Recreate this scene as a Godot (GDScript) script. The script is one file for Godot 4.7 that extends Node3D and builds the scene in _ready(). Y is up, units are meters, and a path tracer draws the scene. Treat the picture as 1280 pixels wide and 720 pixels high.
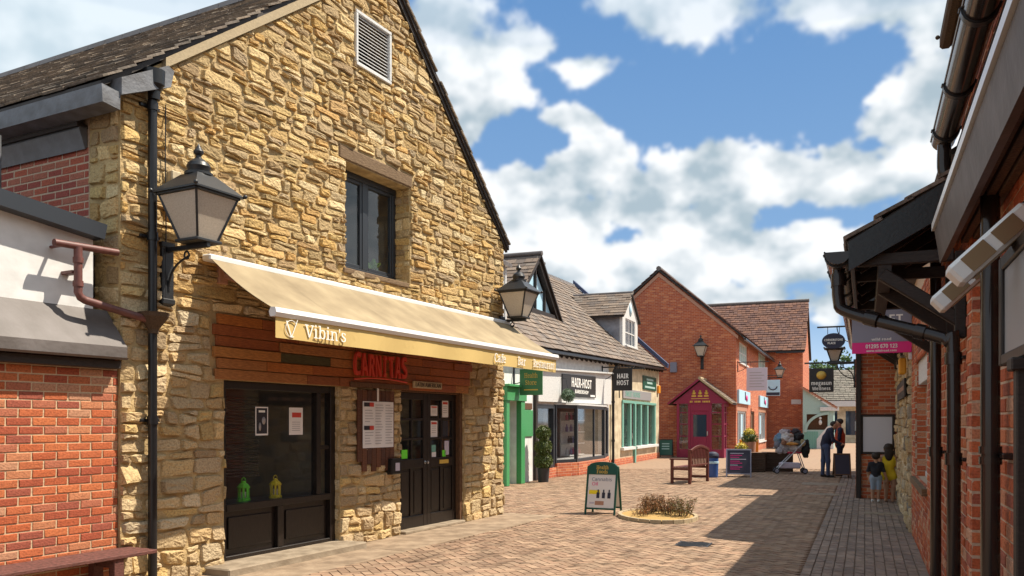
extends Node3D
# A shopping lane of stone and brick shops. Metres, y up. The camera stands at the origin, 1.6 m up, and looks along -z.

var rng := RandomNumberGenerator.new()
var M := {}
var T := {}
var taken := {}
var wob := FastNoiseLite.new()

# ---------- geometry collector ----------
class Geo:
	var v := PackedVector3Array()
	var n := PackedVector3Array()
	var c := PackedColorArray()
	var col := Color.WHITE
	var xf := Transform3D.IDENTITY
	func tri(a: Vector3, b: Vector3, d: Vector3) -> void:
		a = xf * a; b = xf * b; d = xf * d
		var m := (b - a).cross(d - a).normalized()
		v.append(a); v.append(d); v.append(b)
		n.append(m); n.append(m); n.append(m)
		c.append(col); c.append(col); c.append(col)
	func quad(a: Vector3, b: Vector3, d: Vector3, e: Vector3) -> void:
		tri(a, b, d); tri(a, d, e)
	func trin(a: Vector3, b: Vector3, d: Vector3, na: Vector3, nb: Vector3, nd: Vector3) -> void:
		v.append(xf * a); v.append(xf * d); v.append(xf * b)
		n.append((xf.basis * na).normalized()); n.append((xf.basis * nd).normalized()); n.append((xf.basis * nb).normalized())
		c.append(col); c.append(col); c.append(col)
	func box(p: Vector3, q: Vector3) -> void:
		quad(Vector3(p.x, p.y, q.z), Vector3(q.x, p.y, q.z), q, Vector3(p.x, q.y, q.z))
		quad(Vector3(q.x, p.y, p.z), p, Vector3(p.x, q.y, p.z), Vector3(q.x, q.y, p.z))
		quad(Vector3(p.x, q.y, q.z), q, Vector3(q.x, q.y, p.z), Vector3(p.x, q.y, p.z))
		quad(p, Vector3(q.x, p.y, p.z), Vector3(q.x, p.y, q.z), Vector3(p.x, p.y, q.z))
		quad(Vector3(q.x, p.y, q.z), Vector3(q.x, p.y, p.z), Vector3(q.x, q.y, p.z), q)
		quad(p, Vector3(p.x, p.y, q.z), Vector3(p.x, q.y, q.z), Vector3(p.x, q.y, p.z))
	func bbox(p: Vector3, q: Vector3, b := .006) -> void: # box with bevelled edges
		var ctr := (p + q) / 2; var h := (q - p).abs() / 2
		b = minf(b, minf(h.x, minf(h.y, h.z)) * .45)
		for ax in 3:
			for s in [-1.0, 1.0]:
				var u := (ax + 1) % 3; var w := (ax + 2) % 3
				var pts := []
				for k in [[-1, -1], [1, -1], [1, 1], [-1, 1]]:
					var e := Vector3.ZERO
					e[ax] = h[ax] * s; e[u] = (h[u] - b) * k[0]; e[w] = (h[w] - b) * k[1]
					pts.append(ctr + e)
				if s < 0: pts.reverse()
				quad(pts[0], pts[1], pts[2], pts[3])
		for ax in 3:
			var u := (ax + 1) % 3; var w := (ax + 2) % 3
			for su in [-1.0, 1.0]:
				for sw in [-1.0, 1.0]:
					var a := Vector3.ZERO; var d := Vector3.ZERO
					a[u] = h[u] * su; a[w] = (h[w] - b) * sw; d[u] = (h[u] - b) * su; d[w] = h[w] * sw
					var lo := Vector3.ZERO; lo[ax] = -(h[ax] - b)
					var hi := -lo
					if su * sw > 0: quad(ctr + a + lo, ctr + d + lo, ctr + d + hi, ctr + a + hi)
					else: quad(ctr + d + lo, ctr + a + lo, ctr + a + hi, ctr + d + hi)
		for sx in [-1.0, 1.0]:
			for sy in [-1.0, 1.0]:
				for sz in [-1.0, 1.0]:
					var s := Vector3(sx, sy, sz)
					var a := ctr + Vector3(h.x, h.y - b, h.z - b) * s
					var d := ctr + Vector3(h.x - b, h.y, h.z - b) * s
					var e := ctr + Vector3(h.x - b, h.y - b, h.z) * s
					if sx * sy * sz > 0: tri(a, d, e)
					else: tri(a, e, d)
	func beam(a: Vector3, b: Vector3, w: float, h: float, up := Vector3.UP, bev := .004) -> void: # bar with a rectangular section
		var x := (b - a).normalized()
		var z := x.cross(up).normalized()
		var y := z.cross(x)
		var keep := xf
		xf = xf * Transform3D(Basis(x, y, z), a)
		bbox(Vector3(0, -h / 2, -w / 2), Vector3((b - a).length(), h / 2, w / 2), bev)
		xf = keep
	func prism(poly: PackedVector2Array, z0: float, z1: float) -> void: # outline in xy, drawn out along z
		if Geometry2D.is_polygon_clockwise(poly): poly.reverse()
		var t := Geometry2D.triangulate_polygon(poly)
		for k in range(0, t.size(), 3):
			var a := poly[t[k]]; var b := poly[t[k + 1]]; var d := poly[t[k + 2]]
			if (b - a).cross(d - a) < 0:
				var e := b; b = d; d = e
			tri(Vector3(a.x, a.y, z1), Vector3(b.x, b.y, z1), Vector3(d.x, d.y, z1))
			tri(Vector3(a.x, a.y, z0), Vector3(d.x, d.y, z0), Vector3(b.x, b.y, z0))
		for k in poly.size():
			var a := poly[k]; var b := poly[(k + 1) % poly.size()]
			quad(Vector3(a.x, a.y, z0), Vector3(b.x, b.y, z0), Vector3(b.x, b.y, z1), Vector3(a.x, a.y, z1))
	func tube(path: Array, r: float, seg := 10, r2 := -1.0) -> void: # round bar through points, closed ends
		if r2 < 0: r2 = r
		var rings := []
		var nrm := []
		var side := Vector3.ZERO
		for k in path.size():
			var p: Vector3 = path[k]
			var dir: Vector3 = (path[mini(k + 1, path.size() - 1)] - path[maxi(k - 1, 0)]).normalized()
			if k == 0:
				side = dir.cross(Vector3.UP if absf(dir.y) < .9 else Vector3.RIGHT).normalized()
			else:
				side = (side - dir * side.dot(dir)).normalized()
			var oth := dir.cross(side)
			var rr := lerpf(r, r2, float(k) / maxi(1, path.size() - 1))
			var ring := []; var nn := []
			for j in seg:
				var a := TAU * j / seg
				var m := side * cos(a) + oth * sin(a)
				ring.append(p + m * rr); nn.append(m)
			rings.append(ring); nrm.append(nn)
		for k in path.size() - 1:
			for j in seg:
				var q := (j + 1) % seg
				trin(rings[k][j], rings[k + 1][q], rings[k + 1][j], nrm[k][j], nrm[k + 1][q], nrm[k + 1][j])
				trin(rings[k][j], rings[k][q], rings[k + 1][q], nrm[k][j], nrm[k][q], nrm[k + 1][q])
		for j in range(1, seg - 1):
			tri(rings[0][0], rings[0][j + 1], rings[0][j])
			var e := path.size() - 1
			tri(rings[e][0], rings[e][j], rings[e][j + 1])
	func lathe(prof: Array, seg := 16, smooth := true) -> void: # profile of Vector2(radius, height), bottom to top
		for k in prof.size() - 1:
			var p: Vector2 = prof[k]; var q: Vector2 = prof[k + 1]
			var d := q - p
			var m := Vector2(d.y, -d.x).normalized()
			for j in seg:
				var a := TAU * j / seg; var b := TAU * (j + 1) / seg
				var ca := Vector3(cos(a), 0, -sin(a)); var cb := Vector3(cos(b), 0, -sin(b))
				var p0 := ca * p.x + Vector3.UP * p.y; var p1 := cb * p.x + Vector3.UP * p.y
				var q0 := ca * q.x + Vector3.UP * q.y; var q1 := cb * q.x + Vector3.UP * q.y
				var na := ca * m.x + Vector3.UP * m.y; var nb := cb * m.x + Vector3.UP * m.y
				if smooth:
					if p.x > 1e-5: trin(p0, p1, q1, na, nb, nb)
					if q.x > 1e-5: trin(p0, q1, q0, na, nb, na)
				else:
					if p.x > 1e-5: tri(p0, p1, q1)
					if q.x > 1e-5: tri(p0, q1, q0)
	func ball(ctr: Vector3, r: Vector3, seg := 12, rings := 8, rough := 0.0, ns: FastNoiseLite = null) -> void:
		var pt := func(i: int, j: int) -> Vector3:
			var a := PI * i / rings - PI / 2; var b := TAU * (j % seg) / seg
			var d := Vector3(cos(a) * cos(b), sin(a), -cos(a) * sin(b))
			var k := 1.0
			if ns: k += rough * ns.get_noise_3dv((ctr + d * r) * 260.0)
			return ctr + d * r * k
		for i in rings:
			for j in seg:
				var a: Vector3 = pt.call(i, j); var b: Vector3 = pt.call(i, j + 1)
				var d: Vector3 = pt.call(i + 1, j + 1); var e: Vector3 = pt.call(i + 1, j)
				var na := ((a - ctr) / r).normalized(); var nb := ((b - ctr) / r).normalized(); var nd := ((d - ctr) / r).normalized(); var ne := ((e - ctr) / r).normalized()
				if ns:
					if i > 0: tri(a, b, d)
					if i < rings - 1: tri(a, d, e)
					continue
				if i > 0: trin(a, b, d, na, nb, nd)
				if i < rings - 1: trin(a, d, e, na, nd, ne)
	func join(g: Geo, t: Transform3D, tint = null) -> void:
		var k := v.size()
		v.append_array(t * g.v)
		for m in g.n: n.append((t.basis * m).normalized())
		if tint == null: c.append_array(g.c)
		else:
			for i in g.v.size(): c.append(tint)
	func mesh() -> ArrayMesh:
		var a := []
		a.resize(Mesh.ARRAY_MAX)
		a[Mesh.ARRAY_VERTEX] = v; a[Mesh.ARRAY_NORMAL] = n; a[Mesh.ARRAY_COLOR] = c
		var m := ArrayMesh.new()
		if v.size(): m.add_surface_from_arrays(Mesh.PRIMITIVE_TRIANGLES, a)
		return m

# ---------- nodes ----------
func numbered(called: String) -> String:
	if not taken.has(called):
		taken[called] = 0
		return called
	taken[called] += 1
	return "%s_%03d" % [called, taken[called]]

func tag(o: Node, label: String, category: String, group := "", kind := "") -> Node:
	o.set_meta("label", label)
	if category: o.set_meta("category", category)
	if group: o.set_meta("group", group)
	if kind: o.set_meta("kind", kind)
	return o

func thing(called: String, label: String, category: String, at := Vector3.ZERO, turn := 0.0, group := "") -> Node3D:
	var o := Node3D.new()
	o.name = numbered(called)
	add_child(o)
	o.position = at; o.rotation.y = turn
	tag(o, label, category, group)
	return o

func part(parent: Node, called: String, g: Geo, m: Material, label := "") -> MeshInstance3D:
	return part_mesh(parent, called, g.mesh(), m, label)

func part_mesh(parent: Node, called: String, me: Mesh, m: Material, label := "") -> MeshInstance3D:
	var o := MeshInstance3D.new()
	o.name = called
	o.mesh = me
	o.material_override = m
	o.cast_shadow = GeometryInstance3D.SHADOW_CASTING_SETTING_ON
	parent.add_child(o, true)
	if label: o.set_meta("label", label)
	return o

func group_part(parent: Node, called: String) -> Node3D:
	var o := Node3D.new()
	o.name = called
	parent.add_child(o, true)
	return o

func box_part(parent: Node, called: String, p: Vector3, q: Vector3, m: Material, bev := .005) -> MeshInstance3D:
	var g := Geo.new(); g.bbox(p, q, bev)
	return part(parent, called, g, m)

# many pieces: the most visible ones as nodes of their own, the rest joined; each entry {g, at (Transform3D), tint, size}
func pieces(parent: Node3D, called: String, list: Array, m: Material, rest: String, most := 300) -> void:
	list.sort_custom(func(a, b): return a.size > b.size)
	var g := Geo.new()
	var shared := {}
	for k in list.size():
		var e: Dictionary = list[k]
		if k < most:
			var key = [e.g, e.tint]
			if not shared.has(key):
				var one := Geo.new(); one.join(e.g, Transform3D.IDENTITY, e.tint)
				shared[key] = one.mesh()
			var o := part_mesh(parent, called, shared[key], m)
			o.transform = e.at
		else:
			g.join(e.g, e.at, e.tint)
	if list.size() > most:
		var o := part(parent, rest, g, m)
		o.set_meta("kind", "stuff")

func seen_size(p: Vector3, area: float, normal := Vector3.ZERO) -> float: # how large it shows from the lane
	var d := Vector3(0, 1.6, 0) - p
	var k := 1.0 if normal == Vector3.ZERO else maxf(0.0, normal.dot(d.normalized()))
	if p.z > -.5 or absf(p.x / p.z) > .63 or (p.y - 1.6) / -p.z > .53 or (p.y - 1.6) / -p.z < -.2: k *= .001
	return area * k / d.length_squared()

func text(parent: Node, words: String, high: float, at: Vector3, m: Material, wide := 0.0, serif := false, bold := false, depth := .004, called := "lettering") -> MeshInstance3D:
	var t := TextMesh.new()
	var f := SystemFont.new()
	f.font_names = PackedStringArray(["Droid Serif" if serif else "Droid Sans"])
	if bold: f.font_weight = 700
	t.font = f; t.text = words; t.font_size = 48
	t.pixel_size = high / (48 * .71); t.depth = depth; t.curve_step = 2.0
	t.horizontal_alignment = HORIZONTAL_ALIGNMENT_CENTER; t.vertical_alignment = VERTICAL_ALIGNMENT_CENTER
	var o := part_mesh(parent, called, t, m)
	o.position = at
	if wide > 0:
		var w := t.get_aabb().size.x
		if w > 0: o.scale.x = wide / w
	return o

# a frame along a wall: local x runs along it, y up, z out of it
func frame(x: float, d: float, k: float, sg := 1.0) -> Array:
	var l := sqrt(k * k + 1)
	return [Vector3(x, 0, -d), atan2(sg / l, sg * k / l)]

func place(fr: Array, p: Vector3) -> Vector3:
	return fr[0] + p.rotated(Vector3.UP, fr[1])

# ---------- materials ----------
func noise_tex(key: String, freq: float, oct: int, lo: Color, hi: Color, type := FastNoiseLite.TYPE_SIMPLEX_SMOOTH, size := 512, mid = null) -> void:
	var f := FastNoiseLite.new()
	f.noise_type = type; f.frequency = freq; f.fractal_octaves = oct; f.seed = key.hash() % 1000
	var t := NoiseTexture2D.new()
	t.width = size; t.height = size; t.seamless = true; t.noise = f
	var r := Gradient.new()
	r.set_color(0, lo); r.set_color(1, hi)
	if mid != null: r.add_point(.5, mid)
	t.color_ramp = r
	T[key] = t

func mk(key: String, lin: Color, rough := .85, tex := "", scale = 1.0, bump := 0.0, bump_tex := "bump", more := {}) -> StandardMaterial3D:
	var m := StandardMaterial3D.new()
	m.resource_name = key
	m.albedo_color = lin.linear_to_srgb()
	m.roughness = rough
	if tex:
		m.albedo_texture = T[tex]
		m.uv1_triplanar = true
		m.uv1_world_triplanar = true
		m.uv1_scale = scale if scale is Vector3 else Vector3.ONE * scale
	if bump != 0:
		m.heightmap_enabled = true
		m.heightmap_texture = T[bump_tex]
		m.heightmap_scale = bump
		if not tex:
			m.uv1_triplanar = true; m.uv1_world_triplanar = true
			m.uv1_scale = scale if scale is Vector3 else Vector3.ONE * scale
	for k in more: m.set(k, more[k])
	M[key] = m
	return m

func grey(v: float) -> Color: return Color(v, v, v)

func make_materials() -> void:
	noise_tex("fine", .035, 5, grey(.80), grey(1.0))
	noise_tex("coarse", .012, 4, grey(.86), grey(1.0))
	noise_tex("blotch", .006, 6, Color(.74, .72, .70), grey(1.0))
	noise_tex("wood", .02, 4, Color(.55, .5, .46), grey(1.0))
	noise_tex("lichen", .02, 5, Color(.55, .56, .5), Color(1, 1, .98), FastNoiseLite.TYPE_SIMPLEX_SMOOTH, 512, Color(.85, .83, .8))
	noise_tex("bump", .03, 5, grey(0), grey(1))
	noise_tex("rugged", .016, 6, grey(0), grey(1))
	noise_tex("weave", .2, 2, grey(.9), grey(1.0))
	noise_tex("mottle", .03, 6, Color(.60, .57, .54), grey(1.0), FastNoiseLite.TYPE_SIMPLEX_SMOOTH, 512, Color(.92, .91, .9))
	T["grime"] = grime_texture()
	T["far_brick"] = brick_texture()
	var vc := {"vertex_color_use_as_albedo": true}
	mk("stone", Color.WHITE, .95, "mottle", 2.6, 1.5, "rugged", vc)
	mk("stone_mortar", Color(.60, .44, .22), .97, "blotch", 1.3, 1.2, "bump")
	mk("brick", Color.WHITE, .9, "mottle", 3.0, .3, "bump", vc)
	mk("brick_mortar", Color(.70, .52, .33), .95, "fine", 2.0, .3)
	mk("shade_mortar", Color(.66, .48, .34), .95, "fine", 2.0, .3)
	mk("slate", Color.WHITE, .75, "lichen", 1.6, .4, "bump", vc)
	mk("tile", Color.WHITE, .9, "coarse", 1.6, .3, "bump", vc)
	mk("paver", Color.WHITE, .9, "grime", .3, .12, "bump", vc)
	mk("joint_sand", Color(.24, .16, .105), .97, "fine", 3.0)
	mk("far_paving", Color(.325, .215, .142), .93, "coarse", .8, .3, "bump")
	mk("concrete", Color(.36, .265, .18), .92, "blotch", .9, .25)
	mk("step_stone", Color(.36, .29, .21), .9, "blotch", 1.2, .3)
	mk("far_wall", Color.WHITE, .92)
	M.far_wall.albedo_texture = T.far_brick; M.far_wall.uv1_triplanar = true; M.far_wall.uv1_scale = Vector3.ONE / 1.8
	mk("far_wall_side", Color(1.0, 1.0, 1.0), .92)
	M.far_wall_side = M.far_wall
	mk("lead", Color(.19, .2, .225), .55, "blotch", 1.5, .3, "bump", {"metallic": .1})
	mk("lead_cap", Color(.17, .15, .145), .6, "blotch", 1.0, .2)
	mk("black_paint", Color(.012, .012, .014), .35, "fine", 2.0, .08)
	mk("black_gloss", Color(.030, .022, .020), .16, "", 1.0, 0, "", {"metallic": .25})
	mk("iron", Color(.022, .024, .028), .42, "fine", 3.0, .1)
	mk("dark_timber", Color(.040, .027, .022), .6, "wood", Vector3(2, 6, 2), .12)
	mk("brown_paint", Color(.022, .015, .013), .38, "wood", Vector3(4, .8, 4), .08)
	mk("orange_timber", Color.WHITE, .7, "wood", Vector3(1.2, 9, 1.2), .25, "bump", vc)
	mk("bench_wood", Color(.20, .045, .03), .6, "wood", Vector3(3, 3, 3), .2)
	mk("plank_red", Color(.17, .06, .05), .8, "lichen", Vector3(2, 5, 2), .3)
	mk("oak", Color(.20, .10, .045), .7, "wood", Vector3(4, 1, 4), .25)
	mk("lintel_wood", Color(.30, .20, .11), .9, "wood", Vector3(1.5, 8, 1.5), .5, "rugged")
	mk("white_paint", Color(.78, .78, .77), .55, "fine", 1.0)
	mk("white_render", Color(.84, .84, .83), .9, "coarse", .6, .15)
	mk("grey_render", Color(.36, .37, .42), .9, "blotch", .8, .2)
	mk("cream_render", Color(.70, .60, .42), .9, "blotch", .7, .12)
	mk("cream_paint", Color(.62, .50, .32), .6, "fine", 1.0)
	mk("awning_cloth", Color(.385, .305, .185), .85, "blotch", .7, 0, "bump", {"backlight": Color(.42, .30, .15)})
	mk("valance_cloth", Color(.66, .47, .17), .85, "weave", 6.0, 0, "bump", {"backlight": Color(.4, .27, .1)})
	mk("white_metal", Color(.74, .74, .73), .35)
	mk("salmon", Color(.55, .28, .18), .6, "fine", 3.0)
	mk("anthracite", Color(.022, .027, .036), .4)
	mk("glass", Color(.04, .05, .055), .03, "", 1.0, 0, "", {"transparency": BaseMaterial3D.TRANSPARENCY_ALPHA})
	M.glass.albedo_color.a = .10
	mk("window_glass", Color(.03, .05, .08), .02, "", 1.0, 0, "", {"metallic": .0})
	mk("lamp_glass", Color(.80, .70, .58), .35, "fine", 3.0, 0, "", {"transparency": BaseMaterial3D.TRANSPARENCY_ALPHA, "backlight": Color(.6, .5, .4)})
	M.lamp_glass.albedo_color.a = .66
	mk("dark_room", Color(.24, .205, .17), .95)
	mk("room_wall", Color(.22, .2, .18), .95)
	mk("blind", Color(.06, .042, .034), .9)
	mk("rust_red", Color(.19, .07, .06), .5, "blotch", 4.0)
	mk("rust", Color(.12, .075, .045), .9, "lichen", 6.0, .3)
	mk("paper", Color(.76, .72, .70), .8)
	mk("ink", Color(.025, .022, .03), .8)
	mk("grey_ink", Color(.36, .33, .34), .8)
	mk("red_ink", Color(.55, .05, .03), .7)
	mk("carnitas_red", Color(.62, .055, .03), .55)
	mk("letter_white", Color(.82, .80, .76), .6)
	mk("cloth_letter", Color(.86, .84, .78), .8)
	mk("gold", Color(.62, .40, .07), .5)
	mk("green_paint", Color(.07, .36, .13), .5, "fine", 1.5)
	mk("green_sign", Color(.035, .16, .06), .5)
	mk("bottle_green", Color(.008, .075, .05), .4)
	mk("teal", Color(.20, .46, .38), .55, "fine", 1.5)
	mk("pale_teal", Color(.42, .62, .58), .6, "fine", 1.5)
	mk("maroon", Color(.30, .010, .07), .4, "fine", 2.0)
	mk("sign_black", Color(.014, .012, .012), .5)
	mk("sign_grey", Color(.22, .22, .28), .55)
	mk("pink", Color(.70, .012, .20), .55)
	mk("sign_lilac", Color(.52, .47, .55), .6)
	mk("sign_blue", Color(.40, .62, .76), .6)
	mk("royal_blue", Color(.03, .09, .30), .4)
	mk("navy", Color(.018, .02, .045), .6)
	mk("chalk_board", Color(.035, .03, .055), .7, "fine", 3.0)
	mk("lime", Color(.16, .80, .04), .5)
	mk("yellow", Color(.85, .66, .01), .5)
	mk("yellow_box", Color(.75, .36, .02), .5)
	mk("leaf", Color.WHITE, .6, "", 1.0, 0, "", {"vertex_color_use_as_albedo": true, "backlight": Color(.25, .35, .1)})
	mk("bark", Color(.10, .075, .05), .95, "coarse", 3.0, .5)
	mk("soil", Color(.50, .31, .10), .97, "coarse", 6.0, .6, "rugged")
	mk("kerb_stone", Color(.48, .38, .24), .93, "coarse", 4.0, .2)
	mk("pot", Color(.03, .03, .034), .6)
	mk("person", Color.WHITE, .85, "", 1.0, 0, "", vc)
	mk("hair", Color(.022, .014, .01), .7)
	mk("steel", Color(.5, .5, .52), .3, "", 1.0, 0, "", {"metallic": .9})
	mk("wicker", Color(.13, .08, .05), .8, "wood", 6.0, .4)
	mk("goods", Color.WHITE, .85, "coarse", 5.0, .4, "rugged", vc)
	mk("heater_mesh", Color(.30, .20, .11), .45, "weave", 20.0, 0, "", {"metallic": .6})
	mk("poster_grey", Color(.58, .6, .68), .5)
	mk("notice_grey", Color(.30, .30, .31), .35)
	mk("flash_blue", Color(.06, .09, .2), .6, "blotch", 2.0)
	mk("amber", Color(.8, .3, .02), .4)

func grime_texture() -> ImageTexture: # stains, gum spots and worn patches on the paving, 3.3 m across
	var n := FastNoiseLite.new(); n.seed = 31; n.noise_type = FastNoiseLite.TYPE_SIMPLEX_SMOOTH; n.frequency = .006; n.fractal_octaves = 5
	n.domain_warp_enabled = true
	var im: Image = n.get_seamless_image(1024, 1024)
	var out := Image.create(1024, 1024, false, Image.FORMAT_RGB8)
	for y in 1024:
		for x in 1024:
			var v := im.get_pixel(x, y).r
			var k := .86 + .14 * smoothstep(.3, .62, v)
			out.set_pixel(x, y, Color(k, k * .995, k * .985))
	var r := RandomNumberGenerator.new(); r.seed = 44
	for k in 130:
		var c := Vector2i(r.randi() % 1000 + 10, r.randi() % 1000 + 10); var rad := r.randi_range(2, 6)
		var tone := r.randf_range(.68, .84) if r.randf() < .75 else 1.0
		for y in range(-rad, rad + 1):
			for x in range(-rad, rad + 1):
				if x * x + y * y <= rad * rad + r.randi_range(-4, 2): out.set_pixel(c.x + x, c.y + y, Color(tone, tone, tone))
	return ImageTexture.create_from_image(out)

func brick_texture() -> ImageTexture: # walls too far off to tell one brick from the next
	var im := Image.create(512, 512, false, Image.FORMAT_RGB8)
	var r := RandomNumberGenerator.new(); r.seed = 5
	im.fill(Color(.50, .33, .23).linear_to_srgb())
	# 24 courses of 75 mm and 8 bricks of 225 mm make 1.8 m
	for row in 24:
		for k in 8:
			var y := int(row * 512.0 / 24); var y1 := int((row + 1) * 512.0 / 24) - 3
			var x := int((k + (.5 if row % 2 else 0.0)) * 64)
			var t := r.randf()
			var c := Color(.50, .125, .045).lerp(Color(.36, .075, .035), t)
			if r.randf() < .15: c = Color(.56, .19, .08)
			c = c.linear_to_srgb()
			for xx in range(x + 1, x + 62):
				im.fill_rect(Rect2i(posmod(xx, 512), y, 1, y1 - y), c)
	return ImageTexture.create_from_image(im)

# ---------- sky: air and clouds by direction ----------
func make_sky() -> Image:
	var w := 2048; var h := 1024
	var a := FastNoiseLite.new(); a.seed = 11; a.noise_type = FastNoiseLite.TYPE_SIMPLEX_SMOOTH; a.frequency = 1.0; a.fractal_octaves = 6; a.fractal_gain = .58
	var b := FastNoiseLite.new(); b.seed = 23; b.noise_type = FastNoiseLite.TYPE_SIMPLEX_SMOOTH; b.frequency = 1.0; b.fractal_octaves = 3
	# cloud heaps: azimuth and elevation of the middle (degrees), half widths, weight
	var heaps := [[3, 13.5, 5, 3.6, 1.0], [6.4, 17.0, 2.2, 2.4, 1.05], [10, 14, 4.5, 3.2, 1.0], [13, 15.5, 2.6, 2.2, 1.0], [17.4, 15, 3, 2.2, 1.0], [14, 11.5, 6, 2.6, .95], [-1, 14.5, 4, 3.2, 1.0], [22.5, 14.8, 3.2, 2.3, 1.0], [8, 10.5, 8, 2.2, .9], [20, 10.5, 7, 2.4, .9], [5, 8, 12, 2, .75], [20, 7.5, 12, 2, .75],
		[26, 18.5, 2.6, 3.4, 1.1], [-5, 24, 5, 3.4, 1.1], [-5, 19.5, 3.2, 3, 1.0], [1.0, 24.2, 3, 1.2, .9], [4.9, 22.9, 2.6, 1.3, .9], [4.4, 19.7, 1.9, .8, .8], [12, 26.4, 7, 2.2, .95], [22, 25.0, 7, 2.4, 1.05], [30, 24, 6, 3, 1.0], [-16, 25, 9, 4, 1.05], [-28, 23, 10, 5, 1.0], [-27, 15, 8, 4, .85]]
	var gaps := [[0.5, 18.4, 2.4, .9, .6], [16.4, 20.3, 6.5, 1.6, .75], [17.4, 13.3, 1.5, 1.0, .5], [2.7, 22.0, 1.2, .8, .5], [2.7, 25.9, 1.0, .9, .4], [5.4, 9.8, 1.4, .6, .3], [8.5, 21.3, 2.4, 1.1, .5]]
	var data := PackedFloat32Array()
	data.resize(w * h * 3)
	for y in h:
		var el := 90.0 - (y + .5) * 180.0 / h
		for x in w:
			var i := (y * w + x) * 3
			if el < -1.0:
				data[i] = .26; data[i + 1] = .21; data[i + 2] = .16
				continue
			var az := (x + .5) * 360.0 / w
			if az > 180.0: az -= 360.0
			var e := deg_to_rad(maxf(el, 0.0)); var q := deg_to_rad(az)
			var d := Vector3(sin(q) * cos(e), sin(e), -cos(q) * cos(e))
			var up := clampf(el / 42.0, 0, 1)
			var air := Color(.26, .39, .53).lerp(Color(.034, .12, .30), pow(up, .5))
			if el > 42: air = air.lerp(Color(.034, .115, .29), (el - 42) / 48.0)
			# density
			var p := d * 7.0
			var fine := a.get_noise_3d(p.x, p.y * 1.5, p.z)
			var base := 0.0
			var inside := absf(az) < 50 and el < 40
			if inside:
				for k in heaps:
					var u: float = (az - k[0]) / k[2]; var v: float = (el - k[1]) / k[3]
					if v < 0: v *= 1.25
					base = maxf(base, k[4] * exp(-(u * u + v * v) * .8))
				for k in gaps:
					var u: float = (az - k[0]) / k[2]; var v: float = (el - k[1]) / k[3]
					base -= k[4] * exp(-(u * u + v * v))
			var wide := .72 + .6 * b.get_noise_3d(d.x * 2.2, d.y * 3.2, d.z * 2.2)
			var blend := clampf((absf(az) - 38) / 12.0, 0, 1)
			blend = maxf(blend, clampf((el - 29) / 8.0, 0, 1))
			base = lerpf(base, wide, blend)
			var dens := base + fine * .80 + a.get_noise_3d(p.x * 4.0 + 9.0, p.y * 5.0, p.z * 4.0) * .20 - .27
			var cover := smoothstep(0.0, .17 + .16 * clampf((el - 20.0) / 5.0, 0, 1), dens)
			# shade: light comes from high on the right, bases are grey
			var g2 := a.get_noise_3d(p.x + .12, p.y * 1.5 + .26, p.z + .05)
			var lit := clampf(.62 + (fine - g2) * 1.7 - maxf(0.0, dens - .45) * .5 - .35 * b.get_noise_3d(d.x * 9.0, d.y * 14.0, d.z * 9.0), 0.0, 1.0)
			var cl := Color(.25, .31, .35).lerp(Color(.585, .595, .60), lit)
			if el > 21.5: cl = cl.lerp(Color(.46, .54, .59), clampf((el - 21.5) / 9.0, 0, 1) * .6)
			if az < -8: cl = cl.lerp(Color(.42, .50, .55), clampf((-8 - az) / 14.0, 0, 1) * .6)
			cover *= .97 if el < 24 else .86
			var o := air.lerp(cl, cover)
			var haze := clampf(1.0 - el / 7.0, 0, 1)
			o = o.lerp(Color(.60, .68, .74), haze * .55)
			data[i] = o.r; data[i + 1] = o.g; data[i + 2] = o.b
	return Image.create_from_data(w, h, false, Image.FORMAT_RGBF, data.to_byte_array())

# ---------- walls, stones, bricks, slates ----------
func rect_poly(r: Rect2) -> PackedVector2Array:
	return PackedVector2Array([r.position, Vector2(r.end.x, r.position.y), r.end, Vector2(r.position.x, r.end.y)])

func wall_geo(g: Geo, outline: PackedVector2Array, holes: Array, z0: float, z1: float) -> void: # a thick wall with openings
	var xs := []
	var lo := 1e9; var hi := -1e9; var ylo := 1e9; var yhi := -1e9
	for p in outline:
		lo = minf(lo, p.x); hi = maxf(hi, p.x); ylo = minf(ylo, p.y); yhi = maxf(yhi, p.y)
	xs = [lo, hi]
	for r in holes:
		xs.append(r.position.x); xs.append(r.end.x)
	xs.sort()
	for k in xs.size() - 1:
		if xs[k + 1] - xs[k] < 1e-4: continue
		var mid: float = (xs[k] + xs[k + 1]) / 2
		var ys := []
		for r in holes:
			if mid > r.position.x and mid < r.end.x: ys.append([r.position.y, r.end.y])
		ys.sort_custom(func(a, b): return a[0] < b[0])
		var y := ylo
		for e in ys + [[yhi, yhi]]:
			if e[0] > y + 1e-4:
				for poly in Geometry2D.intersect_polygons(outline, rect_poly(Rect2(xs[k], y, xs[k + 1] - xs[k], e[0] - y))):
					g.prism(poly, z0, z1)
			y = maxf(y, e[1])

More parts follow.
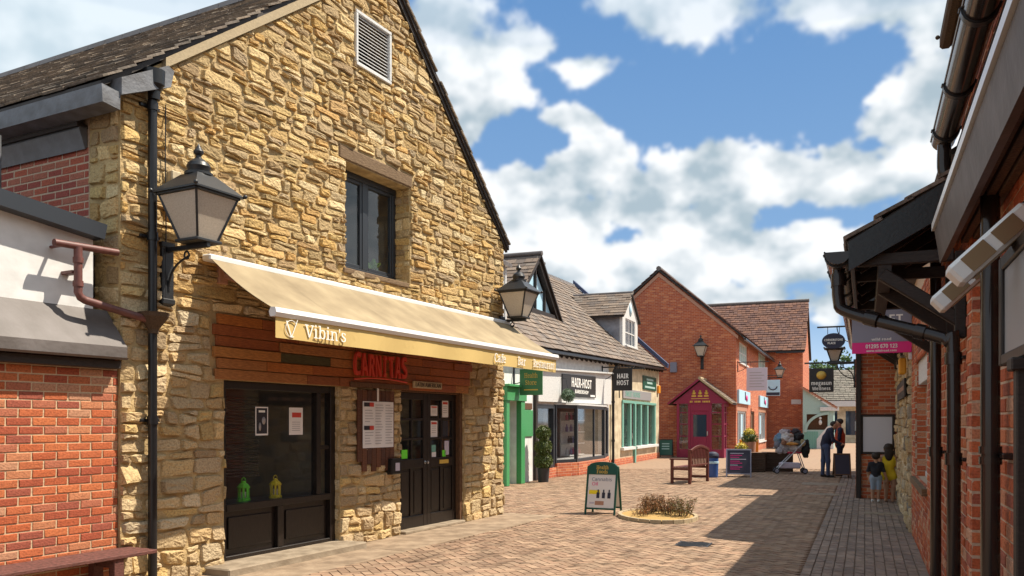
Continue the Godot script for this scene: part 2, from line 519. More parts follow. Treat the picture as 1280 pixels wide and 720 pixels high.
func rubble(fr: Array, tx: Transform3D, outline: PackedVector2Array, holes: Array, hmin: float, hmax: float, wmin: float, wmax: float, relief: float, seed_: int, palette: Array) -> Array:
	var r := RandomNumberGenerator.new(); r.seed = seed_
	var lo := Vector2(1e9, 1e9); var hi := -lo
	for p in outline:
		lo = lo.min(p); hi = hi.max(p)
	var nrm: Vector3 = (tx.basis.z).rotated(Vector3.UP, fr[1])
	var out := []
	var y := lo.y
	var row := 0
	while y < hi.y:
		var h := r.randf_range(hmin, hmax)
		var x := lo.x - r.randf() * .2
		while x < hi.x:
			var w := r.randf_range(wmin, wmax) * lerpf(.7, 1.2, r.randf())
			var parts := [[0.0, 1.0]]
			if h > hmin * 1.55 and r.randf() < .3:
				var cut := r.randf_range(.35, .65)
				parts = [[0.0, cut], [cut, 1.0]]
			for e in parts:
				var q := []
				for cn in [[0, e[0]], [1, e[0]], [1, e[1]], [0, e[1]]]:
					var px: float = x + w * cn[0] + wob.get_noise_2d((x + w * cn[0]) * 90.0, (y + h * cn[1]) * 300.0) * .05
					var py: float = y + h * cn[1] + wob.get_noise_2d(px * 45.0, (row + cn[1]) * 137.0) * h * .55
					q.append(Vector2(px, py))
				var ctr: Vector2 = (q[0] + q[1] + q[2] + q[3]) / 4
				var gap := r.randf_range(.003, .009)
				var poly := PackedVector2Array()
				for k in 4:
					var a: Vector2 = q[k]; var b: Vector2 = q[(k + 1) % 4]
					for f in ([.11, .5, .89] if (b - a).length() > .15 else [.18, .82]):
						var p: Vector2 = a.lerp(b, f)
						p += (ctr - p).normalized() * (gap + absf(r.randfn(0, .005)))
						poly.append(p)
				var got: Array = Geometry2D.intersect_polygons(poly, outline)
				for hole in holes:
					var next := []
					for g in got: next.append_array(Geometry2D.clip_polygons(g, rect_poly(hole)))
					got = next
				for g in got:
					if Geometry2D.is_polygon_clockwise(g): g.reverse()
					var area := 0.0; var c2 := Vector2.ZERO
					for k in g.size():
						area += g[k].cross(g[(k + 1) % g.size()]) / 2; c2 += g[k] / g.size()
					if area < .0015: continue
					var base: Color = palette[r.randi() % palette.size()]
					base = base.lerp(palette[r.randi() % palette.size()], r.randf() * .6) * r.randf_range(.85, 1.12)
					base.a = 1
					out.append(stone_piece(fr, tx, g, c2, area, relief * r.randf_range(.35, 1.25), base, nrm, r))
			x += w
		y += h
		row += 1
	return out

func stone_piece(fr: Array, tx: Transform3D, g: PackedVector2Array, c2: Vector2, area: float, rel: float, base: Color, nrm: Vector3, r: RandomNumberGenerator) -> Dictionary:
	var s := Geo.new(); s.col = base
	var n := g.size()
	var size := sqrt(area)
	var f1 := clampf(1.0 - rel * .42 / (size * .5), .80, .96)
	var tilt := Vector2(r.randfn(0, .07), r.randfn(0, .11))
	var ring0 := []; var ring1 := []; var ring2 := []
	for k in n:
		var p := g[k] - c2
		ring0.append(Vector3(p.x, p.y, -.012))
		var a := p * (f1 + r.randf_range(-.03, .02))
		ring1.append(Vector3(a.x, a.y, rel * r.randf_range(.70, 1.0) + tilt.dot(a)))
		var b := p * r.randf_range(.42, .58)
		ring2.append(Vector3(b.x, b.y, rel * r.randf_range(.78, 1.12) + tilt.dot(b)))
	var mid := Vector3(0, 0, rel * r.randf_range(.85, 1.15))
	for k in n:
		var j := (k + 1) % n
		s.quad(ring0[k], ring0[j], ring1[j], ring1[k])
		s.quad(ring1[k], ring1[j], ring2[j], ring2[k])
		s.tri(ring2[k], ring2[j], mid)
	var at := tx * Transform3D(Basis.IDENTITY, Vector3(c2.x, c2.y, 0))
	return {"g": s, "at": at, "tint": null, "size": seen_size(place(fr, at.origin), area, nrm)}

var brick_shapes := []
func make_brick_shapes() -> void:
	var r := RandomNumberGenerator.new(); r.seed = 77
	for k in 5:
		var g := Geo.new()
		var bx := .025; var by := .08
		var o := []; var i := []
		for q in [[-.5, -.5], [.5, -.5], [.5, .5], [-.5, .5]]:
			var jx := r.randf_range(-.008, .008); var jy := r.randf_range(-.03, .03)
			o.append(Vector3(q[0] + jx, q[1] + jy, -1)); i.append(Vector3((q[0]) * (1 - 2 * bx) + jx, q[1] * (1 - 2 * by) + jy, r.randf_range(-.12, .02)))
		var m := []
		for q in 4: m.append(Vector3(o[q].x, o[q].y, -.28))
		for q in 4:
			var j := (q + 1) % 4
			g.quad(o[q], o[j], m[j], m[q]); g.quad(m[q], m[j], i[j], i[q])
		g.quad(i[0], i[1], i[2], i[3])
		brick_shapes.append(g)

func bricks(fr: Array, tx: Transform3D, x0: float, x1: float, y0: float, y1: float, holes: Array, seed_: int, palette: Array, proud := .007, bl := .215, bh := .065, jt := .010) -> Array:
	var r := RandomNumberGenerator.new(); r.seed = seed_
	var out := []
	var nrm: Vector3 = (tx.basis.z).rotated(Vector3.UP, fr[1])
	var row := 0
	var y := y0
	while y + bh * .6 < y1:
		var free := [[x0, x1]]
		for h in holes:
			if y + bh / 2 > h.position.y and y + bh / 2 < h.end.y:
				var next := []
				for e in free:
					if h.position.x > e[0] + .02: next.append([e[0], minf(e[1], h.position.x)])
					if h.end.x < e[1] - .02: next.append([maxf(e[0], h.end.x), e[1]])
				free = next
		for e in free:
			var x: float = floor((e[0] - x0) / (bl + jt)) * (bl + jt) + x0 - (bl * .5 if row % 2 else 0.0)
			while x < e[1]:
				var a: float = maxf(x, e[0]); var b: float = minf(x + bl, e[1])
				if b - a > .035:
					var hh := minf(bh, y1 - y)
					var c := palette[r.randi() % palette.size()] as Color
					var at := tx * Transform3D(Basis.from_scale(Vector3(b - a, hh, .03)), Vector3((a + b) / 2, y + hh / 2, proud + r.randf_range(-.002, .002)))
					out.append({"g": brick_shapes[r.randi() % 5], "at": at, "tint": c, "size": seen_size(place(fr, at.origin), (b - a) * hh, nrm)})
				x += bl + jt
		y += bh + jt
		row += 1
	return out

func slates(fr: Array, o: Vector3, along: Vector3, up: Vector3, length: float, slope: float, expo: float, wlo: float, whi: float, thick: float, seed_: int, palette: Array, keep = null) -> Array:
	var r := RandomNumberGenerator.new(); r.seed = seed_
	var nrm := along.cross(up).normalized()
	var box := Geo.new(); box.bbox(Vector3(-.5, 0, -.5), Vector3(.5, 1, .5), .04)
	var out := []
	var rows := int(slope / expo)
	for k in rows:
		var x := -r.randf() * wlo
		while x < length - .03:
			var w := r.randf_range(wlo, whi)
			var a := maxf(x, 0); var b := minf(x + w, length)
			if b - a > .05:
				var c := o + along * ((a + b) / 2) + up * (k * expo + r.randf_range(-.012, .012))
				if keep == null or keep.call((a + b) / 2, k * expo):
					var ln := expo + .05
					var y := (up * ln - nrm * thick * 1.1)
					var at := Transform3D(Basis(along * (b - a - .006), y, nrm * thick * r.randf_range(.8, 1.3)), c + nrm * (thick * r.randf_range(1.1, 1.7)))
					var wn: Vector3 = nrm.rotated(Vector3.UP, fr[1])
					out.append({"g": box, "at": at, "tint": palette[r.randi() % palette.size()], "size": seen_size(place(fr, c), (b - a) * expo, wn)})
			x += w
	return out

# ---------- people: one continuous skin round a skeleton ----------
# bones: [from, to, radius, radius, colour]
func figure(bones: Array, cell: float, blend := .03) -> Geo:
	var field := {}
	var lo := Vector3.ONE * 1e9; var hi := -lo
	for b in bones:
		var rr: float = maxf(b[2], b[3]) + cell * 2 + blend
		lo = lo.min(b[0] - Vector3.ONE * rr).min(b[1] - Vector3.ONE * rr); hi = hi.max(b[0] + Vector3.ONE * rr).max(b[1] + Vector3.ONE * rr)
	var nx := int((hi.x - lo.x) / cell) + 2; var ny := int((hi.y - lo.y) / cell) + 2; var nz := int((hi.z - lo.z) / cell) + 2
	var val := PackedFloat32Array(); val.resize(nx * ny * nz); val.fill(1.0)
	var who := PackedInt32Array(); who.resize(nx * ny * nz)
	var best := PackedFloat32Array(); best.resize(nx * ny * nz); best.fill(1.0)
	for bi in bones.size():
		var b: Array = bones[bi]
		var a: Vector3 = b[0]; var d: Vector3 = b[1] - a
		var dd := maxf(d.length_squared(), 1e-8)
		var rr: float = maxf(b[2], b[3]) + cell * 2 + blend
		var p0 := (a.min(b[1]) - Vector3.ONE * rr - lo) / cell; var p1 := (a.max(b[1]) + Vector3.ONE * rr - lo) / cell
		for k in range(maxi(0, int(p0.z)), mini(nz - 1, int(p1.z) + 1)):
			for j in range(maxi(0, int(p0.y)), mini(ny - 1, int(p1.y) + 1)):
				for i in range(maxi(0, int(p0.x)), mini(nx - 1, int(p1.x) + 1)):
					var p := lo + Vector3(i, j, k) * cell
					var t := clampf((p - a).dot(d) / dd, 0, 1)
					var s := (p - a - d * t).length() - lerpf(b[2], b[3], t)
					var id := (k * ny + j) * nx + i
					if s < best[id]: best[id] = s; who[id] = bi
					var o := val[id]
					var h := maxf(blend - absf(o - s), 0) / blend
					val[id] = minf(o, s) - h * h * blend * .25
	var g := Geo.new()
	var vert := {}
	var cells := {}
	for k in nz - 1:
		for j in ny - 1:
			for i in nx - 1:
				var id := (k * ny + j) * nx + i
				var sum := Vector3.ZERO; var cnt := 0; var mask := 0
				for q in 8:
					var w := val[id + (q & 1) + ((q >> 1) & 1) * nx + ((q >> 2) & 1) * nx * ny]
					if w < 0: mask += 1
				if mask == 0 or mask == 8: continue
				for ax in 3:
					for q in 4:
						var c0 := Vector3i.ZERO
						c0[(ax + 1) % 3] = q & 1; c0[(ax + 2) % 3] = q >> 1
						var c1 := c0; c1[ax] = 1
						var v0 := val[id + c0.x + c0.y * nx + c0.z * nx * ny]; var v1 := val[id + c1.x + c1.y * nx + c1.z * nx * ny]
						if (v0 < 0) != (v1 < 0):
							sum += Vector3(c0).lerp(Vector3(c1), v0 / (v0 - v1)); cnt += 1
				vert[id] = lo + (Vector3(i, j, k) + sum / cnt) * cell
	var grad := func(p: Vector3) -> Vector3:
		var q := ((p - lo) / cell).round()
		var i := clampi(int(q.x), 1, nx - 2); var j := clampi(int(q.y), 1, ny - 2); var k := clampi(int(q.z), 1, nz - 2)
		var id := (k * ny + j) * nx + i
		return Vector3(val[id + 1] - val[id - 1], val[id + nx] - val[id - nx], val[id + nx * ny] - val[id - nx * ny]).normalized()
	for id in vert:
		var i: int = id % nx; var j: int = (id / nx) % ny; var k: int = id / (nx * ny)
		for ax in 3:
			var st := [1, nx, nx * ny]
			var u := (ax + 1) % 3; var w := (ax + 2) % 3
			var ijk := [i, j, k]
			if ijk[u] == 0 or ijk[w] == 0: continue
			var v0 := val[id]; var v1 := val[id + st[ax]]
			if (v0 < 0) == (v1 < 0): continue
			var ids := [id, id - st[u], id - st[u] - st[w], id - st[w]]
			if not (vert.has(ids[1]) and vert.has(ids[2]) and vert.has(ids[3])): continue
			var ps := [vert[ids[0]], vert[ids[1]], vert[ids[2]], vert[ids[3]]]
			if v0 >= 0: ps.reverse()
			g.col = bones[who[id]][4]
			var ns := []
			for p in ps: ns.append(grad.call(p))
			g.trin(ps[0], ps[1], ps[2], ns[0], ns[1], ns[2]); g.trin(ps[0], ps[2], ps[3], ns[0], ns[2], ns[3])
	return g

# ---------- the stone gabled restaurant ----------
var FR_STONE: Array
const HONEY := [Color(.66, .47, .20), Color(.74, .56, .29), Color(.62, .40, .14), Color(.56, .41, .21), Color(.47, .35, .21), Color(.78, .63, .37), Color(.58, .35, .12), Color(.40, .28, .15), Color(.69, .50, .22), Color(.50, .36, .17)]
const PALE := [Color(.72, .57, .34), Color(.62, .47, .27), Color(.76, .63, .42), Color(.56, .42, .25), Color(.66, .47, .24)]

func stone_building() -> void:
	var fr := FR_STONE
	var b := thing("stone_restaurant", "honey stone gabled restaurant building with upstairs window and louvred vent", "building", fr[0], fr[1])
	var L := -.45; var R := 7.14
	var apex := Vector2(3.66, 7.87)
	var outline := PackedVector2Array([Vector2(L, 0), Vector2(R, 0), Vector2(R, 4.70), apex, Vector2(L, 4.82)])
	var win := Rect2(2.85, 3.60, 1.46, 1.38)
	var shop := Rect2(.82, 0, 1.93, 2.06)
	var door := Rect2(4.07, 0, 1.76, 2.12)
	var vent := Rect2(3.06, 6.31, .74, .69)
	var holes := [win, shop, door, vent]
	var g := Geo.new()
	wall_geo(g, outline, holes, -.38, 0)
	# side and rear walls close the house
	g.box(Vector3(L, 0, -10), Vector3(L + .3, 4.7, -.381)); g.box(Vector3(R - .3, 0, -10), Vector3(R, 4.4, -.381))
	g.prism(outline, -10.3, -10.001)
	var wall := part(b, "wall", g, M.stone_mortar)
	# stones: bigger squared ones below the awning, small rubble above
	var lintel := Rect2(2.70, 4.98, 1.68, .22)
	var big := rubble(fr, Transform3D.IDENTITY, PackedVector2Array([Vector2(L, .0), Vector2(R, .0), Vector2(R, 2.9), Vector2(L, 2.9)]), [shop, door, Rect2(.62, 2.06, 5.33, .72)], .09, .205, .17, .44, .038, 3, PALE + [HONEY[0], HONEY[4], HONEY[7]])
	var small := rubble(fr, Transform3D.IDENTITY, PackedVector2Array([Vector2(L, 2.905), Vector2(R, 2.905), Vector2(R, 4.64), apex - Vector2(0, .07), Vector2(L, 4.74)]), [win, vent.grow(.03), lintel], .055, .15, .14, .50, .034, 4, HONEY)
	# stones on the reveals and the near quoin return
	for e in [[shop.end.x, 2.06, -1.0], [door.end.x, 2.12, -1.0], [door.position.x, 2.12, 1.0]]:
		var tr := Transform3D(Basis(Vector3(0, 0, e[2]), Vector3.UP, Vector3(e[2], 0, 0) * 1.0), Vector3(e[0], 0, 0))
		if e[2] < 0: tr = Transform3D(Basis(Vector3(0, 0, 1), Vector3.UP, Vector3(-1, 0, 0)), Vector3(e[0], 0, 0))
		else: tr = Transform3D(Basis(Vector3(0, 0, -1), Vector3.UP, Vector3(1, 0, 0)), Vector3(e[0], 0, 0))
		var o := PackedVector2Array([Vector2(-.09, 0), Vector2(-.005, 0), Vector2(-.005, e[1]), Vector2(-.09, e[1])]) if e[2] < 0 else PackedVector2Array([Vector2(.005, 0), Vector2(.09, 0), Vector2(.09, e[1]), Vector2(.005, e[1])])
		small.append_array(rubble(fr, tr, o, [], .12, .24, .2, .3, .012, 31, PALE))
	var trw := Transform3D(Basis(Vector3(0, 0, 1), Vector3.UP, Vector3(-1, 0, 0)), Vector3(win.end.x, 0, 0))
	small.append_array(rubble(fr, trw, PackedVector2Array([Vector2(-.28, 3.6), Vector2(-.005, 3.6), Vector2(-.005, 4.98), Vector2(-.28, 4.98)]), [], .08, .17, .14, .3, .018, 33, HONEY))
	var trs := Transform3D(Basis(Vector3(0, 0, 1), Vector3.UP, Vector3(-1, 0, 0)), Vector3(L, 0, 0))
	var side_holes := []
	small.append_array(rubble(fr, trs, PackedVector2Array([Vector2(-.42, 2.4), Vector2(-.02, 2.4), Vector2(-.02, 4.62), Vector2(-.42, 4.62)]), side_holes, .11, .22, .2, .4, .03, 35, HONEY))
	pieces(wall, "stone", big + small, M.stone, "small_stones")
	# red brick on the side wall behind the quoins
	var tb := Transform3D(Basis(Vector3(0, 0, 1), Vector3.UP, Vector3(-1, 0, 0)), Vector3(L - .002, 0, 0))
	var gm := Geo.new(); gm.box(Vector3(L - .004, 2.0, -4.0), Vector3(L, 4.6, -.44))
	var sb := part(b, "brick_side_panel", gm, M.shade_mortar)
	pieces(sb, "brick", bricks(fr, tb, -4.0, -.45, 3.0, 4.3, [], 8, [Color(.44, .10, .06), Color(.50, .125, .07), Color(.38, .085, .06), Color(.48, .16, .10)]), M.brick, "far_bricks", 120)
	var fl := Geo.new()
	fl.prism(PackedVector2Array([Vector2(L - .012, 4.26), Vector2(L - .012, 4.46), Vector2(L - .09, 4.44), Vector2(L - .10, 4.42), Vector2(L - .035, 4.24)]), -4.0, -.46)
	part(b, "lead_flashing", fl, M.lead)
	# lintel, sill, window
	var lg := Geo.new(); lg.bbox(Vector3(2.72, 4.985, -.3), Vector3(4.36, 5.17, .018), .02)
	part(b, "lintel", lg, M.lintel_wood)
	var w := group_part(b, "window")
	var z := -.27
	var fg := Geo.new()
	fg.bbox(Vector3(2.85, 3.60, z - .06), Vector3(4.31, 3.70, z + .03)); fg.bbox(Vector3(2.85, 4.90, z - .06), Vector3(4.31, 4.98, z + .03))
	for x in [[2.85, 2.93], [3.53, 3.63], [4.23, 4.31]]: fg.bbox(Vector3(x[0], 3.701, z - .06), Vector3(x[1], 4.899, z + .028))
	for x in [[2.931, 3.529], [3.631, 4.229]]:
		fg.bbox(Vector3(x[0], 3.701, z - .03), Vector3(x[0] + .045, 4.899, z + .018)); fg.bbox(Vector3(x[1] - .045, 3.701, z - .03), Vector3(x[1], 4.899, z + .018))
		fg.bbox(Vector3(x[0] + .046, 3.701, z - .03), Vector3(x[1] - .046, 3.75, z + .016)); fg.bbox(Vector3(x[0] + .046, 4.85, z - .03), Vector3(x[1] - .046, 4.899, z + .016))
		box_part(w, "pane", Vector3(x[0] + .046, 3.751, z - .012), Vector3(x[1] - .046, 4.849, z - .008), M.glass, .001)
	part(w, "frame", fg, M.anthracite)
	var sg := Geo.new(); sg.bbox(Vector3(2.80, 3.53, z - .02), Vector3(4.36, 3.598, .03), .01)
	part(b, "sill", sg, M.lintel_wood)
	# a dark room behind each opening
	var room := Geo.new()
	room.box(Vector3(2.3, 2.95, -3.0), Vector3(4.9, 3.0, -.385)); room.box(Vector3(2.3, 3.0, -3.05), Vector3(4.9, 5.2, -3.0)); room.box(Vector3(2.3, 5.2, -3.05), Vector3(4.9, 5.25, -.385))
	room.box(Vector3(2.25, 2.95, -3.05), Vector3(2.3, 5.25, -.385)); room.box(Vector3(4.9, 2.95, -3.05), Vector3(4.95, 5.25, -.385))
	room.box(Vector3(-.1, 0.0, -3.5), Vector3(7.0, .03, -.385)); room.box(Vector3(-.1, .03, -3.55), Vector3(7.0, 2.6, -3.5)); room.box(Vector3(-.1, 2.6, -3.55), Vector3(7.0, 2.65, -.385)); room.box(Vector3(3.2, .03, -3.5), Vector3(3.25, 2.6, -.385))
	part(b, "interior", room, M.dark_room)
	# vent
	var v := group_part(b, "louvre_vent")
	var vg := Geo.new()
	vg.bbox(Vector3(3.04, 6.29, -.05), Vector3(3.82, 6.335, .04)); vg.bbox(Vector3(3.04, 6.975, -.05), Vector3(3.82, 7.02, .04))
	vg.bbox(Vector3(3.04, 6.336, -.05), Vector3(3.085, 6.974, .04)); vg.bbox(Vector3(3.775, 6.336, -.05), Vector3(3.82, 6.974, .04))
	part(v, "frame", vg, M.white_paint)
	var slat := Geo.new(); slat.beam(Vector3(3.086, 0, 0), Vector3(3.774, 0, 0), .055, .008, Vector3(0, 1, .9).normalized(), .002)
	var sm := slat.mesh()
	for k in 14:
		var o := part_mesh(v, "slat", sm, M.white_paint); o.position = Vector3(0, 6.365 + k * .0455, -.008)
	shop_window(b, shop)
	double_door(b, door)
	# timber cladding above the shopfront
	var cl := group_part(b, "timber_cladding")
	var r := RandomNumberGenerator.new(); r.seed = 9
	var wood := [Color(.64, .19, .04), Color(.72, .25, .05), Color(.54, .16, .045), Color(.66, .28, .09), Color(.46, .15, .05), Color(.76, .33, .09)]
	for row in 6:
		var y := 2.065 + row * .118
		var x := .63 + r.randf() * .05 + (0.06 if row % 2 else 0.0)
		var end := 5.92 + r.randf() * .1
		while x < end:
			var ln := minf(r.randf_range(.55, 1.5), end - x)
			if end - x - ln < .3: ln = end - x
			var pg := Geo.new()
			var c: Color = wood[r.randi() % wood.size()]
			if r.randf() < .09: c = Color(.13, .12, .05)
			pg.col = c
			pg.bbox(Vector3(x, y, .0), Vector3(x + ln - .006, y + r.randf_range(.104, .112), .028 + r.randf_range(0, .022)), .004)
			part(cl, "board", pg, M.orange_timber)
			x += ln
	# roof
	roof_of_stone_building(b, L, R, apex)

func shop_window(b: Node3D, o: Rect2) -> void:
	var w := group_part(b, "shop_window")
	var z := -.12
	var x0 := o.position.x; var x1 := o.end.x
	var f := Geo.new()
	f.bbox(Vector3(x0, .02, z - .05), Vector3(x0 + .10, 2.06, z + .05)); f.bbox(Vector3(x1 - .10, .02, z - .05), Vector3(x1, 2.06, z + .05))
	f.bbox(Vector3(x0 + .101, 1.97, z - .05), Vector3(x1 - .101, 2.06, z + .045)); f.bbox(Vector3(x0 + .101, .62, z - .08), Vector3(x1 - .101, .70, z + .06))
	f.bbox(Vector3(x0 + .101, .02, z - .05), Vector3(x1 - .101, .13, z + .045)); f.bbox(Vector3(1.72, .131, z - .05), Vector3(1.82, .619, z + .045))
	f.bbox(Vector3(2.40, .701, z - .05), Vector3(2.48, 1.969, z + .045)); f.bbox(Vector3(2.481, 1.26, z - .04), Vector3(x1 - .101, 1.31, z + .03))
	part(w, "frame", f, M.brown_paint)
	for e in [[x0 + .101, 1.719], [1.821, x1 - .101]]:
		var p := Geo.new()
		p.bbox(Vector3(e[0], .131, z - .04), Vector3(e[1], .619, z - .01), .002)
		p.bbox(Vector3(e[0] + .07, .20, z - .009), Vector3(e[1] - .07, .55, z + .012), .012)
		part(w, "panel", p, M.brown_paint)
	box_part(w, "pane", Vector3(x0 + .101, .701, z - .006), Vector3(2.399, 1.969, z - .002), M.glass, .001)
	box_part(w, "pane", Vector3(2.481, .701, z - .006), Vector3(x1 - .101, 1.259, z - .002), M.glass, .001)
	box_part(w, "pane", Vector3(2.481, 1.311, z - .006), Vector3(x1 - .101, 1.969, z - .002), M.glass, .001)
	box_part(w, "inner_sill", Vector3(x0, .64, -.62), Vector3(x1, .69, z - .081), M.brown_paint)
	# slatted blind hanging behind the pane
	var bl := group_part(w, "blind")
	var s := Geo.new(); s.beam(Vector3(x0 + .12, 0, 0), Vector3(2.0, 0, 0), .036, .004, Vector3(0, 1, .55).normalized(), .001)
	var sm := s.mesh()
	for k in 26:
		var q := part_mesh(bl, "slat", sm, M.blind); q.position = Vector3(0, .95 + k * .038, -.66)
	var st := Geo.new(); st.bbox(Vector3(.55, -.06, -.10), Vector3(2.85, .085, .36), .015)
	part(b, "step", st, M.step_stone)
	# papers on the glass
	var pz := z + .0015
	var p1 := thing("poster", "dark poster with white border stuck on the restaurant window", "poster", FR_STONE[0], FR_STONE[1])
	box_part(p1, "sheet", Vector3(1.40, 1.45, pz), Vector3(1.60, 1.78, pz + .002), M.paper, .0005)
	box_part(p1, "picture", Vector3(1.415, 1.47, pz + .0025), Vector3(1.585, 1.765, pz + .003), M.ink, .0003)
	box_part(p1, "heading", Vector3(1.45, 1.715, pz + .0033), Vector3(1.55, 1.74, pz + .004), M.letter_white, .0003)
	var bt := Geo.new(); bt.xf = Transform3D(Basis.IDENTITY, Vector3(1.53, 1.62, pz + .0036)); bt.ball(Vector3.ZERO, Vector3(.03, .045, .001)); bt.xf.origin += Vector3(-.06, -.07, 0); bt.ball(Vector3.ZERO, Vector3(.02, .05, .001))
	part(p1, "artwork", bt, M.grey_ink)
	var p2 := thing("notice", "white printed notice with red heading on the restaurant window", "notice", FR_STONE[0], FR_STONE[1])
	box_part(p2, "sheet", Vector3(1.95, 1.45, pz), Vector3(2.19, 1.78, pz + .002), M.paper, .0005)
	box_part(p2, "heading", Vector3(2.0, 1.66, pz + .0025), Vector3(2.16, 1.72, pz + .003), M.red_ink, .0003)
	for k in 5: box_part(p2, "text_line", Vector3(2.0, 1.60 - k * .025, pz + .0025), Vector3(2.14, 1.607 - k * .025, pz + .003), M.grey_ink, .0003)

func double_door(b: Node3D, o: Rect2) -> void:
	var z := -.13
	var fr := group_part(b, "door_frame")
	var f := Geo.new()
	f.bbox(Vector3(o.position.x, 0, z - .05), Vector3(o.position.x + .06, 2.12, z + .08)); f.bbox(Vector3(o.end.x - .08, 0, z - .05), Vector3(o.end.x, 2.12, z + .10))
	f.bbox(Vector3(o.position.x + .061, 2.04, z - .05), Vector3(o.end.x - .081, 2.12, z + .08))
	part(fr, "jamb", f, M.oak)
	var s := Geo.new(); s.bbox(Vector3(o.position.x + .05, 0, -.30), Vector3(o.end.x - .05, .045, .06), .01); part(b, "threshold", s, M.step_stone)
	var mid := 4.92
	for e in [[o.position.x + .062, mid - .002], [mid + .002, o.end.x - .082]]:
		var d := group_part(b, "door")
		var x0: float = e[0]; var x1: float = e[1]
		var g := Geo.new()
		g.bbox(Vector3(x0, .05, z - .025), Vector3(x0 + .10, 2.038, z + .025)); g.bbox(Vector3(x1 - .10, .05, z - .025), Vector3(x1, 2.038, z + .025))
		for y in [[.05, .22], [.92, 1.06], [1.94, 2.038]]: g.bbox(Vector3(x0 + .101, y[0], z - .025), Vector3(x1 - .101, y[1], z + .024))
		var cx := (x0 + x1) / 2
		g.bbox(Vector3(cx - .02, 1.061, z - .02), Vector3(cx + .02, 1.939, z + .02)); g.bbox(Vector3(cx - .04, .221, z - .02), Vector3(cx + .04, .919, z + .02))
		for y in [1.34, 1.63]:
			g.bbox(Vector3(x0 + .101, y, z - .02), Vector3(cx - .021, y + .035, z + .018)); g.bbox(Vector3(cx + .021, y, z - .02), Vector3(x1 - .101, y + .035, z + .018))
		part(d, "leaf_frame", g, M.brown_paint)
		for q in [[x0 + .101, cx - .041], [cx + .041, x1 - .101]]:
			var p := Geo.new(); p.bbox(Vector3(q[0], .221, z - .012), Vector3(q[1], .919, z), .002); p.bbox(Vector3(q[0] + .03, .26, z + .001), Vector3(q[1] - .03, .88, z + .012), .01)
			part(d, "panel", p, M.brown_paint)
		for q in [[x0 + .101, cx - .021], [cx + .021, x1 - .101]]:
			for y in [[1.061, 1.339], [1.376, 1.629], [1.666, 1.939]]:
				box_part(d, "pane", Vector3(q[0], y[0], z - .006), Vector3(q[1], y[1], z - .002), M.glass, .001)
	var hd := Geo.new(); hd.xf = Transform3D(Basis(Vector3.RIGHT, Vector3.BACK, Vector3.DOWN), Vector3(4.86, 1.0, z + .026)); hd.lathe([Vector2(0, 0), Vector2(.022, 0), Vector2(.022, .006), Vector2(.009, .012), Vector2(.009, .035), Vector2(.024, .045), Vector2(.022, .06), Vector2(0, .066)], 12)
	part(b, "door_knob", hd, M.steel)
	var lb := Geo.new(); lb.bbox(Vector3(5.26, .96, z + .0255), Vector3(5.52, 1.02, z + .032), .003); part(b, "letter_plate", lb, M.gold)
	# papers stuck on the glass: [x, y, w, h, material, label]
	var zz := z + .001
	for e in [[5.145, 1.78, .19, .16, M.paper, "upper white paper with pinkish heading on the right door leaf"], [5.145, 1.50, .19, .25, M.paper, "tall white menu sheet on the right door leaf"], [5.465, 1.81, .18, .26, M.paper, "printed flyer in the top right pane of the door"], [5.465, 1.50, .16, .25, M.ink, "dark poster in the middle right pane of the door"], [5.51, 1.20, .13, .22, M.sign_lilac, "pale lilac flyer in the bottom right pane of the door"], [5.42, 1.115, .12, .10, M.lime, "lime green sticker low on the right door pane"], [5.135, 1.20, .12, .11, M.teal, "teal sticker on the right door leaf"], [5.14, 1.105, .12, .075, M.paper, "small white sticker below the teal sticker on the door"], [4.36, 1.135, .15, .13, M.lime, "green sticker on the left door leaf"]]:
		var p := thing("sticker" if e[2] < .14 and e[3] < .14 else "paper_notice", e[5], "notice", FR_STONE[0], FR_STONE[1])
		box_part(p, "sheet", Vector3(e[0] - e[2] / 2, e[1] - e[3] / 2, zz), Vector3(e[0] + e[2] / 2, e[1] + e[3] / 2, zz + .002), e[4], .0005)
		if e[4] == M.paper and e[3] > .12:
			box_part(p, "heading", Vector3(e[0] - e[2] * .4, e[1] + e[3] * .28, zz + .0023), Vector3(e[0] + e[2] * .4, e[1] + e[3] * .42, zz + .0028), M.red_ink, .0002)
			for k in 4: box_part(p, "text_line", Vector3(e[0] - e[2] * .36, e[1] + e[3] * (.16 - k * .13), zz + .0023), Vector3(e[0] + e[2] * .3, e[1] + e[3] * (.19 - k * .13), zz + .0028), M.grey_ink, .0002)

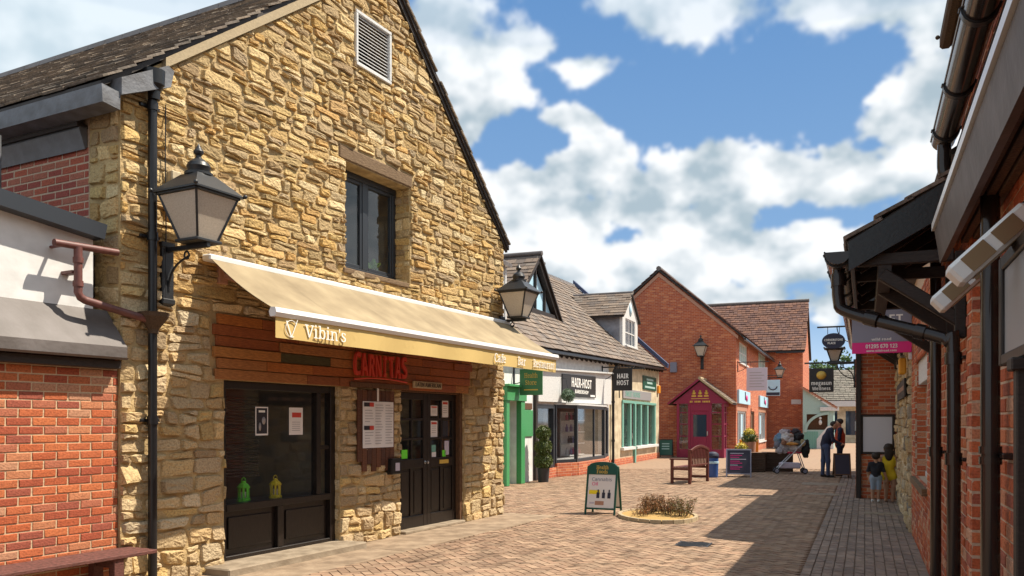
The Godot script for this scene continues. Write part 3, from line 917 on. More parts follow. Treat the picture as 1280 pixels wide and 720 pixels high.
func roof_of_stone_building(b: Node3D, L: float, R: float, apex: Vector2) -> void:
	var roof := group_part(b, "roof")
	var g := Geo.new()
	var e0 := Vector2(L - .24, 4.82 - .24 * .742 + .03)
	var top := apex + Vector2(0, .05)
	g.prism(PackedVector2Array([e0, top, top + Vector2(0, .06), e0 + Vector2(0, .06)]), -10.4, .05)
	var e1 := Vector2(R + .10, 4.70 - .09)
	g.prism(PackedVector2Array([top, e1, e1 + Vector2(0, .07), top + Vector2(0, .06)]), -10.4, .07)
	part(roof, "roof_deck", g, M.dark_timber)
	var up := Vector3(top.x - e0.x, top.y - e0.y, 0); var ln := up.length(); up /= ln
	var pal := [Color(.20, .165, .145), Color(.27, .22, .185), Color(.16, .135, .12), Color(.33, .26, .20), Color(.23, .18, .145)]
	# left slope seen from below the eave
	var list := slates(FR_STONE, Vector3(e0.x, e0.y + .06, -10.4), Vector3(0, 0, 1), up * 1.0, 10.5, ln, .2, .22, .38, .022, 41, pal)
	# along x up must point out of the roof
	for e in list: pass
	pieces(roof, "slate", list, M.slate, "more_slates")
	var rd := Vector3(e1.x - top.x, e1.y - top.y, 0).normalized()
	var l2 := slates(FR_STONE, Vector3(e1.x, e1.y + .07, .1), Vector3(0, 0, -1), -rd, 10.5, Vector2(e1.x - top.x, e1.y - top.y).length(), .2, .22, .38, .022, 43, pal)
	pieces(roof, "slate", l2, M.slate, "more_slates", 60)
	var rg := Geo.new()
	for k in 24:
		rg.xf = Transform3D(Basis(Vector3.UP, .0), Vector3(top.x, top.y + .06, .08 - k * .44))
		rg.prism(PackedVector2Array([Vector2(-.15, -.06), Vector2(-.1, .05), Vector2(0, .1), Vector2(.1, .05), Vector2(.15, -.06), Vector2(.0, .05)]), -.43, 0)
	part(roof, "ridge_tiles", rg, M.lead_cap)
	# verge strip of pale mortar under the left slates
	var vg := Geo.new()
	var a := Vector2(.02, 4.82 + .47 * .742 - .06)
	vg.prism(PackedVector2Array([a, apex + Vector2(0, -.07), apex + Vector2(0, .05), a + Vector2(0, .10)]), .001, .062)
	part(roof, "verge_mortar", vg, M.kerb_stone)
	var vg2 := Geo.new()
	vg2.prism(PackedVector2Array([apex + Vector2(.01, -.055), Vector2(R + .08, 4.70 - .13), Vector2(R + .08, 4.70 - .03), apex + Vector2(.01, .048)]), .001, .045)
	part(roof, "verge_board", vg2, M.dark_timber)
	# lead box gutter along the side eave, returned to the hopper on the front
	var gg := Geo.new()
	var sec := PackedVector2Array([Vector2(L - .30, 4.50), Vector2(L - .12, 4.48), Vector2(L - .12, 4.64), Vector2(L - .31, 4.66)])
	gg.prism(sec, -10.3, .16)
	part(b, "gutter", gg, M.lead)
	var gb := Geo.new()
	gb.prism(PackedVector2Array([Vector2(L - .119, 4.62), Vector2(-.02, 4.88), Vector2(.02, 5.05), Vector2(-.05, 5.08), Vector2(L - .119, 4.78)]), .02, .18)
	part(b, "gutter_return", gb, M.lead)
	var so := Geo.new(); so.box(Vector3(L - .12, 4.44, -10.2), Vector3(L - .001, 4.478, -.46)); part(b, "soffit", so, M.dark_timber)
	# downpipe on the front face
	var hp := Geo.new()
	hp.xf = Transform3D(Basis.IDENTITY, Vector3(-.16, 0, .11))
	hp.lathe([Vector2(0, 4.72), Vector2(.055, 4.72), Vector2(.06, 4.80), Vector2(.10, 4.86), Vector2(.105, 5.0), Vector2(.09, 5.0), Vector2(0, 4.98)], 12)
	part(b, "hopper", hp, M.black_paint)
	var dp := Geo.new()
	dp.tube([Vector3(-.16, 0.0, .09), Vector3(-.16, 2.5, .09)], .042, 12); dp.tube([Vector3(-.16, 2.62, .09), Vector3(-.16, 4.74, .09)], .042, 12)
	for y in [1.62, 3.4, 4.66]: dp.tube([Vector3(-.16, y - .04, .09), Vector3(-.16, y + .04, .09)], .053, 12); dp.bbox(Vector3(-.27, y - .015, .0), Vector3(-.05, y + .015, .06), .003)
	part(b, "downpipe", dp, M.black_paint)
	var h2 := Geo.new()
	h2.xf = Transform3D(Basis.IDENTITY, Vector3(-.16, 0, .10))
	h2.lathe([Vector2(0, 2.46), Vector2(.05, 2.46), Vector2(.05, 2.5), Vector2(.14, 2.62), Vector2(.15, 2.66), Vector2(.13, 2.66), Vector2(.05, 2.56), Vector2(0, 2.55)], 10, false)
	part(b, "rusty_hopper", h2, M.rust, "rusty funnel hopper joining the brown pipe")

# ---------- things on the stone front ----------
func awning() -> void:
	var a := thing("awning", "cream fabric awning with white front bar over the stone restaurant front", "awning", FR_STONE[0], FR_STONE[1])
	var x0 := .52; var x1 := 7.16
	var top := 3.30; var low := 2.70; var reach := 1.0
	var c := Geo.new(); c.bbox(Vector3(x0 - .03, top - .02, .03), Vector3(x1 + .03, top + .05, .15), .015)
	part(a, "wall_rail", c, M.white_metal)
	# cloth with a slight sag
	var g := Geo.new()
	var nx := 40; var nz := 10
	var pt := func(i: int, j: int, dn: float) -> Vector3:
		var u := float(i) / nx; var v := float(j) / nz
		var y := lerpf(top, low + .03, v) - .026 * sin(PI * v) - (.008 * sin(u * 19.0 + 1.0) + .005 * sin(u * 47.0 + v * 3.0)) * sin(PI * v) - dn
		return Vector3(lerpf(x0, x1, u), y, lerpf(.14, reach, v))
	for i in nx:
		for j in nz:
			g.quad(pt.call(i, j, 0), pt.call(i, j + 1, 0), pt.call(i + 1, j + 1, 0), pt.call(i + 1, j, 0))
			g.quad(pt.call(i, j, .004), pt.call(i + 1, j, .004), pt.call(i + 1, j + 1, .004), pt.call(i, j + 1, .004))
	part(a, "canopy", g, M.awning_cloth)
	var bar := Geo.new()
	bar.prism(PackedVector2Array([Vector2(reach - .03, low - .05), Vector2(reach + .03, low - .05), Vector2(reach + .055, low - .01), Vector2(reach + .04, low + .04), Vector2(reach - .02, low + .045), Vector2(reach - .045, low)]), -x1 - .02, -x0 + .02)
	bar.v = Transform3D(Basis(Vector3(0, 0, 1), Vector3(0, 1, 0), Vector3(-1, 0, 0)), Vector3.ZERO) * bar.v
	for k in bar.n.size(): bar.n[k] = Vector3(-bar.n[k].z, bar.n[k].y, bar.n[k].x)
	part(a, "front_bar", bar, M.white_metal)
	var vg := Geo.new()
	for i in nx:
		var q := func(k: int, y: float, off: float) -> Vector3: return Vector3(lerpf(x0 + .01, x1 - .01, float(k) / nx), y, reach + .012 + off + .012 * sin(k * .9) * (low - .05 - y) / .22)
		var y0 := low - .26; var y1 := low - .045
		vg.quad(q.call(i, y0, .003), q.call(i + 1, y0, .003), q.call(i + 1, y1, .003), q.call(i, y1, .003))
		vg.quad(q.call(i + 1, y0, 0), q.call(i, y0, 0), q.call(i, y1, 0), q.call(i + 1, y1, 0))
		vg.quad(q.call(i, y0, 0), q.call(i + 1, y0, 0), q.call(i + 1, y0, .003), q.call(i, y0, .003))
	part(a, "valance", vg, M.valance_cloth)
	for k in 5: # stitched seams between the cloth widths
		var u := (k + 1) / 6.0
		var se := Geo.new()
		for j in nz:
			var i := int(u * nx)
			var p: Vector3 = pt.call(i, j, -.0012); var q: Vector3 = pt.call(i, j + 1, -.0012); var w := Vector3(.016, 0, 0)
			se.quad(p - w, q - w, q + w, p + w)
		part(a, "seam", se, M.awning_cloth)
	for x in [x0 + .25, x1 - .5, 3.6]:
		var arm := Geo.new()
		arm.beam(Vector3(x, top - .12, .02), Vector3(x + .42, top - .34, .5), .05, .05); arm.beam(Vector3(x + .42, top - .34, .5), Vector3(x + .1, low - .02, reach - .05), .04, .04)
		arm.bbox(Vector3(x - .06, top - .22, .0), Vector3(x + .06, top - .03, .06))
		part(a, "folding_arm", arm, M.salmon)
	var zt := reach + .03
	text(a, "Vibin's", .13, Vector3(1.27, low - .155, zt), M.cloth_letter, .66, true, false, .004)
	var lg := Geo.new() # the mark before the name: a V inside a loop
	lg.xf = Transform3D(Basis.IDENTITY, Vector3(.74, low - .155, zt))
	lg.beam(Vector3(-.07, .075, 0), Vector3(.0, -.085, 0), .004, .018, Vector3.UP, .001); lg.beam(Vector3(.0, -.085, 0), Vector3(.09, .10, 0), .004, .010, Vector3.UP, .001)
	var arc := []
	for k in 15: arc.append(Vector3(cos(.5 + k * .33) * .085, sin(.5 + k * .33) * .085, 0))
	lg.tube(arc, .004, 5)
	part(a, "emblem", lg, M.cloth_letter)
	text(a, "Cafe", .125, Vector3(5.15, low - .155, zt), M.cloth_letter, .34, true)
	text(a, "Bar", .125, Vector3(5.85, low - .155, zt), M.cloth_letter, .26, true)
	text(a, "Restaurant", .125, Vector3(6.65, low - .155, zt), M.cloth_letter, .8, true)

func front_things() -> void:
	var fr := FR_STONE
	# restaurant name in red letters
	var s := thing("restaurant_name_sign", "red cut-out letters reading CARNITAS on the timber cladding", "sign", fr[0], fr[1])
	var word := "CARNITAS"
	for k in 8:
		var t := text(s, word[k], .30 - .02 * sin(PI * k / 7.0), Vector3(2.99 + k * .15, 2.36 - .012 * sin(PI * k / 7.0), .085), M.carnitas_red, .125 if word[k] != "I" else .05, false, true, .035, "letter")
		t.rotation.z = .05 * (1 if k % 2 else -1)
	var sw := Geo.new()
	var pts := []
	for k in 13: pts.append(Vector3(2.94 + k * .098, 2.165 + .03 * sin(PI * k / 12.0), .085))
	sw.tube(pts, .012, 6)
	part(s, "underline", sw, M.carnitas_red)
	box_part(s, "rail", Vector3(2.88, 2.065, .052), Vector3(4.2, 2.13, .068), M.oak)
	var la := thing("plank_sign", "small cream plank sign reading LATIN AMERICAN above the door", "sign", fr[0], fr[1])
	box_part(la, "plank", Vector3(4.30, 2.10, .052), Vector3(5.06, 2.20, .075), M.cream_paint)
	text(la, "LATIN AMERICAN", .06, Vector3(4.68, 2.15, .079), M.ink, .66)
	# menu board of rough planks
	var mb := thing("menu_board", "rough brown plank board with a white menu between window and door", "menu board", fr[0], fr[1])
	var r := RandomNumberGenerator.new(); r.seed = 4
	for k in 8:
		var x := 3.04 + k * .102
		var g := Geo.new(); g.col = [Color(.17, .055, .022), Color(.22, .075, .03), Color(.13, .045, .02)][k % 3]
		g.bbox(Vector3(x, .98 + r.randf_range(-.09, .12), .038), Vector3(x + .096, 2.03, .06), .003)
		part(mb, "plank", g, M.orange_timber)
	var sheet := Geo.new()
	for i in 10:
		var f := func(k: int) -> float: return .070 + .005 * sin(k * 1.1)
		var xa := 3.13 + i * .069; var xb := xa + .069
		sheet.quad(Vector3(xa, 1.26, f.call(i)), Vector3(xb, 1.26, f.call(i + 1)), Vector3(xb, 1.88, f.call(i + 1)), Vector3(xa, 1.88, f.call(i)))
	part(mb, "menu_sheet", sheet, M.paper)
	for e in [[3.15, 1.81], [3.15, 1.50]]:
		box_part(mb, "picture", Vector3(e[0], e[1], .0765), Vector3(e[0] + .2, e[1] + .055, .078), M.ink, .0003); box_part(mb, "picture", Vector3(e[0] + .12, e[1], .0783), Vector3(e[0] + .21, e[1] + .055, .0793), M.red_ink, .0003)
	for col in 3:
		for k in 15:
			if col == 0 and (k in [0, 1, 7, 8]): continue
			box_part(mb, "text_line", Vector3(3.17 + col * .225, 1.83 - k * .037, .0765), Vector3(3.17 + col * .225 + r.randf_range(.1, .19), 1.838 - k * .037, .0775), M.grey_ink, .0002)
	box_part(mb, "strip", Vector3(3.45, 1.885, .061), Vector3(3.49, 2.06, .064), M.paper)
	var ab := thing("letter_box", "small black box with white sticker beside the restaurant door", "box", fr[0], fr[1])
	box_part(ab, "body", Vector3(3.70, .88, .02), Vector3(3.93, 1.10, .13), M.black_paint, .012)
	box_part(ab, "sticker", Vector3(3.78, .93, .1303), Vector3(3.88, 1.04, .1315), M.sign_lilac, .0004)
	var jb := thing("junction_box", "small cream box fixed to the stone beside the big lamp", "box", fr[0], fr[1])
	box_part(jb, "body", Vector3(.07, 3.98, .0), Vector3(.19, 4.11, .09), M.cream_paint, .01)
	var cb := Geo.new(); cb.tube([Vector3(.02, 2.8, .045), Vector3(.03, 3.5, .05), Vector3(.02, 4.2, .05), Vector3(.03, 4.75, .045)], .006, 5); part(jb, "cable", cb, M.black_paint)
	# lanterns on the inner sill
	for e in [[1.37, M.lime, "lime green tin lantern inside the restaurant window"], [1.88, M.yellow, "yellow tin lantern inside the restaurant window"]]:
		var l := thing("tin_lantern", e[2], "lantern", place(fr, Vector3(e[0], .69, -.27)), fr[1], "lanterns on the window sill")
		var g := Geo.new()
		g.lathe([Vector2(0, 0), Vector2(.075, 0), Vector2(.075, .03), Vector2(.062, .04), Vector2(0, .04)], 8, false)
		g.lathe([Vector2(0, .155), Vector2(.07, .155), Vector2(.075, .165), Vector2(.05, .2), Vector2(.028, .215), Vector2(.028, .232), Vector2(0, .24)], 8, false)
		part(l, "base_and_top", g, e[1])
		for k in 8:
			var p := Geo.new(); var an := TAU * k / 8
			p.xf = Transform3D(Basis(Vector3.UP, an), Vector3.ZERO)
			p.bbox(Vector3(.052, .041, -.012), Vector3(.064, .154, .012), .002)
			part(l, "bar", p, e[1])
		var inn := Geo.new(); inn.lathe([Vector2(0, .041), Vector2(.03, .041), Vector2(.03, .11), Vector2(0, .11)], 8); part(l, "candle", inn, M.paper)
		var h := Geo.new(); var a := []
		for k in 9: a.append(Vector3(cos(PI * k / 8) * .03, .236 + sin(PI * k / 8) * .04, 0))
		h.tube(a, .004, 5); part(l, "handle", h, e[1])
	# plant in the upper window
	var p := thing("house_plant", "green leafy house plant behind the upstairs window", "plant", place(fr, Vector3(4.02, 3.60, -.48)), fr[1])
	var pg := Geo.new(); pg.lathe([Vector2(0, -.05), Vector2(.07, -.05), Vector2(.09, .14), Vector2(0, .14)], 12); part(p, "pot", pg, M.pot)
	var lf := Geo.new(); r.seed = 12
	for k in 46:
		lf.col = Color(.16, .42, .05).lerp(Color(.30, .52, .10), r.randf())
		leaf_blade(lf, Vector3(0, .12, 0), Vector3(r.randfn(0, .5), r.randf_range(.5, 1.2), r.randfn(0, .35)).normalized(), r.randf_range(.16, .34), r.randf_range(.03, .05), r)
	part(p, "foliage", lf, M.leaf)

func leaf_blade(g: Geo, o: Vector3, dir: Vector3, ln: float, w: float, r: RandomNumberGenerator) -> void:
	var side := dir.cross(Vector3(r.randfn(), r.randfn(), r.randfn())).normalized() * w
	var mid := o + dir * ln * .55 + Vector3(0, .0, 0)
	var tip := o + dir * ln - Vector3(0, ln * .25, 0)
	g.quad(o, mid + side, tip, mid - side)

# a wall lantern of the old street kind: origin where the arm meets the wall
func street_lamp(label: String, at: Vector3, turn: float, reach: float, k := 1.0) -> Node3D:
	var l := thing("wall_lamp", label, "lamp", at, turn, "black lantern lamps on the walls")
	var b := Geo.new()
	b.bbox(Vector3(-.07, -.56, 0), Vector3(.07, .06, .05), .01)
	for y in [.04, -.52]: b.xf = Transform3D.IDENTITY; b.bbox(Vector3(-.08, y - .03, 0), Vector3(.08, y + .03, .06), .01)
	part(l, "backplate", b, M.iron)
	var a := Geo.new()
	a.bbox(Vector3(-.022, -.03, .05), Vector3(.022, .015, reach + .14), .004)
	var sc := []
	for q in 13:
		var t := q / 12.0
		sc.append(Vector3(0, -.42 + .33 * t + .05 * sin(t * PI), .05 + (reach * .62) * t * t))
	a.tube(sc, .012, 6)
	var cu := []
	for q in 15:
		var t := q / 14.0
		cu.append(Vector3(0, -.09 + sin(t * 5.4) * .055 * (1 - t * .6), .05 + reach * .62 - .055 * (1 - t * .6) * (1 - cos(t * 5.4)) * .9))
	a.tube(cu, .010, 6)
	part(l, "arm", a, M.iron)
	var bot := .125 * k; var top := .255 * k; var h := .45 * k
	var fg := Geo.new(); fg.xf = Transform3D(Basis.IDENTITY, Vector3(0, 0.016, reach))
	fg.bbox(Vector3(-bot - .03, 0, -bot - .03), Vector3(bot + .03, .03, bot + .03), .008)
	for e in [[-1, -1], [1, -1], [1, 1], [-1, 1]]: fg.beam(Vector3(e[0] * bot, .03, e[1] * bot), Vector3(e[0] * top, h, e[1] * top), .022, .022, Vector3(e[0], .2, e[1]).normalized(), .003)
	for e in [[0, 1], [0, -1], [1, 0], [-1, 0]]:
		var n := Vector3(e[0], 0, e[1]); var t := Vector3(e[1], 0, e[0])
		fg.beam(n * (top + .005) - t * (top + .02) + Vector3(0, h + .01, 0), n * (top + .005) + t * (top + .02) + Vector3(0, h + .01, 0), .03, .035, Vector3.UP, .004)
	part(l, "lantern_frame", fg, M.iron)
	for e in [[0, 1], [0, -1], [1, 0], [-1, 0]]:
		var n := Vector3(e[0], 0, e[1]); var t := Vector3(e[1], 0, -e[0])
		var g := Geo.new(); g.xf = Transform3D(Basis.IDENTITY, Vector3(0, .016, reach))
		var p0 := n * (bot - .004) - t * (bot - .01) + Vector3(0, .031, 0); var p1 := n * (bot - .004) + t * (bot - .01) + Vector3(0, .031, 0)
		var q1 := n * (top - .004) + t * (top - .01) + Vector3(0, h - .012, 0); var q0 := n * (top - .004) - t * (top - .01) + Vector3(0, h - .012, 0)
		g.quad(p0, p1, q1, q0)
		g.quad(p0 - n * .004, q0 - n * .004, q1 - n * .004, p1 - n * .004)
		part(l, "pane", g, M.lamp_glass)
	var bu := Geo.new(); bu.xf = Transform3D(Basis.IDENTITY, Vector3(0, .046, reach)); bu.lathe([Vector2(0, 0), Vector2(.03, 0), Vector2(.03, .08), Vector2(.05, .16), Vector2(.035, .26), Vector2(0, .28)], 10); part(l, "bulb", bu, M.paper)
	var rg := Geo.new(); rg.xf = Transform3D(Basis.IDENTITY, Vector3(0, .016, reach))
	var prev := [top + .045, h + .028]
	for e in [[.21 * k, h + .115 * k], [.115 * k, h + .205 * k]]:
		for q in 4:
			var d := [Vector3(1, 0, 1), Vector3(1, 0, -1), Vector3(-1, 0, -1), Vector3(-1, 0, 1)]
			var p: Vector3 = d[q]; var s: Vector3 = d[(q + 1) % 4]
			rg.quad(p * prev[0] + Vector3.UP * prev[1], s * prev[0] + Vector3.UP * prev[1], s * e[0] + Vector3.UP * e[1], p * e[0] + Vector3.UP * e[1])
		prev = e
	rg.box(Vector3(-top - .045, h + .012, -top - .045), Vector3(top + .045, h + .027, top + .045))
	for e in [[-1, -1], [1, -1], [1, 1], [-1, 1]]: rg.ball(Vector3(e[0] * (top + .05), h + .035, e[1] * (top + .05)), Vector3.ONE * .022, 8, 6)
	part(l, "lantern_roof", rg, M.iron)
	var fi := Geo.new(); fi.xf = Transform3D(Basis.IDENTITY.scaled(Vector3.ONE * k), Vector3(0, .016 + h - .45 * k, reach))
	fi.lathe([Vector2(.12, .64), Vector2(.135, .655), Vector2(.135, .68), Vector2(.10, .69), Vector2(.105, .71), Vector2(.115, .74), Vector2(.10, .775), Vector2(.06, .81), Vector2(.03, .825), Vector2(.025, .85), Vector2(.045, .87), Vector2(.05, .89), Vector2(.03, .92), Vector2(.012, .95), Vector2(0, .975)], 14)
	part(l, "finial", fi, M.iron)
	return l

# ---------- brick extension at the left edge ----------
func extension() -> void:
	var fr := FR_STONE
	var b := thing("brick_extension", "low orange brick extension with white upper wall beside the stone building", "building", fr[0], fr[1])
	var z := -.035; var x0 := -5.0; var x1 := -.455
	var g := Geo.new(); g.box(Vector3(x0, 0, -3), Vector3(x1, 2.30, z))
	var w := part(b, "wall", g, M.brick_mortar)
	var pal := [Color(.56, .15, .055), Color(.50, .12, .045), Color(.60, .18, .065), Color(.42, .095, .045), Color(.58, .23, .11), Color(.48, .16, .09), Color(.55, .14, .05), Color(.57, .29, .17), Color(.38, .10, .06), Color(.53, .155, .06)]
	pieces(w, "brick", bricks(fr, Transform3D(Basis.IDENTITY, Vector3(0, 0, z)), x0, x1, .0, 2.24, [], 14, pal, .008), M.brick, "more_bricks", 220)
	var lg := Geo.new()
	lg.prism(PackedVector2Array([Vector2(-.19, 2.20), Vector2(-.17, 2.18), Vector2(-.17, 2.30), Vector2(.12, 2.66), Vector2(.12, 2.18)]), x0, x1 - .02)
	lg.v = Transform3D(Basis(Vector3(0, 0, -1), Vector3(0, 1, 0), Vector3(1, 0, 0)), Vector3(0, 0, z + .0)) * lg.v
	for k in lg.n.size(): lg.n[k] = Vector3(lg.n[k].z, lg.n[k].y, -lg.n[k].x)
	part(b, "lead_ledge", lg, M.lead_cap)
	var fd := Geo.new(); fd.bbox(Vector3(x0, 2.10, z), Vector3(x1 - .03, 2.178, z + .10), .004); part(b, "fascia_board", fd, M.dark_timber)
	var wg := Geo.new(); wg.prism(PackedVector2Array([Vector2(x0, 2.4), Vector2(-.62, 2.4), Vector2(-.62, 3.31), Vector2(x0, 3.75)]), -3, z - .12)
	part(b, "rendered_wall", wg, M.white_render)
	var vg := Geo.new(); vg.prism(PackedVector2Array([Vector2(-.60, 3.30), Vector2(x0, 3.745), Vector2(x0, 3.88), Vector2(-.57, 3.44)]), -3.05, z + .02)
	part(b, "roof_edge", vg, M.anthracite)
	var rg := Geo.new(); rg.box(Vector3(-.619, 2.4, -2.0), Vector3(-.47, 3.2, z - .3)); part(b, "side_gap_board", rg, M.dark_timber)
	# brown pipe and its short gutter
	var p := Geo.new()
	var gy := 3.17
	p.tube([Vector3(-1.12, gy, .02), Vector3(-.50, gy + .02, .03)], .032, 10)
	part(b, "brown_gutter", p, M.rust_red)
	var q := Geo.new()
	q.tube([Vector3(-.90, gy, .03), Vector3(-.90, 2.76, .03), Vector3(-.88, 2.72, .035), Vector3(-.84, 2.70, .04), Vector3(-.28, 2.60, .09), Vector3(-.2, 2.585, .10)], .036, 12)
	for y in [2.84, 3.05]: q.tube([Vector3(-.90, y - .025, .03), Vector3(-.90, y + .025, .03)], .044, 12)
	part(b, "brown_pipe", q, M.rust_red)
	var cl := Geo.new(); cl.bbox(Vector3(-.94, 2.93, z - .12), Vector3(-.86, 2.96, .0), .003); cl.bbox(Vector3(-1.05, gy - .02, z - .12), Vector3(-1.02, gy + .0, .0), .003); part(b, "pipe_clip", cl, M.rust_red)
	var sp := Geo.new(); sp.tube([Vector3(-1.0, 3.35, -1.0), Vector3(-1.0, 4.3, -1.0)], .03, 8); part(b, "vent_pipe", sp, M.lead)
	# bench under the brick wall
	var be := thing("plank_bench", "weathered dark red plank bench against the orange brick wall", "bench", fr[0], fr[1])
	for k in 4:
		var s := Geo.new(); s.bbox(Vector3(-3.2, .385, z + .03 + k * .105), Vector3(-.36, .42, z + .125 + k * .105), .006)
		part(be, "seat_plank", s, M.plank_red)
	for x in [-.75, -2.6]:
		var s := Geo.new(); s.bbox(Vector3(x - .05, 0, z + .06), Vector3(x + .05, .3845, z + .14), .005); part(be, "leg", s, M.plank_red)
		var s2 := Geo.new(); s2.bbox(Vector3(x - .05, 0, z + .34), Vector3(x + .05, .3845, z + .42), .005); part(be, "leg", s2, M.plank_red)
		var s3 := Geo.new(); s3.bbox(Vector3(x - .03, .3, z + .141), Vector3(x + .03, .384, z + .339), .005); part(be, "cross_rail", s3, M.plank_red)

# ---------- white and cream shop row ----------
var FR_ROW: Array
const SLATE := [Color(.22, .17, .145), Color(.28, .215, .18), Color(.18, .145, .13), Color(.33, .255, .21), Color(.24, .18, .145), Color(.27, .225, .20)]

func along_x(g: Geo) -> void: # a prism drawn out along x: outline is (z, y)
	g.xf = Transform3D(Basis(Vector3(0, 0, 1), Vector3(0, 1, 0), Vector3(-1, 0, 0)), Vector3.ZERO)

func shop_row() -> void:
	var fr := FR_ROW
	var b := thing("shop_row", "white and cream rendered shop row under a mossy slate roof with dormers", "building", fr[0], fr[1])
	var X0 := -3.2; var X1 := 16.7
	var ev := func(t: float) -> float: return 3.60 + .025 * t
	# front walls
	var door := Rect2(-1.3, 0, .75, 2.15); var disp := Rect2(.85, .3, 1.5, 1.8); var bay := Rect2(2.45, .0, 5.6, 2.1); var cream_win := Rect2(10.1, .62, 5.8, 1.72)
	var g := Geo.new()
	wall_geo(g, PackedVector2Array([Vector2(X0, 0), Vector2(8.38, 0), Vector2(8.38, ev.call(8.4) + .1), Vector2(X0, ev.call(X0) + .1)]), [door, disp, bay], -.3, 0)
	part(b, "white_wall", g, M.white_render)
	g = Geo.new()
	wall_geo(g, PackedVector2Array([Vector2(8.381, .25), Vector2(X1, .25), Vector2(X1, ev.call(X1) + .1), Vector2(8.381, ev.call(8.4) + .1)]), [cream_win], -.3, .02)
	part(b, "cream_wall", g, M.cream_render)
	g = Geo.new(); g.box(Vector3(8.381, 0, -.3), Vector3(X1, .249, .05)); part(b, "plinth", g, M.far_wall)
	g = Geo.new() # ends and back
	g.box(Vector3(X0, 0, -8), Vector3(X0 + .3, 3.5, -.301)); g.box(Vector3(X1 - .3, 0, -8), Vector3(X1, 4.0, -.301)); g.box(Vector3(X0, 0, -8.3), Vector3(X1, 3.6, -8.001))
	part(b, "rear_wall", g, M.white_render)
	g = Geo.new(); g.box(Vector3(X0 + .3, 0, -3.0), Vector3(X1 - .3, .02, -.301)); g.box(Vector3(X0 + .3, .02, -3.05), Vector3(X1 - .3, 2.9, -3.0)); g.box(Vector3(X0 + .3, 2.9, -3.05), Vector3(X1 - .3, 2.95, -.301)); g.box(Vector3(8.3, .02, -3.0), Vector3(8.36, 2.9, -.301)); g.box(Vector3(.62, .02, -3.0), Vector3(.68, 2.9, -.301))
	part(b, "interior", g, M.room_wall)
	# roof
	var roof := group_part(b, "roof")
	g = Geo.new(); along_x(g)
	g.prism(PackedVector2Array([Vector2(.27, 3.62), Vector2(-4.0, 7.56), Vector2(-8.4, 3.56), Vector2(-8.4, 3.50), Vector2(-4, 7.48), Vector2(.27, 3.54)]), -X1 - .1, -X0)
	for k in g.v.size(): g.v[k].y += .025 * g.v[k].x
	part(roof, "roof_deck", g, M.dark_timber)
	var up := Vector3(0, 3.94, -4.27); var ln := up.length(); up /= ln
	var al := Vector3(1, .025, 0).normalized()
	var keep := func(t: float, s: float) -> bool:
		var tt := t + X0
		return not (tt > 12.4 and tt < 14.7 and s > 1.4 and s < 4.2)
	pieces(roof, "slate", slates(fr, Vector3(X0, 3.63 + .025 * X0, .29), al, up, X1 - X0 + .1, ln, .24, .26, .46, .022, 51, SLATE, keep), M.slate, "more_slates")
	g = Geo.new()
	for k in 44: g.xf = Transform3D(Basis(Vector3(0, 0, 1), Vector3(0, 1, 0), Vector3(-1, 0, 0)), Vector3(X0 + .02 + k * .45, 7.56 + .025 * (X0 + k * .45), -4)); g.prism(PackedVector2Array([Vector2(-.16, -.08), Vector2(-.1, .06), Vector2(0, .11), Vector2(.1, .06), Vector2(.16, -.08)]), -.44, 0)
	part(roof, "ridge_tiles", g, M.lead_cap)
	g = Geo.new(); g.xf = Transform3D(Basis.IDENTITY, Vector3(11.3, 7.85, -4.0)); g.box(Vector3(-.28, 0, -.28), Vector3(.28, .25, .28)); g.box(Vector3(-.4, .25, -.4), Vector3(.4, .33, .4)); part(roof, "ridge_vent", g, M.lead_cap)
	# rafter feet and gutter
	var rf := Geo.new(); rf.beam(Vector3(0, 0, 0), Vector3(0, .32, -.36), .07, .10, Vector3.RIGHT.cross(Vector3(0, .32, -.36)).normalized())
	var rm := rf.mesh()
	for k in 40:
		var t := X0 + .3 + k * .5
		if t < -1.0: continue
		var o := part_mesh(roof, "rafter_foot", rm, M.dark_timber); o.position = Vector3(t, 3.46 + .025 * t, .22)
	g = Geo.new(); g.beam(Vector3(X0, 3.55 + .025 * X0, .31), Vector3(X1 + .1, 3.55 + .025 * X1, .31), .08, .07); part(b, "gutter", g, M.black_paint)
	# lead flashing where the roof meets the brick gable
	g = Geo.new(); along_x(g); g.prism(PackedVector2Array([Vector2(.42, 3.62), Vector2(-4.0, 7.66), Vector2(-4.0, 7.84), Vector2(.46, 3.80)]), -X1 - .14, -X1 + .12)
	for k in g.v.size(): g.v[k].y += .025 * g.v[k].x
	part(roof, "flashing", g, M.flash_blue)
	dormer_white(b)
	dormer_timber(b)
	# white upper storey next to the stone house
	g = Geo.new(); g.bbox(Vector3(-3.1, 3.4, -3.4), Vector3(-.82, 5.75, -.2), .01); part(b, "upper_wall", g, M.white_render)
	g = Geo.new(); along_x(g); g.prism(PackedVector2Array([Vector2(-.05, 5.70), Vector2(-3.5, 7.6), Vector2(-3.5, 7.5), Vector2(-.05, 5.6)]), .70, 3.2); part(b, "upper_roof", g, M.lead_cap)
	g = Geo.new(); g.bbox(Vector3(-1.26, 3.42, -.199), Vector3(-1.2, 5.6, -.15), .005); g.bbox(Vector3(-.9, 3.42, -.199), Vector3(-.82, 5.6, -.16), .005); g.bbox(Vector3(-1.26, 5.0, -.199), Vector3(-.82, 5.08, -.152), .005); part(b, "upper_trim", g, M.white_paint)
	shop_green(b)
	shop_barber(b)
	shop_cream(b, cream_win)

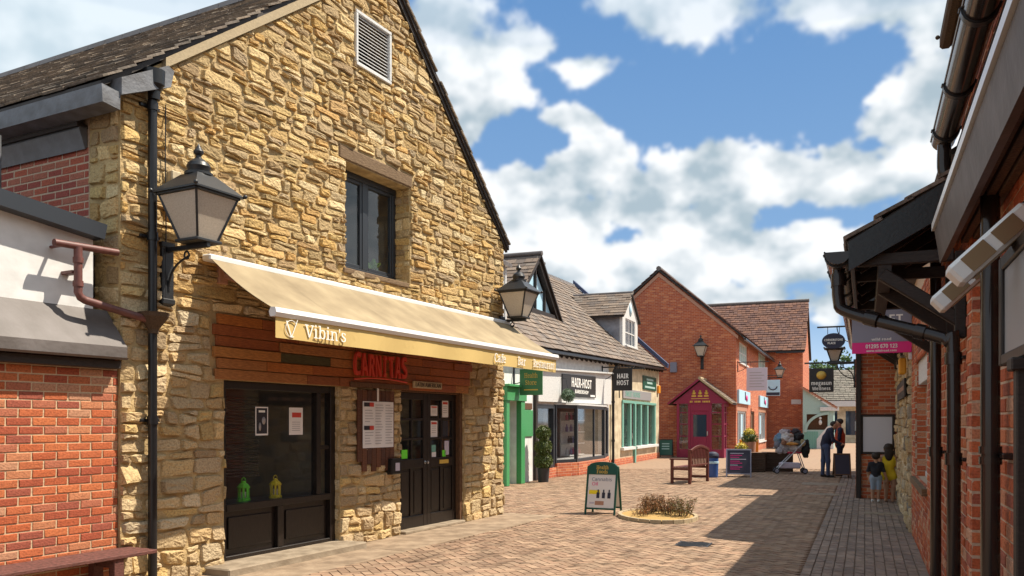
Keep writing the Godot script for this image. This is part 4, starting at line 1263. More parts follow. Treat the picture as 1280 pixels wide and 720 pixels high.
func dormer_white(b: Node3D) -> void:
	var d := group_part(b, "white_dormer")
	var z := -.5
	var g := Geo.new()
	wall_geo(g, PackedVector2Array([Vector2(12.25, 4.55), Vector2(14.8, 4.55), Vector2(14.8, 5.98), Vector2(13.53, 6.93), Vector2(12.25, 5.98)]), [Rect2(12.72, 4.78, 1.66, 1.1)], z - .12, z)
	part(d, "gable_face", g, M.white_paint)
	g = Geo.new()
	g.prism(PackedVector2Array([Vector2(12.26, 4.3), Vector2(12.36, 4.3), Vector2(12.36, 5.97), Vector2(12.26, 5.97)]), -3.2, z - .121); g.prism(PackedVector2Array([Vector2(14.69, 4.3), Vector2(14.79, 4.3), Vector2(14.79, 5.97), Vector2(14.69, 5.97)]), -3.2, z - .121)
	part(d, "cheek", g, M.grey_render)
	g = Geo.new()
	g.prism(PackedVector2Array([Vector2(12.08, 5.84), Vector2(13.53, 6.94), Vector2(14.98, 5.84), Vector2(14.98, 5.91), Vector2(13.53, 7.01), Vector2(12.08, 5.91)]), -3.4, z + .1)
	part(d, "roof_deck", g, M.dark_timber)
	var up := Vector3(1.45, 1.10, 0).normalized()
	pieces(d, "slate", slates(FR_ROW, Vector3(12.06, 5.91, -3.4), Vector3(0, 0, 1), up, 3.05, 1.82, .2, .24, .4, .02, 55, SLATE), M.slate, "more_slates", 80)
	g = Geo.new(); g.tube([Vector3(13.53, 7.02, -3.4), Vector3(13.53, 7.02, z + .12)], .07, 8); part(d, "ridge", g, M.lead_cap)
	var w := group_part(d, "window_frame")
	g = Geo.new()
	for x in [12.72, 13.23, 13.82, 14.33]: g.bbox(Vector3(x, 4.78, z - .08), Vector3(x + .05, 5.88, z - .02))
	for y in [4.78, 5.28, 5.83]: g.bbox(Vector3(12.77, y, z - .075), Vector3(14.33, y + .05, z - .025))
	for x in [12.98, 13.52, 14.08]: g.bbox(Vector3(x, 4.83, z - .07), Vector3(x + .025, 5.83, z - .03))
	part(w, "bars", g, M.white_paint)
	part(d, "pane", box_geo(Vector3(12.77, 4.83, z - .056), Vector3(14.33, 5.83, z - .05)), M.window_glass)
	g = Geo.new(); g.bbox(Vector3(12.6, 4.70, z + .001), Vector3(14.5, 4.775, z + .10)); part(d, "sill", g, M.white_paint)
	g = Geo.new(); g.ball(Vector3(13.53, 6.30, z + .01), Vector3(.2, .28, .03), 14, 8); part(d, "blue_roundel", g, M.sign_blue)

func box_geo(p: Vector3, q: Vector3) -> Geo:
	var g := Geo.new(); g.box(p, q); return g

func dormer_timber(b: Node3D) -> void:
	var d := group_part(b, "timber_dormer")
	var z := -1.1
	var a := Vector2(3.95, 6.78); var l := Vector2(1.95, 5.0); var r := Vector2(5.95, 5.0)
	var g := Geo.new(); g.prism(PackedVector2Array([l + Vector2(.25, .05), r + Vector2(-.25, .05), a - Vector2(0, .25)]), z - .2, z - .1); part(d, "infill", g, M.sign_blue)
	g = Geo.new()
	g.beam(Vector3(l.x, l.y, z), Vector3(a.x, a.y, z), .16, .22, Vector3(0, 0, 1).cross(Vector3(a.x - l.x, a.y - l.y, 0)).normalized()); g.beam(Vector3(r.x, r.y, z), Vector3(a.x, a.y, z), .16, .22, Vector3(0, 0, 1).cross(Vector3(r.x - a.x, r.y - a.y, 0)).normalized())
	g.beam(Vector3(l.x, l.y + .08, z - .02), Vector3(r.x, r.y + .08, z - .02), .12, .16)
	for x in [3.1, 3.95, 4.8]: g.beam(Vector3(x, 5.1, z - .06), Vector3(x, 6.65 - absf(x - 3.95) * .85, z - .06), .08, .07, Vector3.RIGHT)
	part(d, "timber_frame", g, M.dark_timber)
	g = Geo.new(); g.prism(PackedVector2Array([l + Vector2(-.2, -.12), a + Vector2(0, .06), r + Vector2(.2, -.12), r + Vector2(.2, -.04), a + Vector2(0, .14), l + Vector2(-.2, -.04)]), -3.6, z + .15); part(d, "roof_deck", g, M.dark_timber)
	var up := Vector3(a.x - l.x, a.y - l.y, 0).normalized()
	pieces(d, "slate", slates(FR_ROW, Vector3(l.x - .2, l.y - .04, -3.6), Vector3(0, 0, 1), up, 2.65, 2.8, .2, .24, .4, .02, 57, SLATE), M.slate, "more_slates", 80)
	g = Geo.new(); g.tube([Vector3(a.x, a.y + .14, -3.6), Vector3(a.x, a.y + .14, z + .18)], .08, 8); part(d, "ridge", g, M.lead_cap)

func shop_green(b: Node3D) -> void:
	var s := group_part(b, "green_shopfront")
	var g := Geo.new()
	g.bbox(Vector3(-1.5, 0, .0), Vector3(-1.3, 2.15, .12)); g.bbox(Vector3(-.55, 0, .0), Vector3(-.28, 2.15, .14)); g.bbox(Vector3(-1.55, 2.151, .0), Vector3(-.2, 2.5, .16)); g.bbox(Vector3(-1.6, 2.501, .0), Vector3(-.15, 2.56, .24))
	part(s, "surround", g, M.green_paint)
	g = Geo.new(); g.bbox(Vector3(-1.299, .02, -.26), Vector3(-.551, 2.14, -.2)); g.bbox(Vector3(-1.2, .2, -.199), Vector3(-.65, .9, -.18)); part(s, "door", g, M.green_paint)
	part(s, "pane", box_geo(Vector3(-1.18, 1.05, -.199), Vector3(-.68, 1.95, -.19)), M.window_glass)
	box_part(s, "panel", Vector3(-.22, 1.22, .003), Vector3(.6, 1.93, .03), M.green_paint)
	box_part(s, "brown_plate", Vector3(-.2, 1.95, .003), Vector3(.55, 2.12, .03), M.oak)
	box_part(s, "corner_post", Vector3(.70, .0, .003), Vector3(.82, 3.0, .08), M.dark_timber)

func shop_barber(b: Node3D) -> void:
	var s := group_part(b, "barber_shopfront")
	var g := Geo.new() # display window on the left
	for x in [.85, 2.25]: g.bbox(Vector3(x, .3, -.1), Vector3(x + .1, 2.1, .05))
	g.bbox(Vector3(.951, .3, -.1), Vector3(2.249, .42, .05)); g.bbox(Vector3(.951, 2.0, -.1), Vector3(2.249, 2.1, .05))
	part(s, "window_frame", g, M.anthracite)
	part(s, "pane", box_geo(Vector3(.951, .42, -.04), Vector3(2.249, 2.0, -.035)), M.glass)
	box_part(s, "brick_plinth", Vector3(.85, 0, .003), Vector3(2.4, .28, .09), M.far_wall)
	# canted bay
	var pts := [Vector2(2.45, .02), Vector2(3.35, .38), Vector2(6.35, .38), Vector2(8.05, .02)]
	g = Geo.new(); var pg := Geo.new(); var sg := Geo.new()
	for k in 3:
		var p: Vector2 = pts[k]; var q: Vector2 = pts[k + 1]
		var a := Vector3(p.x, 0, p.y); var e := Vector3(q.x, 0, q.y)
		var glass := Geo.new(); var up := Vector3.UP
		var dir := (e - a).normalized()
		glass.beam(a + up * 1.26 + dir * .05, e + up * 1.26 - dir * .05, .006, 1.56, Vector3.UP, .001)
		part(s, "pane", glass, M.glass)
		g.beam(a + up * .45, e + up * .45, .09, .1); g.beam(a + up * 2.07, e + up * 2.07, .09, .1)
		pg.beam(a + up * .2, e + up * .2, .16, .4, Vector3.UP, .01)
		if k == 1: g.beam(a.lerp(e, .62) + up * .5, a.lerp(e, .62) + up * 2.02, .06, .07, dir)
	for p in pts: g.bbox(Vector3(p.x - .05, .40, p.y - .05), Vector3(p.x + .05, 2.12, p.y + .05))
	part(s, "bay_frame", g, M.anthracite)
	part(s, "bay_plinth", pg, M.far_wall)
	g = Geo.new(); g.prism(PackedVector2Array([Vector2(2.35, .0), Vector2(3.3, -.48), Vector2(6.4, -.48), Vector2(8.2, .0)]), 2.121, 2.17); g.v = Transform3D(Basis(Vector3.RIGHT, Vector3(0, 0, -1), Vector3.UP), Vector3.ZERO) * g.v
	for k in g.n.size(): g.n[k] = Vector3(g.n[k].x, g.n[k].z, -g.n[k].y)
	part(s, "bay_top", g, M.white_paint)
	box_part(s, "window_board", Vector3(2.5, .42, -.7), Vector3(8.0, .47, .0), M.white_paint)
	# display inside
	g = Geo.new()
	for k in 4: g.bbox(Vector3(5.0, .5 + k * .38, -.65), Vector3(6.6, .54 + k * .38, -.35))
	g.bbox(Vector3(5.0, .471, -.70), Vector3(6.6, 1.95, -.651)); part(s, "display_shelf", g, M.white_paint)
	g = Geo.new(); var r := RandomNumberGenerator.new(); r.seed = 3
	for k in 4:
		for i in 7:
			if r.randf() < .25: continue
			g.col = [Color(.03, .03, .04), Color(.5, .1, .2), Color(.25, .2, .4), Color(.6, .6, .65)][r.randi() % 4]
			g.xf = Transform3D(Basis.IDENTITY, Vector3(5.12 + i * .22, .54 + k * .38, -.5)); g.lathe([Vector2(0, 0), Vector2(.05, 0), Vector2(.05, .14), Vector2(.02, .18), Vector2(.02, .24), Vector2(0, .24)], 8)
	var pr := part(s, "bottles", g, M.goods); pr.set_meta("kind", "stuff")
	g = Geo.new()
	for k in 26:
		g.col = [Color(.35, .3, .5), Color(.5, .2, .3), Color(.6, .6, .65), Color(.1, .1, .2), Color(.3, .35, .5)][r.randi() % 5]
		g.ball(Vector3(1.1 + r.randf() * 1.0, .55 + r.randf() * .75, -.35 - r.randf() * .3), Vector3.ONE * r.randf_range(.06, .14), 8, 6, .3, wob)
	var ds := part(s, "window_display", g, M.goods); ds.set_meta("kind", "stuff")
	# fascia board
	g = Geo.new(); g.prism(PackedVector2Array([Vector2(.80, 2.18), Vector2(8.3, 2.24), Vector2(8.3, 3.33), Vector2(.80, 3.06)]), .003, .12); part(s, "fascia", g, M.white_paint)
	g = Geo.new(); g.beam(Vector3(.76, 3.08, .10), Vector3(8.33, 3.35, .10), .24, .05); part(s, "fascia_cap", g, M.white_paint)
	var fs := thing("barber_sign", "black fascia sign reading HAIR-HOST on the white shop", "sign", FR_ROW[0], FR_ROW[1])
	g = Geo.new(); g.prism(PackedVector2Array([Vector2(2.75, 2.36), Vector2(6.22, 2.42), Vector2(6.22, 3.13), Vector2(2.75, 3.04)]), .125, .155); part(fs, "board", g, M.sign_black)
	text(fs, "HAIR-HOST", .28, Vector3(4.65, 2.83, .159), M.letter_white, 2.1, false, true)
	text(fs, "BARBERSHOP", .11, Vector3(4.65, 2.56, .159), M.letter_white, 1.4, false, true)
	for e in [[3.1, 3.5], [5.6, 6.1]]: box_part(fs, "text_line", Vector3(e[0], 2.44, .156), Vector3(e[1], 2.50, .159), M.letter_white, .001)

func shop_cream(b: Node3D, o: Rect2) -> void:
	var s := group_part(b, "cream_shopfront")
	var g := Geo.new()
	for x in [o.position.x, 11.3, 13.05, 14.25, o.end.x - .22]: g.bbox(Vector3(x, .66, -.08), Vector3(x + .22, 2.34, .06))
	g.bbox(Vector3(11.85, .0, .021), Vector3(12.05, 2.34, .12)); g.bbox(Vector3(o.position.x, 2.341, -.06), Vector3(o.end.x, 2.44, .08))
	part(s, "mullions", g, M.teal)
	part(s, "pane", box_geo(Vector3(o.position.x, .66, -.06), Vector3(o.end.x, 2.34, -.055)), M.glass)
	g = Geo.new(); g.bbox(Vector3(o.position.x - .15, .54, -.1), Vector3(11.8, .65, .16)); g.bbox(Vector3(12.1, .54, -.1), Vector3(o.end.x + .15, .65, .16)); part(s, "sill", g, M.white_paint)
	g = Geo.new(); var r := RandomNumberGenerator.new(); r.seed = 8
	for k in 30:
		g.col = [Color(.5, .45, .35), Color(.2, .3, .25), Color(.6, .6, .55), Color(.05, .06, .06)][r.randi() % 4]
		var q := Vector3(10.4 + r.randf() * 5.0, .70 + r.randf() * .9, -.5 - r.randf() * .4)
		g.bbox(q - Vector3(.1, .12, .05), q + Vector3(.1, .12, .05), .01)
	var ds := part(s, "window_display", g, M.goods); ds.set_meta("kind", "stuff")
	g = Geo.new(); g.tube([Vector3(8.62, 0, .10), Vector3(8.62, 3.4, .10), Vector3(8.62, 3.6, .2), Vector3(8.62, 3.74, .30)], .05, 8)
	for y in [.9, 2.3, 3.3]: g.tube([Vector3(8.62, y, .10), Vector3(8.62, y + .08, .10)], .065, 8)
	part(b, "downpipe", g, M.black_paint)
	var fs := thing("dark_fascia_sign", "dark grey fascia board with pale green lettering on the cream shop", "sign", FR_ROW[0], FR_ROW[1])
	g = Geo.new(); g.bbox(Vector3(10.2, 2.52, .024), Vector3(14.95, 2.88, .07)); part(fs, "board", g, M.notice_grey)
	text(fs, "SWEET HOUSE", .2, Vector3(11.7, 2.70, .074), M.teal, 2.4, false, true)
	var gs := thing("green_wall_sign", "dark green square sign high on the cream shop wall", "sign", FR_ROW[0], FR_ROW[1])
	g = Geo.new(); g.bbox(Vector3(13.5, 2.98, .024), Vector3(16.0, 3.56, .06)); part(gs, "board", g, M.bottle_green)
	for e in [[14.1, 15.4, 3.42], [14.2, 15.2, 3.28], [13.8, 15.7, 3.10]]: box_part(gs, "text_line", Vector3(e[0], e[2] - .04, .0605), Vector3(e[1], e[2] + .04, .063), M.pale_teal, .001)
	var yb := thing("alarm_box", "yellow alarm box at the far end of the cream shop wall", "alarm", FR_ROW[0], FR_ROW[1])
	box_part(yb, "case", Vector3(16.3, 2.9, .021), Vector3(16.6, 3.25, .12), M.amber, .02)

# a sign that hangs out over the lane; local x runs out of the wall
func hanging_sign(called: String, label: String, fr: Array, t: float, arm_y: float, w0: float, w1: float, y0: float, y1: float, m: Material, oval := false, scroll := true) -> Node3D:
	var s := thing(called, label, "sign", place(fr, Vector3(t, 0, 0)), fr[1] - PI / 2, "")
	var g := Geo.new()
	g.beam(Vector3(0, arm_y, 0), Vector3(w1 + .08, arm_y, 0), .035, .04)
	g.bbox(Vector3(0, arm_y - .45, -.03), Vector3(.035, arm_y + .06, .03))
	if scroll:
		var pts := []
		for k in 11: pts.append(Vector3(.03 + .42 * sin(k * PI / 20), arm_y - .42 * cos(k * PI / 20), 0))
		g.tube(pts, .014, 6)
	part(s, "bracket", g, M.iron)
	g = Geo.new()
	for x in [lerpf(w0, w1, .2), lerpf(w0, w1, .8)]: g.tube([Vector3(x, y1 - .02, 0), Vector3(x, arm_y, 0)], .008, 5)
	part(s, "hanger", g, M.iron)
	g = Geo.new()
	if oval:
		var pl := PackedVector2Array()
		for k in 28: pl.append(Vector2((w0 + w1) / 2 + cos(TAU * k / 28) * (w1 - w0) / 2, (y0 + y1) / 2 + sin(TAU * k / 28) * (y1 - y0) / 2))
		g.prism(pl, -.02, .02)
	else: g.bbox(Vector3(w0, y0, -.02), Vector3(w1, y1, .02), .005)
	part(s, "board", g, m)
	return s

# ---------- red brick gabled building, its wing, porch and what stands behind ----------
var FR_RED: Array
const CLAY := [Color(.17, .085, .06), Color(.21, .10, .07), Color(.14, .07, .055), Color(.24, .115, .075), Color(.19, .10, .08)]

func red_building() -> void:
	var fr := FR_RED
	var b := thing("red_brick_building", "red brick gabled building with brown tiled roof and projecting far wing", "building", fr[0], fr[1])
	var g := Geo.new(); along_x(g)
	g.prism(PackedVector2Array([Vector2(-7.2, 0), Vector2(0, 0), Vector2(0, 5.8), Vector2(-3.6, 8.82), Vector2(-7.2, 5.8)]), -.3, 0)
	part(b, "gable_wall", g, M.far_wall)
	var wins := [Rect2(1.2, 4.5, 3.4, 1.0), Rect2(10, 4.7, 4.4, 1.0), Rect2(.5, .5, 3.6, 1.65), Rect2(10, .5, 4.2, 1.7), Rect2(6.2, 0, 1.6, 2.2)]
	g = Geo.new(); wall_geo(g, PackedVector2Array([Vector2(.301, 0), Vector2(16, 0), Vector2(16, 5.9), Vector2(.301, 5.9)]), wins, -.3, 0); part(b, "street_wall", g, M.far_wall)
	g = Geo.new(); g.box(Vector3(.301, 0, -7.2), Vector3(16, 5.6, -6.9)); g.box(Vector3(15.7, 0, -6.899), Vector3(16, 5.6, -.301)); part(b, "rear_wall", g, M.far_wall)
	for k in wins.size():
		var r: Rect2 = wins[k]
		var w := group_part(b, "window" if k < 4 else "door")
		g = Geo.new()
		var n := 4 if k < 4 else 1
		g.bbox(Vector3(r.position.x, r.position.y, -.12), Vector3(r.end.x, r.position.y + .09, -.04)); g.bbox(Vector3(r.position.x, r.end.y - .09, -.12), Vector3(r.end.x, r.end.y, -.04))
		for i in n + 1: g.bbox(Vector3(lerpf(r.position.x, r.end.x - .1, float(i) / n), r.position.y + .091, -.12), Vector3(lerpf(r.position.x, r.end.x - .1, float(i) / n) + .1, r.end.y - .091, -.042))
		if k < 2: g.bbox(Vector3(r.position.x + .1, r.get_center().y - .03, -.11), Vector3(r.end.x - .1, r.get_center().y + .03, -.06))
		part(w, "frame", g, M.white_paint if k < 4 else M.oak)
		part(w, "pane", box_geo(Vector3(r.position.x + .05, r.position.y + .05, -.09), Vector3(r.end.x - .05, r.end.y - .05, -.085)), (M.pale_teal if k < 2 else M.window_glass) if k < 4 else M.oak)
		if k < 4: box_part(w, "sill", Vector3(r.position.x - .1, r.position.y - .08, -.1), Vector3(r.end.x + .1, r.position.y - .002, .06), M.white_paint)
		if k < 4: part(w, "soldier_course", box_geo(Vector3(r.position.x - .1, r.end.y + .002, -.1), Vector3(r.end.x + .1, r.end.y + .2, .006)), M.salmon)
	for e in [[2.7, 1.0], [12.0, .0]]:
		var p := group_part(b, "interior_poster"); box_part(p, "sheet", Vector3(e[0] - .5, .9, -.083), Vector3(e[0] + .4, 2.0, -.075), M.sign_blue)
	# roof
	var roof := group_part(b, "roof")
	g = Geo.new(); along_x(g)
	g.prism(PackedVector2Array([Vector2(.35, 5.5), Vector2(-3.6, 8.85), Vector2(-7.55, 5.5), Vector2(-7.55, 5.58), Vector2(-3.6, 8.95), Vector2(.35, 5.58)]), -18.5, .10)
	part(roof, "roof_deck", g, M.dark_timber)
	var up := Vector3(0, 3.37, -3.95).normalized()
	pieces(roof, "roof_tile", slates(fr, Vector3(-.12, 5.58, .38), Vector3(1, 0, 0), up, 18.5, 5.2, .26, .24, .30, .03, 61, CLAY), M.tile, "roof_tiles", 0)
	var up2 := Vector3(0, 3.37, 3.95).normalized()
	pieces(roof, "roof_tile", slates(fr, Vector3(18.4, 5.58, -7.58), Vector3(-1, 0, 0), up2, 18.5, 5.2, .26, .24, .30, .03, 62, CLAY), M.tile, "back_roof_tiles", 0)
	g = Geo.new(); g.tube([Vector3(-.12, 8.98, -3.6), Vector3(18.4, 8.98, -3.6)], .12, 8); part(roof, "ridge_tiles", g, M.lead_cap)
	g = Geo.new(); along_x(g); g.prism(PackedVector2Array([Vector2(.1, 5.62), Vector2(-3.6, 8.78), Vector2(-7.3, 5.62), Vector2(-7.3, 5.46), Vector2(-3.6, 8.6), Vector2(.1, 5.46)]), .001, .04); part(roof, "verge_course", g, M.salmon)
	g = Geo.new(); g.beam(Vector3(0, 5.46, .40), Vector3(15.6, 5.46, .40), .11, .09); part(b, "gutter", g, M.black_paint)
	# wing
	var wing := group_part(b, "wing")
	g = Geo.new(); g.box(Vector3(16, 0, -4), Vector3(16.3, 6.2, 2.1)); part(wing, "wing_front", g, M.far_wall)
	g = Geo.new(); g.prism(PackedVector2Array([Vector2(16.301, 0), Vector2(24, 0), Vector2(24, 6.2), Vector2(20, 9.6), Vector2(16.301, 6.35)]), 1.8, 2.1); part(wing, "wing_gable", g, M.far_wall)
	g = Geo.new(); g.prism(PackedVector2Array([Vector2(15.65, 6.05), Vector2(20, 9.7), Vector2(24.4, 6.05), Vector2(24.4, 6.13), Vector2(20, 9.8), Vector2(15.65, 6.13)]), -8, 2.25); part(wing, "wing_roof_deck", g, M.dark_timber)
	var u3 := Vector3(4.35, 3.67, 0).normalized()
	pieces(wing, "roof_tile", slates(fr, Vector3(15.62, 6.13, -8), Vector3(0, 0, 1), u3, 10.3, 5.7, .26, .24, .30, .03, 63, CLAY), M.tile, "wing_roof_tiles", 0)
	g = Geo.new(); g.tube([Vector3(20, 9.83, -8), Vector3(20, 9.83, 2.3)], .12, 8); part(wing, "ridge_tiles", g, M.lead_cap)
	g = Geo.new(); g.beam(Vector3(15.6, 6.02, .5), Vector3(15.6, 6.02, 2.2), .11, .09); part(wing, "wing_gutter", g, M.black_paint)
	g = Geo.new(); g.bbox(Vector3(15.97, 2.75, 1.4), Vector3(15.998, 3.05, 2.0)); part(wing, "wall_plate", g, M.white_paint)
	g = Geo.new(); g.tube([Vector3(15.93, 0, -.2), Vector3(15.93, 5.9, -.2)], .06, 8); part(b, "downpipe", g, M.black_paint)
	# grey box on the gable
	var jb := thing("meter_box", "grey box on the red brick gable above the porch", "box", fr[0], fr[1])
	box_part(jb, "case", Vector3(-.16, 3.98, -3.05), Vector3(-.001, 4.46, -2.73), M.sign_grey, .02)
	# blue shop signs over the ground floor windows
	for e in [[.4, 5.0, "pale blue shop sign nearest the brick corner"], [10.0, 15.0, "pale blue shop sign over the far window of the brick building"]]:
		var s := thing("blue_shop_sign", e[2], "sign", fr[0], fr[1], "blue signs on the brick street front")
		box_part(s, "board", Vector3(e[0], 2.5, .003), Vector3(e[1], 3.15, .10), M.sign_blue)
		var dg := Geo.new(); dg.bbox(Vector3(e[0] + 2.2, 2.7, .1003), Vector3(e[0] + 2.6, 3.1, .105), .001); part(s, "blue_mark", dg, M.navy)
		var pk := Geo.new(); pk.ball(Vector3(e[0] + 3.0, 2.8, .105), Vector3(.4, .17, .012), 10, 6); part(s, "pink_mark", pk, M.pink)
	# signs hanging over the lane
	var l := hanging_sign("lilac_hanging_sign", "large lilac sign hanging from the brick building corner", fr, .5, 4.42, .42, 1.35, 3.08, 4.15, M.sign_lilac)
	for k in 6: box_part(l, "text_line", Vector3(.55, 3.9 - k * .13, .0205), Vector3(1.1 + .12 * (k % 2), 3.94 - k * .13, .023), M.grey_ink, .001)
	var sm := hanging_sign("smile_hanging_sign", "small pale blue sign with a smile mark hanging beyond the lilac sign", fr, 4.3, 3.98, .95, 1.62, 2.95, 3.75, M.sign_blue)
	var pts := []
	for k in 9: pts.append(Vector3(1.28 + cos(PI + k * PI / 8) * .2, 3.42 + sin(PI + k * PI / 8) * .17, .025))
	var sg := Geo.new(); sg.tube(pts, .03, 6); part(sm, "smile_mark", sg, M.navy)
	box_part(sm, "dark_band", Vector3(.96, 2.97, .0205), Vector3(1.61, 3.12, .024), M.navy)
	street_lamp("black lantern lamp on the red brick gable above the porch", place(fr, Vector3(0, 4.66, -1.55)), fr[1] - PI / 2, .42, 1.05)
	street_lamp("black lantern lamp beyond the lilac hanging sign", place(fr, Vector3(7.0, 4.0, 0)), fr[1], 1.4, .9)
	porch()
	teal_porch()

func porch() -> void:
	var fr := FR_RED
	var b := thing("maroon_porch", "maroon timber entrance porch with gold emblem and tiled gable roof", "porch", place(fr, Vector3(-1.6, 0, -1.38)), fr[1] - PI / 2)
	# local: x out towards the lane, z towards the viewer; front at z = 0, brick wall at z = -1.6
	var h := 2.45
	var g := Geo.new()
	for x in [-1.06, -.55, .40, .95]: g.bbox(Vector3(x, 0, -.1), Vector3(x + .11, h, 0))
	for e in [[-.949, -.551], [.511, .949]]:
		g.bbox(Vector3(e[0], 0, -.09), Vector3(e[1], .38, -.01))
		for y in [.95, 1.5, 2.02]: g.bbox(Vector3(e[0], y, -.08), Vector3(e[1], y + .045, -.02))
	g.bbox(Vector3(-.439, 2.12, -.09), Vector3(.399, h, -.01))
	part(b, "front_frame", g, M.maroon)
	for e in [[-.949, -.551], [.511, .949]]: part(b, "side_light", box_geo(Vector3(e[0], .38, -.055), Vector3(e[1], h, -.05)), M.glass)
	g = Geo.new()
	for x in [[-.437, -.32], [.28, .397]]: g.bbox(Vector3(x[0], .03, -.07), Vector3(x[1], 2.115, -.03))
	g.bbox(Vector3(-.319, .03, -.068), Vector3(.279, .95, -.032)); g.bbox(Vector3(-.319, 1.95, -.068), Vector3(.279, 2.115, -.032))
	for k in 5: g.bbox(Vector3(-.30 + k * .115, .1, -.031), Vector3(-.20 + k * .115, .9, -.022))
	part(b, "door", g, M.maroon)
	part(b, "door_pane", box_geo(Vector3(-.319, .95, -.055), Vector3(.279, 1.95, -.05)), M.window_glass)
	g = Geo.new(); g.bbox(Vector3(.30, 1.0, -.029), Vector3(.34, 1.2, .02)); part(b, "handle", g, M.steel)
	g = Geo.new()
	for x in [-1.06, .96]:
		g.bbox(Vector3(x, 0, -1.59), Vector3(x + .1, .4, -.101)); g.bbox(Vector3(x, h - .12, -1.59), Vector3(x + .1, h, -.101))
		for y in [.95, 1.5, 2.02]: g.bbox(Vector3(x + .02, y, -1.59), Vector3(x + .08, y + .045, -.101))
		g.bbox(Vector3(x + .01, .4, -.85), Vector3(x + .09, h - .12, -.77))
	part(b, "side_frame", g, M.maroon)
	for x in [-1.01, 1.01]: part(b, "side_pane", box_geo(Vector3(x - .004, .4, -1.58), Vector3(x + .004, h - .12, -.102)), M.glass)
	g = Geo.new(); g.prism(PackedVector2Array([Vector2(-1.25, h + .001), Vector2(1.25, h + .001), Vector2(0, 3.46)]), -.12, .02); part(b, "gable_board", g, M.maroon)
	g = Geo.new(); g.prism(PackedVector2Array([Vector2(-1.42, 2.40), Vector2(0, 3.50), Vector2(1.42, 2.40), Vector2(1.42, 2.46), Vector2(0, 3.56), Vector2(-1.42, 2.46)]), -1.59, .12); part(b, "roof_deck", g, M.dark_timber)
	var up := Vector3(-1.42, 1.10, 0).normalized()
	pieces(b, "roof_tile", slates([place(fr, Vector3(-1.6, 0, -1.38)), fr[1] - PI / 2], Vector3(1.44, 2.46, .14), Vector3(0, 0, -1), up, 1.72, 1.8, .2, .2, .3, .02, 71, SLATE), M.slate, "more_tiles", 60)
	var upl := Vector3(1.42, 1.10, 0).normalized()
	pieces(b, "roof_tile", slates([place(fr, Vector3(-1.6, 0, -1.38)), fr[1] - PI / 2], Vector3(-1.44, 2.46, -1.58), Vector3(0, 0, 1), upl, 1.72, 1.8, .2, .2, .3, .02, 72, SLATE), M.slate, "far_tiles", 0)
	g = Geo.new(); g.beam(Vector3(1.45, 2.44, .16), Vector3(0, 3.57, .16), .05, .09); g.tube([Vector3(0, 3.6, .2), Vector3(0, 3.6, -1.58)], .07, 8); part(b, "verge_tiles", g, M.kerb_stone)
	g = Geo.new(); g.beam(Vector3(-1.45, 2.44, .16), Vector3(0, 3.57, .16), .05, .09); part(b, "verge_board", g, M.maroon)
	# gold emblem: three seated shapes over two lines
	for x in [-.28, .0, .28]:
		g = Geo.new(); g.ball(Vector3(x, 3.02, .025), Vector3(.05, .05, .015), 8, 6); g.ball(Vector3(x, 2.92, .025), Vector3(.09, .07, .015), 8, 6); g.bbox(Vector3(x - .1, 2.76, .021), Vector3(x + .1, 2.83, .03)); part(b, "gold_emblem", g, M.gold)
	g = Geo.new(); g.bbox(Vector3(-.4, 2.66, .021), Vector3(.4, 2.69, .03)); part(b, "gold_line", g, M.gold)
	var tl := Geo.new()
	for k in 13:
		if k in [2, 7]: continue
		tl.bbox(Vector3(-.46 + k * .071, 2.50, .021), Vector3(-.41 + k * .071, 2.58, .03), .004)
	part(b, "gold_lettering", tl, M.gold)

